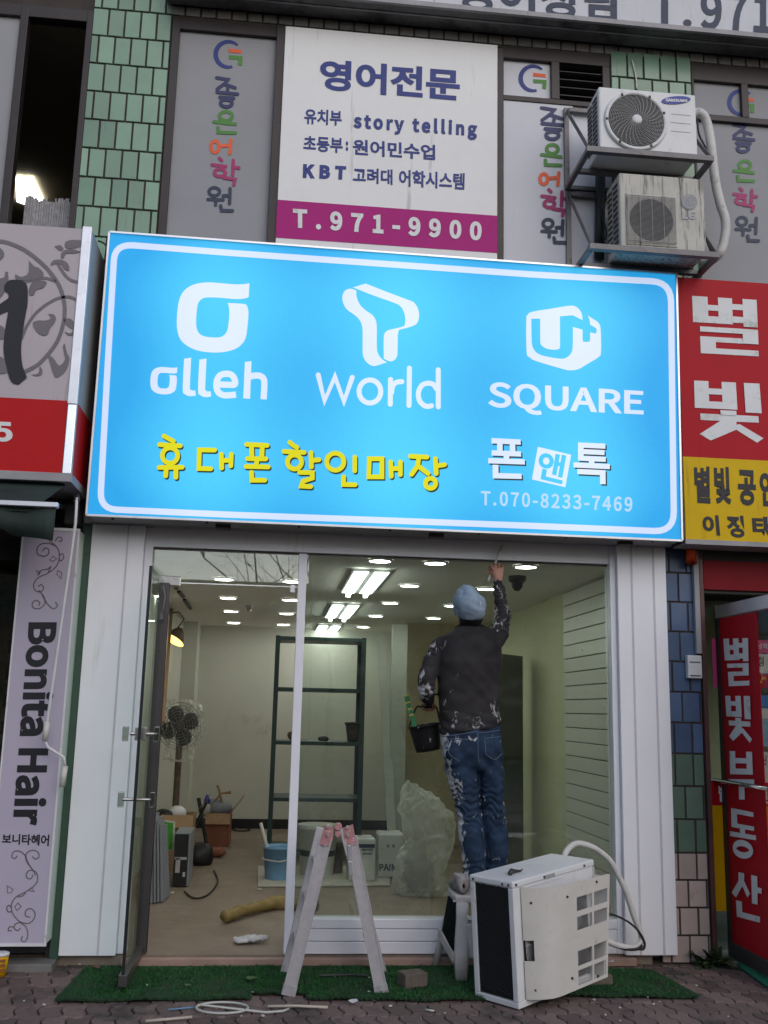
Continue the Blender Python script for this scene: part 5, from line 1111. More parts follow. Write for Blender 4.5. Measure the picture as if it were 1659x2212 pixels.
mat('poster_pink', S(196, 70, 120), .4, var=.1); mat('poster_blue', S(50, 120, 196), .4, var=.15, scale=18); mat('poster_paper', S(206, 206, 208), .5, var=.06); mat('poster_sky', S(130, 176, 206), .4, var=.15, scale=14)
def poster(u0, v0, u1, v1, m, y=.108, nm='poster'):
    a, b = P(u0, v1, y), P(u1, v0, y); MB().box(a.x, b.x, y - .001, y + .002, a.z, b.z).build(nm, m, eo)
poster(1541, 1380, 1554, 1485, 'poster_pink'); poster(1632, 1384, 1690, 1412, 'poster_pink'); poster(1632, 1412, 1690, 1456, 'poster_paper'); poster(1632, 1456, 1690, 1486, 'crimson')
poster(1636, 1503, 1690, 1530, 'poster_blue'); poster(1636, 1530, 1690, 1552, 'poster_paper'); poster(1638, 1554, 1690, 1612, 'poster_sky'); poster(1640, 1625, 1690, 1690, 'film_white')
letters_text('lettering', [('남파', [(1636, 1389), (1659, 1390), (1659, 1402), (1636, 1401)])], 0, 'poster_paper', eo, .02, onplane(.105)); letters_text('lettering', [('형', [(1638, 1418), (1650, 1418), (1650, 1440), (1638, 1440)])], 0, 'ink_black', eo, .02, onplane(.105)); letters_text('lettering', [('-8', [(1638, 1461), (1656, 1462), (1656, 1482), (1638, 1481)])], 0, 'yellow_film', eo, .04, onplane(.105)); letters_text('lettering', [('신', [(1645, 1632), (1656, 1632), (1656, 1652), (1645, 1652)])], 0, 'ink_black', eo, .02, onplane(.105))
# open door leaf: stands square to the shop front
xd2 = 2.83; n_ = Vector((1, 0, 0)); TD = lambda u, v: PL(u, v, (xd2, 0, 0), n_)
d2 = bpy.data.objects.new('door', None); COL.objects.link(d2); d2.parent = eo; d2.location = Vector((xd2, .08, .05)) - eo.location
yn = -.95; zt2 = TD(1550, 1336).z; zb2 = TD(1576, 2019).z
MB().box(xd2 + .004, xd2 + .012, yn, .09, .10, 2.13).build('pane', 'glass_dark', d2)
MB().box(xd2 - .012, xd2 + .03, yn, .09, TD(1560, 1336).z + .005, TD(1560, 1336).z + .085).build('rail', 'alu', d2, bev=.003)
MB().box(xd2 - .012, xd2 + .03, yn, .10, .03, .115).build('rail', 'dark_metal', d2, bev=.003)
MB().box(xd2 - .01, xd2 + .028, .05, .10, .115, 2.12).build('stile', 'brown_frame', d2)
ya, yb_ = TD(1553, 1336).y, TD(1634, 1325).y
MB().box(xd2 - .002, xd2 + .0035, yb_, ya, .12, TD(1560, 1336).z).build('banner', 'crimson', d2)
class _: pass
def side_out(o):
    me = o.data; bm = bmesh.new(); bm.from_mesh(me); bmesh.ops.reverse_faces(bm, faces=[f for f in bm.faces if f.normal.x > 0]); bm.to_mesh(me); bm.free(); return o
TB = lambda u, v: PL(u, v, (xd2 - .006, 0, 0), n_)
def block_side(items):
    mb = MB(); c = 0
    for ch, q in items:
        A = [TB(*p) for p in q]
        to3 = lambda x, y: (A[0] * (1 - x) + A[1] * x) * (1 - y) + (A[3] * (1 - x) + A[2] * x) * y
        for pl in BLK[ch]:
            fill(mb, [pl], to3, Vector((-.0004 * (c % 9), 0, 0))); c += 1
        if ch == '동': strip(mb, [(.5 + .32 * math.cos(2 * math.pi * j / 28), .81 + .125 * math.sin(2 * math.pi * j / 28)) for j in range(28)], .13, to3, Vector((-.004, 0, 0)), True)
    return side_out(mb.build('lettering', 'ink_white', d2, fix=False))
c7 = crop(1423.1, 1084.3, .50937)
block_side([('별', c7([(273, 580), (380, 577), (385, 778), (288, 782)])), ('빛', c7([(282, 822), (388, 823), (397, 1022), (294, 1012)])), ('부', c7([(296, 1056), (402, 1060), (410, 1262), (300, 1262)])), ('동', c7([(300, 1296), (408, 1318), (418, 1520), (305, 1505)])), ('산', c7([(306, 1562), (430, 1590), (432, 1785), (318, 1755)]))])
hb = MB(); pA = TD(1558, 1685); hb.tube([(xd2 - .05, pA.y, pA.z), (xd2 - .05, yn + .1, pA.z)], .013, 10); hb.tube([(xd2 - .05, pA.y - .05, pA.z), (xd2 + .01, pA.y - .05, pA.z)], .009, 8); hb.build('pull_bar', 'steel', d2, smooth=True)
p = P(1501, 1440, .03); t = thing('door_bell_box', 'small white plastic box on the blue tiles of the pier', 'switch box', (p.x, .03, p.z))
a, b = P(1487, 1465, .0), P(1516, 1416, .0); MB().box(a.x, b.x, .0, .043, a.z, b.z).build('casing', 'ac_white', t, bev=.006); s = MB(); s.box(a.x + .01, b.x - .01, -.004, .002, b.z - .045, b.z - .04); s.box(a.x + .012, b.x - .012, -.004, .002, a.z + .014, a.z + .02); s.build('slot', 'ink_dark', t)
mat('orange_lens', S(214, 74, 20), .3, var=.1)
p = P(1490, 1200, -.0); t = thing('beacon_lamp', 'orange beacon lamp under the yellow sign', 'lamp', (p.x, -.02, p.z)); zz = P(1490, 1218, -.02).z; MB().lathe([(.034, .02), (.036, .0), (.030, .085), (.030, .10)], (p.x, -.02, zz), 20).build('lens', 'orange_lens', t, smooth=True); MB().lathe([(.042, .10), (.042, .135), (.01, .14)], (p.x, -.02, zz), 20).build('cap', 'dark_metal', t)
mat('mat_teal', S(26, 120, 90), .8, var=.12, bump=.3, bscale=150)
q = [G(u, v, .004) for u, v in ((1586, 2073), (1604, 2073), (1700, 2112), (1720, 2165), (1680, 2150), (1600, 2092))]
tag(MB().prism(q, (0, 0, .012)).build('door_mat', 'mat_teal', bev=.003), 'teal green rubber mat at the estate office door', 'mat')
# weed
wd_ = thing('weed', 'small leafy weed growing at the foot of the tiled pier', 'plant', (G(1506, 2070).x, -.0, 0)); mat('weed_leaf', (.045, .075, .025), .6, var=.35, scale=20)
rnd = random.Random(11); lm = MB(); base = Vector((wd_.location.x, .0, 0))
for i in range(64):
    a = rnd.uniform(0, 2 * math.pi); el = rnd.uniform(.25, 1.35); ln_ = rnd.uniform(.09, .22); b0 = base + Vector((rnd.uniform(-.07, .07), rnd.uniform(-.03, .03), 0)); d = Vector((math.cos(a) * math.cos(el), math.sin(a) * math.cos(el) * .6 - .15, math.sin(el))); sd_ = d.cross(Vector((0, 0, 1))).normalized(); k = len(lm.v)
    for j in range(5):
        t_ = j / 4; c_ = b0 + d * ln_ * t_ + Vector((0, 0, -.09 * t_ * t_ * ln_ / .2)); ww = .019 * math.sin(math.pi * min(.97, .12 + t_ * .85)) * (1.25 if j % 2 else .75); lm.v += [c_ + sd_ * ww, c_ - sd_ * ww]
    for j in range(4): lm.f.append((k + 2 * j, k + 2 * j + 1, k + 2 * j + 3, k + 2 * j + 2))
lm.build('leaf_cluster', 'weed_leaf', wd_, fix=False)
# ------------------------------------------------------------------ green turf mats
mat('turf_base', (.011, .038, .012), .95, var=.3, scale=12)
m = mat('turf_blade', (.013, .098, .018), .6, var=.45, scale=5, dirt=(.050, .060, .028), dscale=5, dth=.54)
def turf(lab, q, seed, n):
    t = thing('turf_mat', lab, 'mat', (sum(p[0] for p in q) / 4, sum(p[1] for p in q) / 4, 0), 'green turf mats laid along the shop front'); rnd = random.Random(seed); A = [Vector((p[0], p[1], .006)) for p in q]
    def pt(s_, t_): return (A[0] * (1 - s_) + A[1] * s_) * (1 - t_) + (A[3] * (1 - s_) + A[2] * s_) * t_
    mb = MB(); nx = 40; edge = []
    for i in range(nx + 1): edge.append(pt(i / nx, 0) + Vector((0, -.012 * (i % 2) + rnd.uniform(-.004, .004), .004 * math.sin(i * .37 + seed))))
    top = [pt(1 - i / nx, 1) for i in range(nx + 1)]
    mb.prism(edge + top, (0, 0, .010)); mb.build('backing', 'turf_base', t)
    b = MB()
    for _i in range(n):
        p_ = pt(rnd.random(), rnd.random()); a = rnd.uniform(0, 6.28); h = rnd.uniform(.006, .018) * (1.0 if noise.noise(Vector((p_.x * 5, p_.y * 6, seed))) > -.1 else .55); w_ = rnd.uniform(.0016, .003); l = Vector((rnd.uniform(-.010, .010), rnd.uniform(-.010, .010), 0)); d = Vector((math.cos(a) * w_, math.sin(a) * w_, 0)); z = Vector((0, 0, .009)); k = len(b.v)
        b.v += [p_ + z - d, p_ + z + d, p_ + z + l + Vector((0, 0, h))]; b.f.append((k, k + 1, k + 2))
    tag(b.build('grass_pile', 'turf_blade', t, fix=False), None, None, None, 'stuff')
g0 = [G(118, 2166), G(392, 2163), G(552, 2160), G(716, 2150), G(1035, 2165), G(1330, 2162), G(1512, 2158)]
bk_ = -.06
turf('leftmost green turf mat, under the open door leaf', [(g0[0].x, g0[0].y), (g0[2].x - .02, g0[2].y - .0), (g0[2].x - .02, bk_), (-.98, bk_)], 1, 9000)
turf('green turf mat between the door and the left ladder foot', [(g0[2].x - .016, g0[2].y + .09), (.22, g0[2].y + .07), (.22, bk_), (g0[2].x - .016, bk_)], 2, 5200)
turf('green turf mat between the ladder legs', [(.224, g0[3].y - .08), (.80, g0[4].y + .02), (.80, bk_), (.224, bk_)], 3, 6200)
turf('green turf mat under the step stool and the brick', [(.804, g0[4].y + .015), (1.50, g0[5].y + .04), (1.50, bk_), (.804, bk_)], 4, 6200)
turf('rightmost green turf mat, beside the outdoor unit', [(1.504, g0[6].y + .06), (g0[6].x, g0[6].y), (2.24, -.16), (1.504, bk_)], 5, 6000)
# ------------------------------------------------------------------ ladder
mat('ladder_alu', (.47, .45, .46), .45, .25, var=.10, scale=30, dirt=(.72, .70, .70), dscale=34, dth=.62)
mat('ladder_pink', (.42, .20, .20), .5, var=.25, scale=40, dirt=(.62, .55, .55), dscale=45, dth=.55)
mat('rubber', (.33, .32, .33), .6, var=.3, scale=30)
ld = thing('step_ladder', 'paint stained folded-out aluminium step ladder with a pinkish hinge', 'ladder', (.37, -.42, 0))
zt_ = .80; yn_, yf_ = -.61, -.19
fl_, fr_ = G(622, 2150), G(826, 2152); tl_, tr_ = P(704, 1808, yn_), P(757, 1808, yn_)
def leg(f, t_, y, name):
    a = Vector((f.x, y, .0)); b = Vector((t_.x, y, t_.z)); d = (b - a).normalized(); mb = MB(); mb.bar(a + d * .045, b, .024, .066, (d.z, 0, -d.x)); o = mb.build('rail', 'ladder_alu', ld, bev=.004)
    lip = MB(); sx = 1 if f.x > .37 else -1
    for s in (-1, 1):
        off = Vector((d.z, 0, -d.x)) * .030 * s + Vector((0, -.014 if y == yn_ else .014, 0)); lip.bar(a + d * .05 + off, b + off, .006, .006, (d.z, 0, -d.x))
    lip.build('rail_lip', 'ladder_alu', ld)
    rb = MB(); sd = Vector((d.z, 0, -d.x)); fy = Vector((0, -.0125 if y == yn_ else .0125, 0))
    for s in (-.5, .5): rb.bar(a + d * .07 + sd * .022 * s + fy, b - d * .06 + sd * .022 * s + fy, .003, .004, sd)
    rb.build('rail_rib', 'ladder_alu', ld)
    ft = MB(); ft.bar(a, a + d * .055, .030, .074, (d.z, 0, -d.x)); ft.build('foot', 'rubber', ld, bev=.005)
tlf = Vector((tl_.x, yf_, tl_.z)); trf = Vector((tr_.x, yf_, tr_.z))
leg(fl_, tl_, yn_, 'a'); leg(fr_, tr_, yn_, 'b'); leg(Vector((fl_.x - .004, 0, 0)), tlf, yf_, 'c'); leg(Vector((fr_.x + .036, 0, 0)), trf, yf_, 'd')
for s, (f, t_) in enumerate(((fl_, tl_), (fr_, tr_))):
    for k in (.28, .55, .80):
        x = f.x + (t_.x - f.x) * k; z = t_.z * k; o = MB(); o.box(x - .02, x + .02, yn_ + .015, yf_ - .015, z - .012, z + .012); o.build('rung', 'ladder_alu', ld, bev=.003)
S1 = crop(542.2, 1659, .33987)
for yy in (yn_ - .016, yf_ + .010):
    TH = onplane(yy)
    for poly in ([(468, 358), (530, 380), (520, 455), (498, 500), (435, 490)], [(648, 358), (585, 380), (590, 455), (615, 500), (672, 490)]):
        q = [TH(*p[:2]) for p in S1(poly)]; MB().prism(q, (0, .006, 0)).build('hinge_plate', 'ladder_pink', ld, bev=.002)
    h = MB()
    for u, v, r in ((555, 372, .020), (552, 420, .016)): p = TH(*S1([(u, v)])[0]); h.lathe([(r, -.012), (r, .016)], (p.x, yy, p.z), 16, RX)
    h.build('hinge_pin', 'ladder_pink', ld, bev=.003)
hk = MB(); TH = onplane(yn_ - .026); q = S1([(632, 490), (630, 590), (640, 680)]); hk.bar(TH(*q[0]), TH(*q[1]), .006, .026, (1, 0, 0)); hk.bar(TH(*q[1]), TH(*q[2]), .006, .026, (1, 0, 0)); hk.build('latch', 'alu', ld, bev=.003)
sc_ = MB()
for u, v in ((488, 372), (490, 425), (470, 490), (612, 376), (615, 425), (640, 490)): p = TH(*S1([(u, v)])[0]); sc_.lathe([(.008, -.004), (.008, .012)], (p.x, yn_ - .02, p.z), 10, RX)
sc_.build('rivet', 'alu', ld)
tag(MB().tube([G(690, 2108, .03), G(760, 2106, .028), G(796, 2109, .03)], .006, 6).build('cable', 'cable'), 'dark thin rod lying on the turf between the ladder legs', 'rod')
# ------------------------------------------------------------------ outdoor unit on the ground
E1 = Vector((.80, .60, 0)).normalized(); E2 = Vector((-.60, .80, 0)).normalized()
O = Vector((1.275, -.893, .004)); tlt = math.radians(4.6)
ex = E1 * math.cos(tlt) + Vector((0, 0, math.sin(tlt))); ez = Vector((0, 0, math.cos(tlt))) - E1 * math.sin(tlt); ey = E2
MG = Matrix(((ex.x, ey.x, ez.x, O.x), (ex.y, ey.y, ez.y, O.y), (ex.z, ey.z, ez.z, O.z), (0, 0, 0, 1)))
W, D_, H = .690, .285, .612
a3 = thing('air_conditioner', 'big white outdoor unit with a beige slotted cover sitting tilted on the pavement', 'air conditioner', O + ex * W / 2)
def lb_(name, boxes, m, bev=.004, parent=a3):
    mb = MB()
    for b in boxes: mb.box(*b, M=MG)
    return mb.build(name, m, parent, bev=bev)
lb_('casing', [(.012, W, 0, D_, .012, H - .012)], 'ac_white', .008)
lb_('lid', [(-.006, W + .006, -.006, D_ + .006, H - .034, H)], 'ac_white', .008)
lb_('base_pan', [(-.004, W + .004, -.004, D_ + .004, 0, .03)], 'ac_white', .004)
lb_('corner_post', [(-.004, .045, -.004, .03, .03, H - .034), (-.004, .02, D_ - .03, D_ + .004, .03, H - .034)], 'ac_white', .005)
lb_('coil', [(.004, .013, .03, D_ - .03, .035, H - .04)], 'coil', 0)
fi = MB()
for i in range(46): fi.box(.000, .0045, .032 + i * .0048, .0335 + i * .0048, .036, H - .042, M=MG)
fi.build('coil_fin', 'black_plastic', a3)
mat('fin_edge', (.075, .075, .08), .45, .4)
fj = MB()
for i in range(40):
    for k in range(2): fj.bar(MG @ Vector((-.0015, .034 + .108 * k, .05 + i * .0132)), MG @ Vector((-.0015, .034 + .108 * (k + 1), .075 + i * .0132)), .0016, .0016)
fj.build('coil_mesh', 'fin_edge', a3)
lb_('dent_line', [(.07, .42, -.0068, -.0058, H - .048, H - .045)], 'groove', 0)
mat('bolt', (.03, .025, .02), .5)
sc_ = MB()
for x, y, z in ((.02, -.007, H - .018), (.25, -.007, H - .018), (.60, -.007, H - .018), (-.007, .02, H - .018), (-.007, .26, H - .018), (-.007, .06, H - .018), (W - .03, -.007, .05)): sc_.box(x - .005, x + .005, y - .004, y + .004, z - .005, z + .005, M=MG)
sc_.build('bolt', 'bolt', a3)
# wind cover
scol = [.060, .072, .092, .12, .165, .22, .30, .385, .525, .542, .668, .688]
prf = lambda s: -.004 - .10 * math.sin(math.pi / 2 * min(1, max(0, (s - .060) / .15))) ** .8
rowz = [.035, .052, .124, .144, .218, .300, .318, .385, .412, .482, .548]
hol = set()
for r_ in (1, 3, 6, 8):
    for cidx in (7, 9): hol.add((cidx, r_))
cv = MB(); idx = {}
for i, s_ in enumerate(scol):
    for j, z in enumerate(rowz):
        zz = z + .0 * s_; idx[(i, j)] = len(cv.v); cv.v.append(MG @ Vector((s_ - .085 * (1 - zz / .55) * (s_ / .69) ** 1.5, prf(s_), zz + (.03 * (1 - (i / 11)) * (1 if j == 10 else 0)))))
for i in range(len(scol) - 1):
    for j in range(len(rowz) - 1):
        if (i, j) in hol: continue
        if i in (0, 1) and j in (4, 5) : continue
        cv.f.append((idx[(i, j)], idx[(i + 1, j)], idx[(i + 1, j + 1)], idx[(i, j + 1)]))
o = cv.build('wind_cover', 'ac_cover', a3, smooth=False); so_ = o.modifiers.new('t', 'SOLIDIFY'); so_.thickness = .006; so_.offset = 1
for p_ in o.data.polygons: p_.use_smooth = True
es_ = o.modifiers.new('e', 'EDGE_SPLIT'); es_.split_angle = math.radians(30)
MB().prism([MG @ Vector((.590, -.103, .04)), MG @ Vector((.590, -.005, .04)), MG @ Vector((.682, -.005, .535)), MG @ Vector((.682, -.103, .535))], E1 * -.006).build('cover_flange', 'ac_cover', a3)
for x_, z_ in ((.085, .08), (.085, .50), (.30, .10), (.30, .50), (.56, .53), (.52, .06)): MB().lathe([(.007, -.003), (.006, .004)], MG @ Vector((x_, prf(x_) - .008, z_)), 10, MG.to_3x3().to_4x4() @ RX).build('cover_screw', 'bolt', a3)
lb_('fan_well', [(.06, .33, -.0065, -.002, .06, .52)], 'coil', 0)
mat('slot_shade_grey', (.20, .20, .20), .6, var=.5, scale=9)
lb_('slot_shade', [(.30, .60, -.012, -.002, .045, .50)], 'slot_shade_grey', .002)  # added grey sheet, its colour stands for the shade inside the slots
fg = MB(); cc = MG @ Vector((.29, -.012, .29))
for i in range(1, 14): fg.tube([MG @ Vector((.19 + .125 * i / 13 * math.cos(2 * math.pi * j / 32), -.014, .29 + .21 * i / 13 * math.sin(2 * math.pi * j / 32))) for j in range(32)], .0022, 4, closed=True)
for i in range(8): fg.tube([MG @ Vector((.19 + .125 * t_ * math.cos(i * math.pi / 4), -.017, .29 + .21 * t_ * math.sin(i * math.pi / 4))) for t_ in (0, 1)], .003, 5)
fg.build('fan_grille', 'grille', a3)
lb_('side_panel', [(.688, W + .003, -.0045, .0, .04, H - .036)], 'ac_white', 0)
lb_('label_plate', [(.25, .34, -.0075, -.006, H - .030, H - .012)], 'film', 0)
TT = lambda u, v: PL(u, v, MG @ Vector((0, -.0065, 0)), -E2)
S2c = crop(948.8, 1659, .4281)
letters_strokes('emblem_mark', [{'s': S2c([(818, 900), (805, 890), (793, 905), (795, 930), (810, 938), (822, 925), (815, 905), (803, 910)])}, S2c([(788, 958), (822, 945)]), S2c([(788, 975), (822, 962)]), S2c([(790, 990), (818, 978)])], 2.6, 0, 'ink_navy', a3, TT, groups=[1, 1, 1, 1])
wr = thing('debris', 'small dark bent scrap lying on top of the outdoor unit on the pavement', 'scrap', MG @ Vector((.17, .12, H)))
dm = MB(); dm.tube([MG @ Vector(p) for p in ((.10, .10, H + .01), (.13, .11, H + .018), (.15, .12, H + .012), (.20, .11, H + .006), (.24, .13, H + .006))], [.012, .014, .012, .005, .003], 8); dm.build('scrap', 'dark_metal', wr, smooth=True)
# brick under the unit, and another by the stool
mat('brick', (.13, .105, .085), .9, var=.2, scale=20, bump=.5, bscale=60)
def brick(lab, c, l, w_, h, rz):
    M_ = Matrix.Translation(c) @ Matrix.Rotation(rz, 4, 'Z'); tag(MB().box(-l / 2, l / 2, -w_ / 2, w_ / 2, 0, h, M=M_).build('brick', 'brick', bev=.006), lab, 'brick')
p = MG @ Vector((W - .02, .10, 0)); brick('dark brick propping up the right end of the outdoor unit', (p.x + .02, p.y - .02, .012), .24, .14, .052, .15)
p = G(893, 2140); brick('single dark brick on the turf left of the step stool', (p.x, p.y + .05, .012), .135, .10, .072, .35)
hs = thing('hose', 'white insulated hose arching from the outdoor unit on the pavement', 'hose', (1.9, -.3, .1))
hp = [(1216, 1868, -.24), (1222, 1842, -.23), (1240, 1824, -.2), (1262, 1824, -.18), (1290, 1836, -.15), (1318, 1860, -.13), (1335, 1890, -.12), (1352, 1925, -.12), (1368, 1975, -.12), (1382, 2010, -.12), (1385, 2032, -.13), (1372, 2046, -.14), (1350, 2046, -.15), (1322, 2038, -.16), (1306, 2030, -.18)]
pts = catmull([(p[0], p[1]) for p in hp], False, 6); yy = catmull([(p[2], 0) for p in hp], False, 6)
MB().tube([P(a[0], a[1], b[0]) for a, b in zip(pts, yy)], .0175, 12).build('insulation', 'hose', hs, smooth=True)
MB().tube([P(u, v, -.15) for u, v in catmull([(1300, 1972), (1325, 1976), (1355, 1990), (1378, 2010), (1392, 2035), (1390, 2050), (1378, 2050)], False)], .007, 6).build('wire', 'cable', hs, smooth=True)
MB().tube([P(u, v, -.16) for u, v in catmull([(1312, 2030), (1325, 2040), (1350, 2050), (1376, 2050), (1388, 2042)], False)], .009, 6).build('wire', 'cable', hs, smooth=True)
# ------------------------------------------------------------------ step stool
mat('stool', (.52, .48, .46), .5, var=.15, scale=10, dirt=(.20, .19, .19), dscale=26, dth=.63)
mat('stool_opening', (.006, .010, .012), .8, var=.3, spec=.05)
st = thing('step_stool', 'paint splashed white plastic folding stool carrying the painter', 'stool', (1.14, -.21, 0))
sx0, sx1, sy0, sy1, szt = 1.05, 1.33, -.33, -.07, .445
MB().box(sx0, sx1, sy0, sy1, szt - .045, szt).build('top', 'stool', st, bev=.012)
S1t = lambda u, v, y: P(*S1([(u, v)])[0], y)
def sleg(x, y, fx, fy, name='leg', k=1.0):
    mb = MB(); a = Vector((fx, fy, .01)); b = Vector((x, y, szt - .03)); d = b - a
    mb.loft([(a, (.036 * k, 0, 0), (0, .022, 0)), (a + d * .35, (.040 * k, 0, 0), (0, .025, 0)), (a + d * .8, (.034 * k, 0, 0), (0, .025, 0)), (b, (.048 * k, 0, 0), (0, .03, 0))], 16, 3); mb.build(name, 'stool', st, smooth=True)
sleg(1.09, sy0 + .03, 1.08, -.372); sleg(sx1 - .04, sy0 + .03, sx1, -.372); sleg(1.075, sy1 - .02, .985, .0 - .05, 'leg', .5); sleg(sx1 - .05, sy1 - .02, sx1 + .06, -.05)
MB().prism([(1.046, -.33, .41), (1.040, -.14, .41), (1.008, -.12, .20), (1.040, -.335, .155)], (.010, 0, 0)).build('side_panel', 'stool_opening', st)  # black sheet painted where the stool's side is a shaded opening
MB().bar((.998, -.10, .205), (1.045, -.345, .115), .014, .052).build('side_bar', 'stool', st, bev=.004)
MB().box(1.10, sx1 - .02, -.35, -.335, .12, .30).build('front_panel', 'stool', st, bev=.006)
# ------------------------------------------------------------------ the painter
def cloth(name, col, col2, scale, paintcol, rough=.85, warp=None):
    m = bpy.data.materials.new(name); m.use_nodes = True; t = m.node_tree; N = t.nodes; L = t.links; b = N['Principled BSDF']; b.inputs['Roughness'].default_value = rough; b.inputs['Specular IOR Level'].default_value = .15
    tc = N.new('ShaderNodeTexCoord'); n = N.new('ShaderNodeTexNoise'); n.inputs['Scale'].default_value = scale; n.inputs['Detail'].default_value = 6; L.new(tc.outputs['Object'], n.inputs['Vector'])
    r = N.new('ShaderNodeValToRGB'); r.color_ramp.elements[0].position = .35; r.color_ramp.elements[1].position = .68; r.color_ramp.elements[0].color = tuple(col) + (1,); r.color_ramp.elements[1].color = tuple(col2) + (1,); L.new(n.outputs['Fac'], r.inputs['Fac'])
    n2 = N.new('ShaderNodeTexNoise'); mp = N.new('ShaderNodeMapping'); mp.inputs['Rotation'].default_value = (.3, .5, .2); mp.inputs['Scale'].default_value = (1.5, 1.5, .8); L.new(tc.outputs['Object'], mp.inputs[0]); n2.inputs['Scale'].default_value = 12; n2.inputs['Detail'].default_value = 9; n2.inputs['Roughness'].default_value = .66; n2.inputs['Distortion'].default_value = 1.4; L.new(mp.outputs[0], n2.inputs['Vector'])
    n4 = N.new('ShaderNodeTexNoise'); n4.inputs['Scale'].default_value = 5.5; n4.inputs['Detail'].default_value = 2; L.new(tc.outputs['Object'], n4.inputs['Vector'])
    at = N.new('ShaderNodeAttribute'); at.attribute_name = 'paint'
    ad = N.new('ShaderNodeMath'); ad.operation = 'MULTIPLY_ADD'; ad.inputs[1].default_value = .42; L.new(at.outputs['Fac'], ad.inputs[0]); pm = N.new('ShaderNodeMath'); pm.operation = 'MULTIPLY_ADD'; pm.inputs[1].default_value = .55; L.new(n4.outputs['Fac'], pm.inputs[0]); sb = N.new('ShaderNodeMath'); sb.operation = 'SUBTRACT'; sb.inputs[1].default_value = .285; L.new(n2.outputs['Fac'], sb.inputs[0]); L.new(sb.outputs[0], pm.inputs[2]); L.new(pm.outputs[0], ad.inputs[2])
    r2 = N.new('ShaderNodeValToRGB'); r2.color_ramp.elements[0].position = .735; r2.color_ramp.elements[1].position = .80; L.new(ad.outputs[0], r2.inputs[0])
    mx = N.new('ShaderNodeMix'); mx.data_type = 'RGBA'; L.new(r2.outputs[0], mx.inputs['Factor']); L.new(r.outputs[0], mx.inputs['A']); mx.inputs['B'].default_value = tuple(paintcol) + (1,); L.new(mx.outputs['Result'], b.inputs['Base Color'])
    n3 = N.new('ShaderNodeTexNoise'); n3.inputs['Scale'].default_value = 120; L.new(tc.outputs['Object'], n3.inputs['Vector']); bp = N.new('ShaderNodeBump'); bp.inputs['Strength'].default_value = .12; bp.inputs['Distance'].default_value = .003; L.new(n3.outputs['Fac'], bp.inputs['Height']); L.new(bp.outputs[0], b.inputs['Normal'])
    MATS[name] = m; return m
cloth('knit', (.020, .018, .019), (.040, .037, .038), 5, (.42, .41, .42))
cloth('denim', (.012, .022, .042), (.026, .050, .092), 14, (.45, .45, .46))
cloth('cap_cloth', (.20, .26, .33), (.27, .335, .41), 20, (.60, .58, .55))
cloth('shoe_cloth', (.16, .15, .15), (.36, .34, .33), 24, (.5, .5, .5))
cloth('bucket_black', (.010, .010, .011), (.016, .016, .017), 9, (.38, .38, .40), .45)
mat('skin', (.34, .17, .115), .5, var=.12, scale=20, bump=.1, bscale=150); mat('hair', (.012, .010, .010), .6, var=.4, scale=60, bump=.5, bscale=180)
def paint_attr(o, fn):
    a = o.data.attributes.new('paint', 'FLOAT', 'POINT')
    for i, v in enumerate(o.data.vertices): a.data[i].value = fn(v.co + wloc(o), v.normal)
YB = -.23
pr_ = thing('person', 'painter in pale blue cap, dark sweater and paint splashed jeans reaching up', 'person', (1.15, YB, .445))
def secs(rows, y, dmul=1):
    out = []
    for r in rows:
        v, u0, u1, d = r[:4]; yy = r[4] if len(r) > 4 else y; tv = r[5] if len(r) > 5 else 0
        a, b = P(u0, v + tv, yy), P(u1, v - tv, yy); out.append(((a + b) / 2, (b - a) / 2, (0, d * dmul, 0)))
    return out
def limb(mb, pts, n=16):
    Q = []
    for (u, v, y, r) in pts: Q.append((P(u, v, y), r))
    secs_ = []
    for i, (p, r) in enumerate(Q):
        d = (Q[min(i + 1, len(Q) - 1)][0] - Q[max(i - 1, 0)][0]).normalized(); x = d.cross(Vector((0, 1, 0))); x = x.normalized() if x.length > .1 else Vector((1, 0, 0)); y_ = x.cross(d)
        secs_.append((p, x * r, y_ * r))
    mb.loft(secs_, n); mb.ball(Q[0][0], Q[0][1] * .98, 12); mb.ball(Q[-1][0], Q[-1][1] * .98, 12)
torso = [(1352, 992, 1046, .05), (1364, 975, 1062, .078), (1376, 950, 1078, .10), (1396, 940, 1083, .118), (1430, 941, 1082, .125, YB - .005), (1470, 945, 1079, .12), (1500, 946, 1077, .112), (1540, 949, 1078, .112), (1566, 950, 1081, .116, YB, 4), (1578, 951, 1080, .118, YB, 9)]
armL = [(950, 1398, -.23, .056), (931, 1430, -.25, .053), (922, 1468, -.28, .053), (921, 1490, -.26, .053), (924, 1507, -.19, .044), (926, 1514, -.14, .036)]
armR = [(1062, 1392, -.22, .062), (1080, 1366, -.20, .056), (1085, 1338, -.16, .051), (1083, 1310, -.12, .045), (1079, 1280, -.09, .038), (1076, 1258, -.065, .029)]
legL = [(1640, 957, 1033, .105), (1670, 963, 1033, .098), (1700, 972, 1033.5, .088, -.225), (1740, 984, 1035, .074, -.22), (1775, 989.5, 1041, .070, -.215), (1810, 991, 1045, .070, -.225), (1845, 998, 1048, .064, -.225), (1880, 1001, 1046, .058, -.22), (1900, 1002, 1041, .054, -.22)]
legR = [(1640, 1027, 1086, .105), (1670, 1033, 1087.5, .098), (1700, 1036, 1088, .088, -.225), (1740, 1038, 1087.5, .074, -.22), (1775, 1043, 1093, .070, -.215), (1810, 1047, 1097, .070, -.225), (1850, 1050, 1098, .064, -.225), (1885, 1052, 1096, .058, -.22), (1903, 1054, 1094, .054, -.22)]
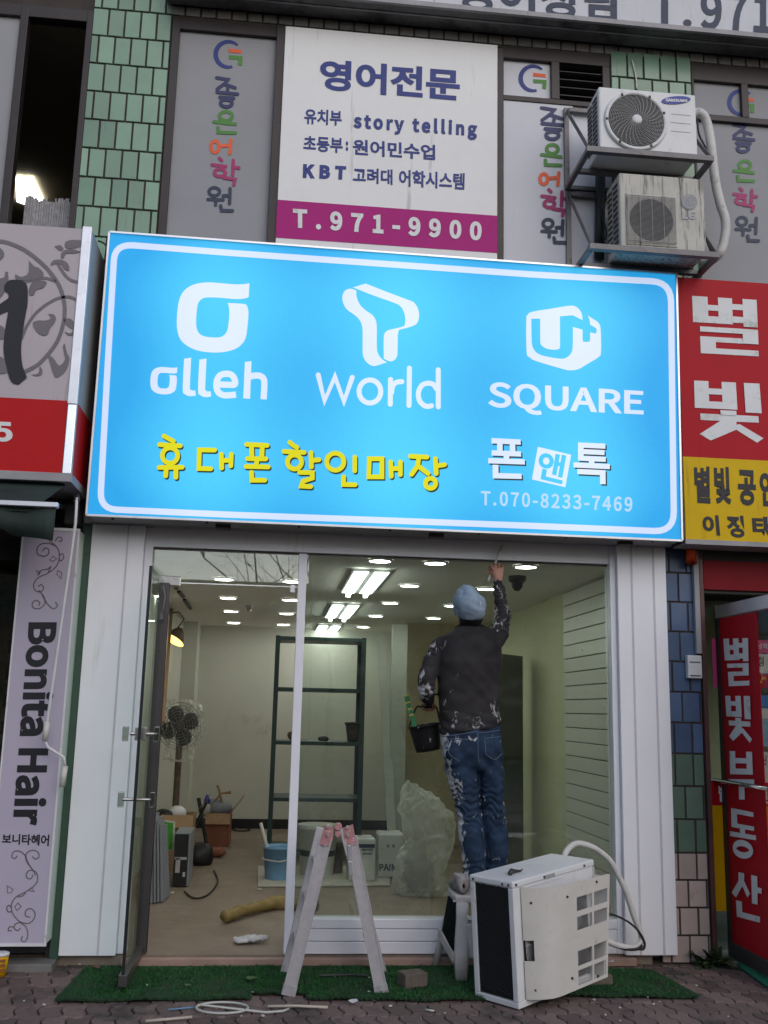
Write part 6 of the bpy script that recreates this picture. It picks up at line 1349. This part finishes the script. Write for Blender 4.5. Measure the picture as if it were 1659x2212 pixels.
hips = [(1566, 953, 1079, .108), (1580, 952, 1080, .112), (1605, 953, 1083, .122, YB - .008), (1630, 956, 1085.5, .124, YB - .008), (1652, 960, 1087, .110), (1664, 966, 1084, .085)]
shr = lambda rows, k: [(r[0], (r[1] + r[2]) / 2 - (r[2] - r[1]) / 2 * k, (r[1] + r[2]) / 2 + (r[2] - r[1]) / 2 * k, r[3] * k) + tuple(r[4:]) for r in rows]
# body: one continuous figure, head, neck, hands and the limbs inside the clothes
hc = P(1015, 1314, -.235); tl = math.radians(24)
HM = Matrix.Translation(hc) @ Matrix.Rotation(tl, 4, 'X')      # +y is where he looks, tilted up
body = MB()
hv = lambda x, y, z: HM @ Vector((x, y, z))
def hball(x, y, z, r): 
    b = MB().ball((0, 0, 0), r, 16); body.add([HM @ (p + Vector((x, y, z))) for p in b.v], b.f)
hball(0, -.012, .018, (.077, .096, .092)); hball(0, .035, -.035, (.060, .062, .075)); hball(0, .062, -.080, (.032, .028, .025)); hball(0, .088, -.020, (.011, .020, .022)); hball(0, .082, .018, (.05, .02, .012)); hball(0, .085, -.055, (.022, .012, .009))
for s in (-1, 1): hball(s * .079, -.002, -.012, (.010, .020, .030)); hball(s * .040, .065, -.025, (.022, .02, .02))
body.loft([(P(1016, 1375, -.225), (.062, 0, 0), (0, .058, 0)), (P(1016, 1356, -.222), (.055, 0, 0), (0, .055, 0)), (hv(0, -.01, -.06), (.056, 0, 0), (0, .06, .02)), (hv(0, -.01, -.02), (.06, 0, 0), (0, .065, .02))], 18)
body.loft(secs(shr(torso[1:], .86), YB), 20); body.loft(secs(shr(hips, .88), YB), 20); body.loft(secs(shr(legL, .82), YB), 16); body.loft(secs(shr(legR, .82), YB), 16)
limb(body, [(a, b, c, r * .72) for a, b, c, r in armL]); limb(body, [(a, b, c, r * .72) for a, b, c, r in armR])
def finger(pts, r0, r1):
    n = len(pts); body.tube(catmull3(pts), [r0 + (r1 - r0) * i / (4 * (n - 1)) for i in range(4 * (n - 1) + 1)], 8); body.ball(pts[-1], r1, 8)
def catmull3(p):
    xy = catmull([(q[0], q[1]) for q in p], False, 4); zz = catmull([(q[2], 0) for q in p], False, 4); return [Vector((a[0], a[1], b[0])) for a, b in zip(xy, zz)]
# right hand, raised, gripping the brush
wr_ = P(1076, 1256, -.063); b1 = P(1055, 1255, -.03); b2 = P(1085, 1178, .035)
def bp_(t): return b1 + (b2 - b1) * t
pc_ = P(1075, 1236, -.055)
body.loft([(wr_, (.025, 0, 0), (0, .019, 0)), (P(1076, 1246, -.06), (.031, 0, 0), (0, .018, 0)), (pc_, (.037, 0, .002), (0, .017, 0)), (P(1076, 1227, -.050), (.036, 0, .003), (0, .013, 0))], 18, 2.6)
for i, u in enumerate((1063.5, 1071, 1078.5, 1086)):
    k = P(u, 1228 + abs(i - 1) * 1.4, -.052); l = (.95, 1.05, 1.0, .82)[i]
    finger([k, k + Vector((.0, .008, .026)) * l, k + Vector((-.006, .030, .032)) * l, k + Vector((-.014 - .002 * i, .048, .010)) * l, k + Vector((-.024 - .003 * i, .040, -.020)) * l, k + Vector((-.026 - .003 * i, .022, -.028)) * l], .0080, .0066)
finger([P(1067, 1244, -.05), P(1061, 1237, -.035), P(1062, 1229, -.022), P(1064.5, 1222, -.016)], .012, .0088)
# left hand, closed round the bail
wl_ = P(926, 1514, -.14); pl_ = P(926, 1521, -.105)
body.loft([(wl_, (.026, 0, 0), (0, .01, .022)), (P(926, 1518, -.12), (.034, 0, 0), (0, .01, .020)), (pl_, (.038, 0, 0), (0, .014, .016))], 16, 2.6)
for i in range(4):
    k = pl_ + Vector((-.030 + .020 * i, .012, .004)); l = (.9, 1.05, 1, .85)[i]
    finger([k, k + Vector((0, .026, -.006)) * l, k + Vector((0, .034, -.028)) * l, k + Vector((0, .014, -.040)) * l, k + Vector((0, -.006, -.032)) * l], .0098, .008)
finger([P(934, 1519, -.115), pl_ + Vector((.038, .008, -.016)), pl_ + Vector((.024, .030, -.034))], .0115, .009)
# feet
szt = .445
def foot_sec(cx, k=1.0, up=0): return [((cx, -.315, szt + .045 + up), (.026 * k, 0, 0), (0, 0, .036 * k)), ((cx, -.29, szt + .05 + up), (.036 * k, 0, 0), (0, 0, .048 * k)), ((cx, -.24, szt + .052 + up), (.040 * k, 0, 0), (0, 0, .05 * k)), ((cx - .004, -.17, szt + .040 + up), (.043 * k, 0, 0), (0, 0, .039 * k)), ((cx - .008, -.10, szt + .030 + up), (.046 * k, 0, 0), (0, 0, .029 * k)), ((cx - .008, -.055, szt + .026 + up), (.034 * k, 0, 0), (0, 0, .022 * k))]
fxl, fxr = P(1001, 1915, -.3).x, P(1062, 1915, -.3).x
for fx in (fxl, fxr): body.loft(foot_sec(fx, .66, .004), 16)
o = body.build('body', 'skin', pr_, smooth=True); remesh(o, .0032, 1)
for s in (-1, 1): MB().ball(hv(s * .033, .086, .002), .011, 12).build('eye', 'ac_white', pr_, smooth=True)
# sweater
sw_ = MB(); sw_.loft(secs(torso, YB), 28, 2.3); limb(sw_, armL, 18); limb(sw_, armR, 18); sw_.ball(P(955, 1394, YB), (.052, .06, .055)); sw_.ball(P(1064, 1390, YB + .005), (.06, .065, .06))
o = sw_.build('sweater', 'knit', pr_, smooth=True); remesh(o, .008, 5)
pw = wloc(pr_)
def folds(co, n):
    w_ = co + pw; u = 0
    d = noise.noise(Vector((w_.x * 5, w_.y * 5, w_.z * 16 + w_.x * 14))) * .007 + noise.noise(w_ * 22) * .003
    if w_.z > 1.93 and w_.x > 1.2: d += math.sin(w_.z * 160 + noise.noise(w_ * 12) * 5) * .0042
    d += math.sin((w_.z * 1.0 - w_.x * .7) * 42 + noise.noise(w_ * 6) * 3) * .0035 * (1 if n.y < -.2 else .3)
    if w_.x < .93: d += math.sin(w_.z * 120 + noise.noise(w_ * 14) * 6) * .003
    if w_.z < 1.45: d += math.sin(w_.z * 95 + w_.x * 34 + noise.noise(w_ * 8) * 4) * .0035
    return d
displace(o, folds)
XS = P(943, 1450, -.25).x
def sw_paint(w_, n):
    v = .12
    if w_.z > 1.93 and w_.x > 1.22: v = .36 + .20 * min(1, max(0, (w_.z - 1.95) / .12))
    k = min(1, max(0, (XS - w_.x) / .02 + .5)); v = v * (1 - k) + k * ((.22 if w_.z > 1.60 else .40) + (.24 if n.x < -.5 else 0)) if w_.z > 1.40 else v
    if 1.36 < w_.z < 1.46: v = max(v, .22 + (.16 if w_.x > 1.26 or w_.x < 1.05 else 0))
    elif w_.z < 1.55: v = max(v, .16)
    if n.y < -.5 and 1.05 < w_.x < 1.25 and w_.z > 1.5: v = .02
    return v
paint_attr(o, sw_paint)
MB().tube([P(1017 + 31 * math.cos(a), 1355 + 5 * math.sin(a), -.228 - .05 * math.sin(a)) for a in [2 * math.pi * i / 24 for i in range(24)]], .008, 8, closed=True).build('collar', 'knit', pr_, smooth=True)
# jeans
jn = MB(); jn.loft(secs(hips, YB), 28, 2.4); jn.loft(secs(legL, YB), 24, 2.2); jn.loft(secs(legR, YB), 24, 2.2)
for u in (985, 1055): jn.ball(P(u, 1628, YB - .065), (.075, .062, .085))
o = jn.build('jeans', 'denim', pr_, smooth=True); remesh(o, .007, 4)
def jf(co, n):
    w_ = co + pw; d = noise.noise(w_ * 18) * .004
    kz = math.exp(-((w_.z - .92) / .12) ** 2); d += kz * math.sin(w_.z * 150 + noise.noise(Vector((w_.x * 22, w_.y * 10, w_.z * 6))) * 7) * .0062
    az = math.exp(-((w_.z - .56) / .08) ** 2); d += az * math.sin(w_.z * 130 + noise.noise(w_ * 14) * 5) * .005
    hz = math.exp(-((w_.z - 1.16) / .09) ** 2); d += hz * math.sin(w_.z * 60 + abs(w_.x - 1.165) * 60) * .004
    return d
displace(o, jf)
def jp(w_, n):
    v = .20
    if n.x < -.25 and w_.x < P(1000 + 20, 1700, -.23).x: v = .34 + .40 * min(1, (-n.x - .25) / .6)
    if n.x > .75 and w_.x > 1.2: v = .48
    if w_.z < .86 and n.x < .1: v = max(v, .22)
    if w_.z > 1.30 and w_.x < 1.1: v = max(v, .28)
    return v
paint_attr(o, jp)
# stitched pocket outlines, belt loops
def on_back(u, v):
    d = ray(u, v); r = o.data; return P(u, v, YB - .128)
pk = MB()
from mathutils.bvhtree import BVHTree
bvh = BVHTree.FromPolygons([v.co + wloc(o) for v in o.data.vertices], [tuple(p.vertices) for p in o.data.polygons])
def surf(u, v, lift=.0015):
    d = ray(u, v).normalized(); hit = bvh.ray_cast(CAM, d)
    return (hit[0] - d * lift) if hit[0] else None
mat('stitch', (.10, .13, .18), .8)
S4 = crop(813.2, 1558.7, .20425)
for ln_ in ([(760, 185), (985, 190)], [(760, 200), (770, 340), (880, 420)], [(1145, 180), (1310, 160)], [(1145, 185), (1160, 350)], [(1160, 350), (1250, 400), (1325, 340)], [(1072, 100), (1075, 330), (1085, 440)], [(690, 160), (850, 140), (1060, 105)], [(1080, 120), (1180, 110), (1305, 90)]):
    c_ = catmull(S4(ln_), False, 8); q = [surf(*p) for p in c_]; q = [x for x in q if x]
    if len(q) > 2: pk.tube(q, .0022, 5)
pk.build('stitching', 'stitch', pr_, smooth=True)
# cap and hair
hb = MB().ball((0, 0, 0), (.087, .106, .100), 28); hr = MB(); hr.add([HM @ (p + Vector((0, -.014, .004))) for p in hb.v], hb.f); hr.loft([(hv(0, -.055, -.02), (.078, 0, 0), (0, .05, 0)), (hv(0, -.062, -.06), (.072, 0, 0), (0, .044, 0)), (hv(0, -.052, -.10), (.056, 0, 0), (0, .034, 0))], 20)
o = hr.build('hair', 'hair', pr_, smooth=True)
bm = bmesh.new(); bm.from_mesh(o.data); inv = HM.inverted()
geo = [v for v in bm.verts if (inv @ (v.co + wloc(o))).y > .035]
bmesh.ops.delete(bm, geom=geo, context='VERTS'); bm.to_mesh(o.data); bm.free(); displace(o, lambda co, n: noise.noise(co * 90) * .003)
cp = MB(); cc = P(1014.5, 1309, -.245); cb_ = MB().ball((0, 0, 0), (.0935, .116, .107), 96)
CM = Matrix.Translation(cc) @ Matrix.Rotation(math.radians(20), 4, 'X')
cp.add([CM @ Vector((p.x - (.012 * max(0, p.z) / .1), p.y, p.z + max(0, p.z) / .1 * (.016 * math.exp(-((p.x + .025) / .045) ** 2) - .16 * max(0, p.x)))) for p in cb_.v], cb_.f)
o = cp.build('cap', 'cap_cloth', pr_, smooth=True)
bm = bmesh.new(); bm.from_mesh(o.data); pn = Vector((0, -.42, 1)).normalized(); pt_ = P(1013, 1341, -.35) - wloc(o)
bmesh.ops.bisect_plane(bm, geom=bm.verts[:] + bm.edges[:] + bm.faces[:], plane_co=pt_, plane_no=pn, clear_inner=True); bm.to_mesh(o.data); bm.free()
displace(o, lambda co, n: noise.noise(co * 17) * .006 - abs(noise.noise(Vector((co.x * 12, co.y * 12, co.z * 34 + co.x * 12)))) * .008 + .006 - .014 * math.exp(-((co + pw - P(1003, 1281, -.31)).length / .020) ** 2) - .012 * math.exp(-((co + pw - P(1016, 1289, -.33)).length / .018) ** 2) - .007 * math.exp(-((co + pw - P(1022, 1326, -.36)).length / .016) ** 2) - abs(noise.noise(co * 16)) * .006)
so_ = o.modifiers.new('t', 'SOLIDIFY'); so_.thickness = .004; so_.offset = 1
paint_attr(o, lambda w_, n: .36 if w_.z < cc.z + .02 else .20)
for fx in (fxl, fxr):
    f = MB().loft(foot_sec(fx), 20); f.loft([((fx, -.24, szt + .07), (.046, 0, 0), (0, .058, 0)), ((fx, -.235, szt + .105), (.044, 0, 0), (0, .054, 0))], 18)
    o = f.build('shoe', 'shoe_cloth', pr_, smooth=True); remesh(o, .006, 2); paint_attr(o, lambda w_, n: .4)
# brush in the raised hand
br = thing('paint_brush', 'long thin white handled brush in the painter\'s raised right hand', 'brush', bp_(.35))
MB().tube([bp_(0), bp_(.3), bp_(.72)], [.0085, .0075, .006], 10).build('handle', 'ac_white', br, smooth=True); MB().tube([bp_(.72), bp_(.82)], [.0075, .009], 10).build('ferrule', 'alu', br); MB().tube([bp_(.82), bp_(.93), bp_(1.0)], [.010, .011, .004], 10).build('bristle', 'can_white', br, smooth=True)
# bucket held in the left hand
bt = P(916.5, 1565, -.115); bb_ = P(925.5, 1622, -.115); axis = (bt - bb_).normalized()
bk3 = thing('paint_bucket', 'small black paint bucket with white drips hanging from the painter\'s left hand', 'bucket', bb_)
xa_ = Vector((axis.z, 0, -axis.x)); BM = Matrix(((xa_.x, 0, axis.x, 0), (xa_.y, 1, axis.y, 0), (xa_.z, 0, axis.z, 0), (0, 0, 0, 1)))
hh = (bt - bb_).length
o = MB().lathe([(.002, .0), (.074, 0), (.094, hh), (.099, hh), (.099, hh - .012), (.092, hh - .004), (.073, .004), (.002, .004)], bb_, 32, BM, caps=False).build('body', 'bucket_black', bk3, smooth=True)
bm = bmesh.new(); bm.from_mesh(o.data); bmesh.ops.subdivide_edges(bm, edges=bm.edges[:], cuts=3, use_grid_fill=True); bm.to_mesh(o.data); bm.free()
paint_attr(o, lambda w_, n: .30 + .22 * max(0, math.sin(w_.x * 90 + 1)) ** 3)
bl_ = MB(); bl_.lathe([(.084, hh * .8), (.002, hh * .8)], bb_, 24, BM, caps=False); bl_.build('paint', 'ac_white', bk3)
hp_ = pl_ + Vector((0, .016, -.018))
e0 = bt - xa_ * .098 + axis * -.01; e1 = bt + xa_ * .098 + axis * -.01
pts = [e0, P(896, 1535, -.11), P(903, 1525, -.10), hp_ + Vector((-.05, 0, .0)), hp_, hp_ + Vector((.03, 0, 0)), P(943, 1528, -.10), P(946, 1540, -.11), e1]
MB().tube(catmull3(pts), .0052, 8).build('bail', 'bucket_black', bk3, smooth=True); bpy.data.objects['bail'] if 'bail' in bpy.data.objects else None
mat('stick_green', (.02, .17, .06), .5, var=.1); mat('stick_yellow', (.45, .40, .08), .5)
sk = thing('brush_stick', 'flat green and yellow banded brush handle standing in the black paint bucket', 'brush', P(890, 1560, -.115))
s0, s1 = P(899, 1580, -.115), P(877, 1501, -.12)
mb = MB(); mb.bar(s0, s1, .027, .008, (0, 1, 0)); mb.build('handle', 'stick_green', sk, bev=.002)
for t_ in (.99, .80, .62, .46): 
    d = s1 - s0; a = s0 + d * (t_ - .03); b = s0 + d * (t_ + .015); MB().bar(a, b, .0285, .0095, (0, 1, 0)).build('band', 'stick_yellow', sk, bev=.001)
# ------------------------------------------------------------------ litter on the pavement and turf
mat('stick_wood', (.50, .44, .36), .7, var=.12)
def stickp(name, lab, pts, r, m='stick_wood', cat='stick', n=6): tag(MB().tube([G(u, v, r + .002 + (z if len(p_) > 2 else 0)) for p_ in pts for u, v, z in [tuple(p_) + (0,) * (3 - len(p_))]], r, n).build(name, m, None, smooth=True), lab, cat)
ring = [(480 + 56 * math.cos(a), 2177 + 12 * math.sin(a)) for a in [math.radians(k) for k in range(200, 575, 12)]]
stickp('cable_loop', 'pale cable coiled in a loop on the pavers at the front', ring + [(575, 2187), (612, 2184), (624, 2179)], .006, 'can_white', 'cable')
stickp('wood_strip', 'long pale wood strip on the pavers in front of the ladder', [(578, 2174), (640, 2173), (708, 2176)], .007)
stickp('wood_strip', 'short pale wood strip nearest the bottom edge of the pavement', [(314, 2206), (360, 2202), (415, 2197)], .007)
stickp('wood_strip', 'pale wood sliver on the turf inside the ladder', [(634, 2101), (660, 2100), (692, 2102)], .006)
stickp('wood_strip', 'pale crossed sliver standing askew on the turf inside the ladder', [(700, 2130), (709, 2112), (718, 2092)], .006)
stickp('wood_strip', 'curled pale shaving on the turf inside the ladder', [(718, 2096), (738, 2098), (740, 2104), (726, 2104)], .004)
stickp('wood_strip', 'small white bit near the front edge of the turf', [(748, 2151), (757, 2149), (765, 2149)], .006, 'can_white')
stickp('wood_strip', 'white sliver on the pavers left of the outdoor unit', [(919, 2181), (938, 2184)], .005, 'can_white')
stickp('white_hook', 'thin curled white cable end on the turf by the step stool', [(955, 2124), (960, 2130), (985, 2132), (1012, 2137)], .006, 'can_white', 'cable')
stickp('blue_tie', 'thin pale blue tie on the pavers left of the cable loop', [(364, 2181), (395, 2178), (420, 2176)], .004, 'bucket_blue', 'tie')
stickp('wire_bit', 'thin curved white wire on the turf by the open door', [(343, 2091), (350, 2078), (362, 2072)], .003, 'can_white', 'wire')
mat('scrap_white', (.62, .62, .62), .7); mat('leaf_dry', (.13, .085, .05), .8); mat('leaf_green', (.07, .13, .05), .7)
rnd = random.Random(21)
def scrap(lab, u, v, m, s, cat='scrap', name='paper_scrap'):
    p = G(u, v, .012 if v < 2158 else .002); n = 7; mb = MB(); pts = [(p.x + s * rnd.uniform(.6, 1) * math.cos(2 * math.pi * i / n), p.y + s * .8 * rnd.uniform(.6, 1) * math.sin(2 * math.pi * i / n), p.z + .014 + rnd.uniform(0, .012)) for i in range(n)]; k = mb.v; mb.add(pts + [(p.x, p.y, p.z + .018)], [(i, (i + 1) % n, n) for i in range(n)]); o = mb.build(name, m); so = o.modifiers.new('t', 'SOLIDIFY'); so.thickness = .003; tag(o, lab, cat)
scrap('white crumpled paper scrap on the pavers between the ladder feet', 763, 2170, 'scrap_white', .035)
scrap('brown dry leaf on the turf near the open door', 206, 2096, 'leaf_dry', .03, 'leaf', 'dry_leaf'); scrap('green leaf on the turf left of the ladder', 541, 2122, 'leaf_green', .035, 'leaf', 'fallen_leaf'); scrap('small green leaf on the turf seam', 404, 2135, 'leaf_green', .02, 'leaf', 'fallen_leaf')
scrap('white scrap on the turf behind the brick beside the hose', 1320, 2083, 'scrap_white', .02)
for i in range(34):
    u = rnd.uniform(20, 1640); v = rnd.uniform(2080, 2208); s = rnd.uniform(.003, .008); p = G(u, v, .014 if v < 2158 and 140 < u < 1480 else .001)
    o = MB().box(p.x - s, p.x + s, p.y - s * .7, p.y + s * .7, p.z, p.z + s * .7).build('crumb', 'scrap_white'); o.rotation_euler.z = rnd.uniform(0, 3); tag(o, 'tiny white plaster crumb lying on the ground in front of the shop', 'crumb', 'white crumbs scattered on turf and pavers')
cu = thing('paper_cup', 'small orange and white cup standing on the pavers at the left edge', 'cup', G(-2, 2108, 0)); q = cu.location.copy()
MB().lathe([(.034, 0), (.042, .105)], q, 24).build('body', 'yellow_film', cu, smooth=True); MB().lathe([(.044, .103), (.044, .117), (.038, .120)], q, 24).build('lid', 'ac_white', cu, smooth=True)
mat('cup_text', (.25, .10, .03), .6); lm = MB()
for i in range(3): lm.box(q.x + .005, q.x + .034, q.y - .0385 - i * .0020, q.y - .03, q.z + .03 + i * .024, q.z + .043 + i * .024)
lm.build('print', 'cup_text', cu)
# ------------------------------------------------------------------ across the street (seen only as reflections in the glass)
ap = thing('apartment_block', 'tan apartment block across the street, behind the viewer', 'building', (-6, -30, 0)); mat('tan_wall', (.30, .22, .16), .85, var=.1); mat('far_window', (.06, .07, .08), .2)
MB().box(-16, 1.2, -36, -30, 0, 5.9).build('wall', 'tan_wall', ap); MB().box(1.22, 24, -37, -29, 0, 8.0).build('wall', 'tan_wall', ap); q = MB()
for i in range(5):
    for j in range(2): q.box(-13 + i * 2.7, -11.6 + i * 2.7, -30.02, -29.95, 1.2 + j * 2.8, 2.8 + j * 2.8)
q.build('window', 'far_window', ap)
mat('bark', (.035, .028, .024), .9, var=.3)
for i, (x, y, h) in enumerate(((-2.3, -13, 6.4), (.1, -14, 6.2), (1.2, -16, 6.8))):
    t = thing('bare_tree', ('bare street tree across the road on the left', 'bare street tree across the road in the middle', 'bare street tree across the road on the right')[i], 'tree', (x, y, 0)); mb = MB(); rnd = random.Random(i + 40)
    def grow(p, d, l, r, k):
        n_ = 4; pts = [p]; dd = d.copy()
        for j in range(n_): dd = (dd + Vector((rnd.uniform(-.18, .18), rnd.uniform(-.18, .18), rnd.uniform(-.02, .14)))).normalized(); pts.append(pts[-1] + dd * l / n_)
        mb.tube(pts, [r * (1 - .5 * j / n_) for j in range(n_ + 1)], 5 if k > 1 else 8)
        if k < 6:
            for c_ in range(rnd.choice((2, 3, 3))):
                a = rnd.uniform(0, 6.28); e = rnd.uniform(.4, .9); q_ = dd.orthogonal().normalized(); q_.rotate(Matrix.Rotation(a, 3, dd)); grow(pts[rnd.choice((3, 4, 4))], (dd * math.cos(e) + q_ * math.sin(e)).normalized(), l * rnd.uniform(.6, .8), r * .5, k + 1)
    grow(Vector((x, y, 0)), Vector((0, 0, 1)), h * .40, .11, 0); mb.build('trunk', 'bark', t, smooth=True, fix=False)
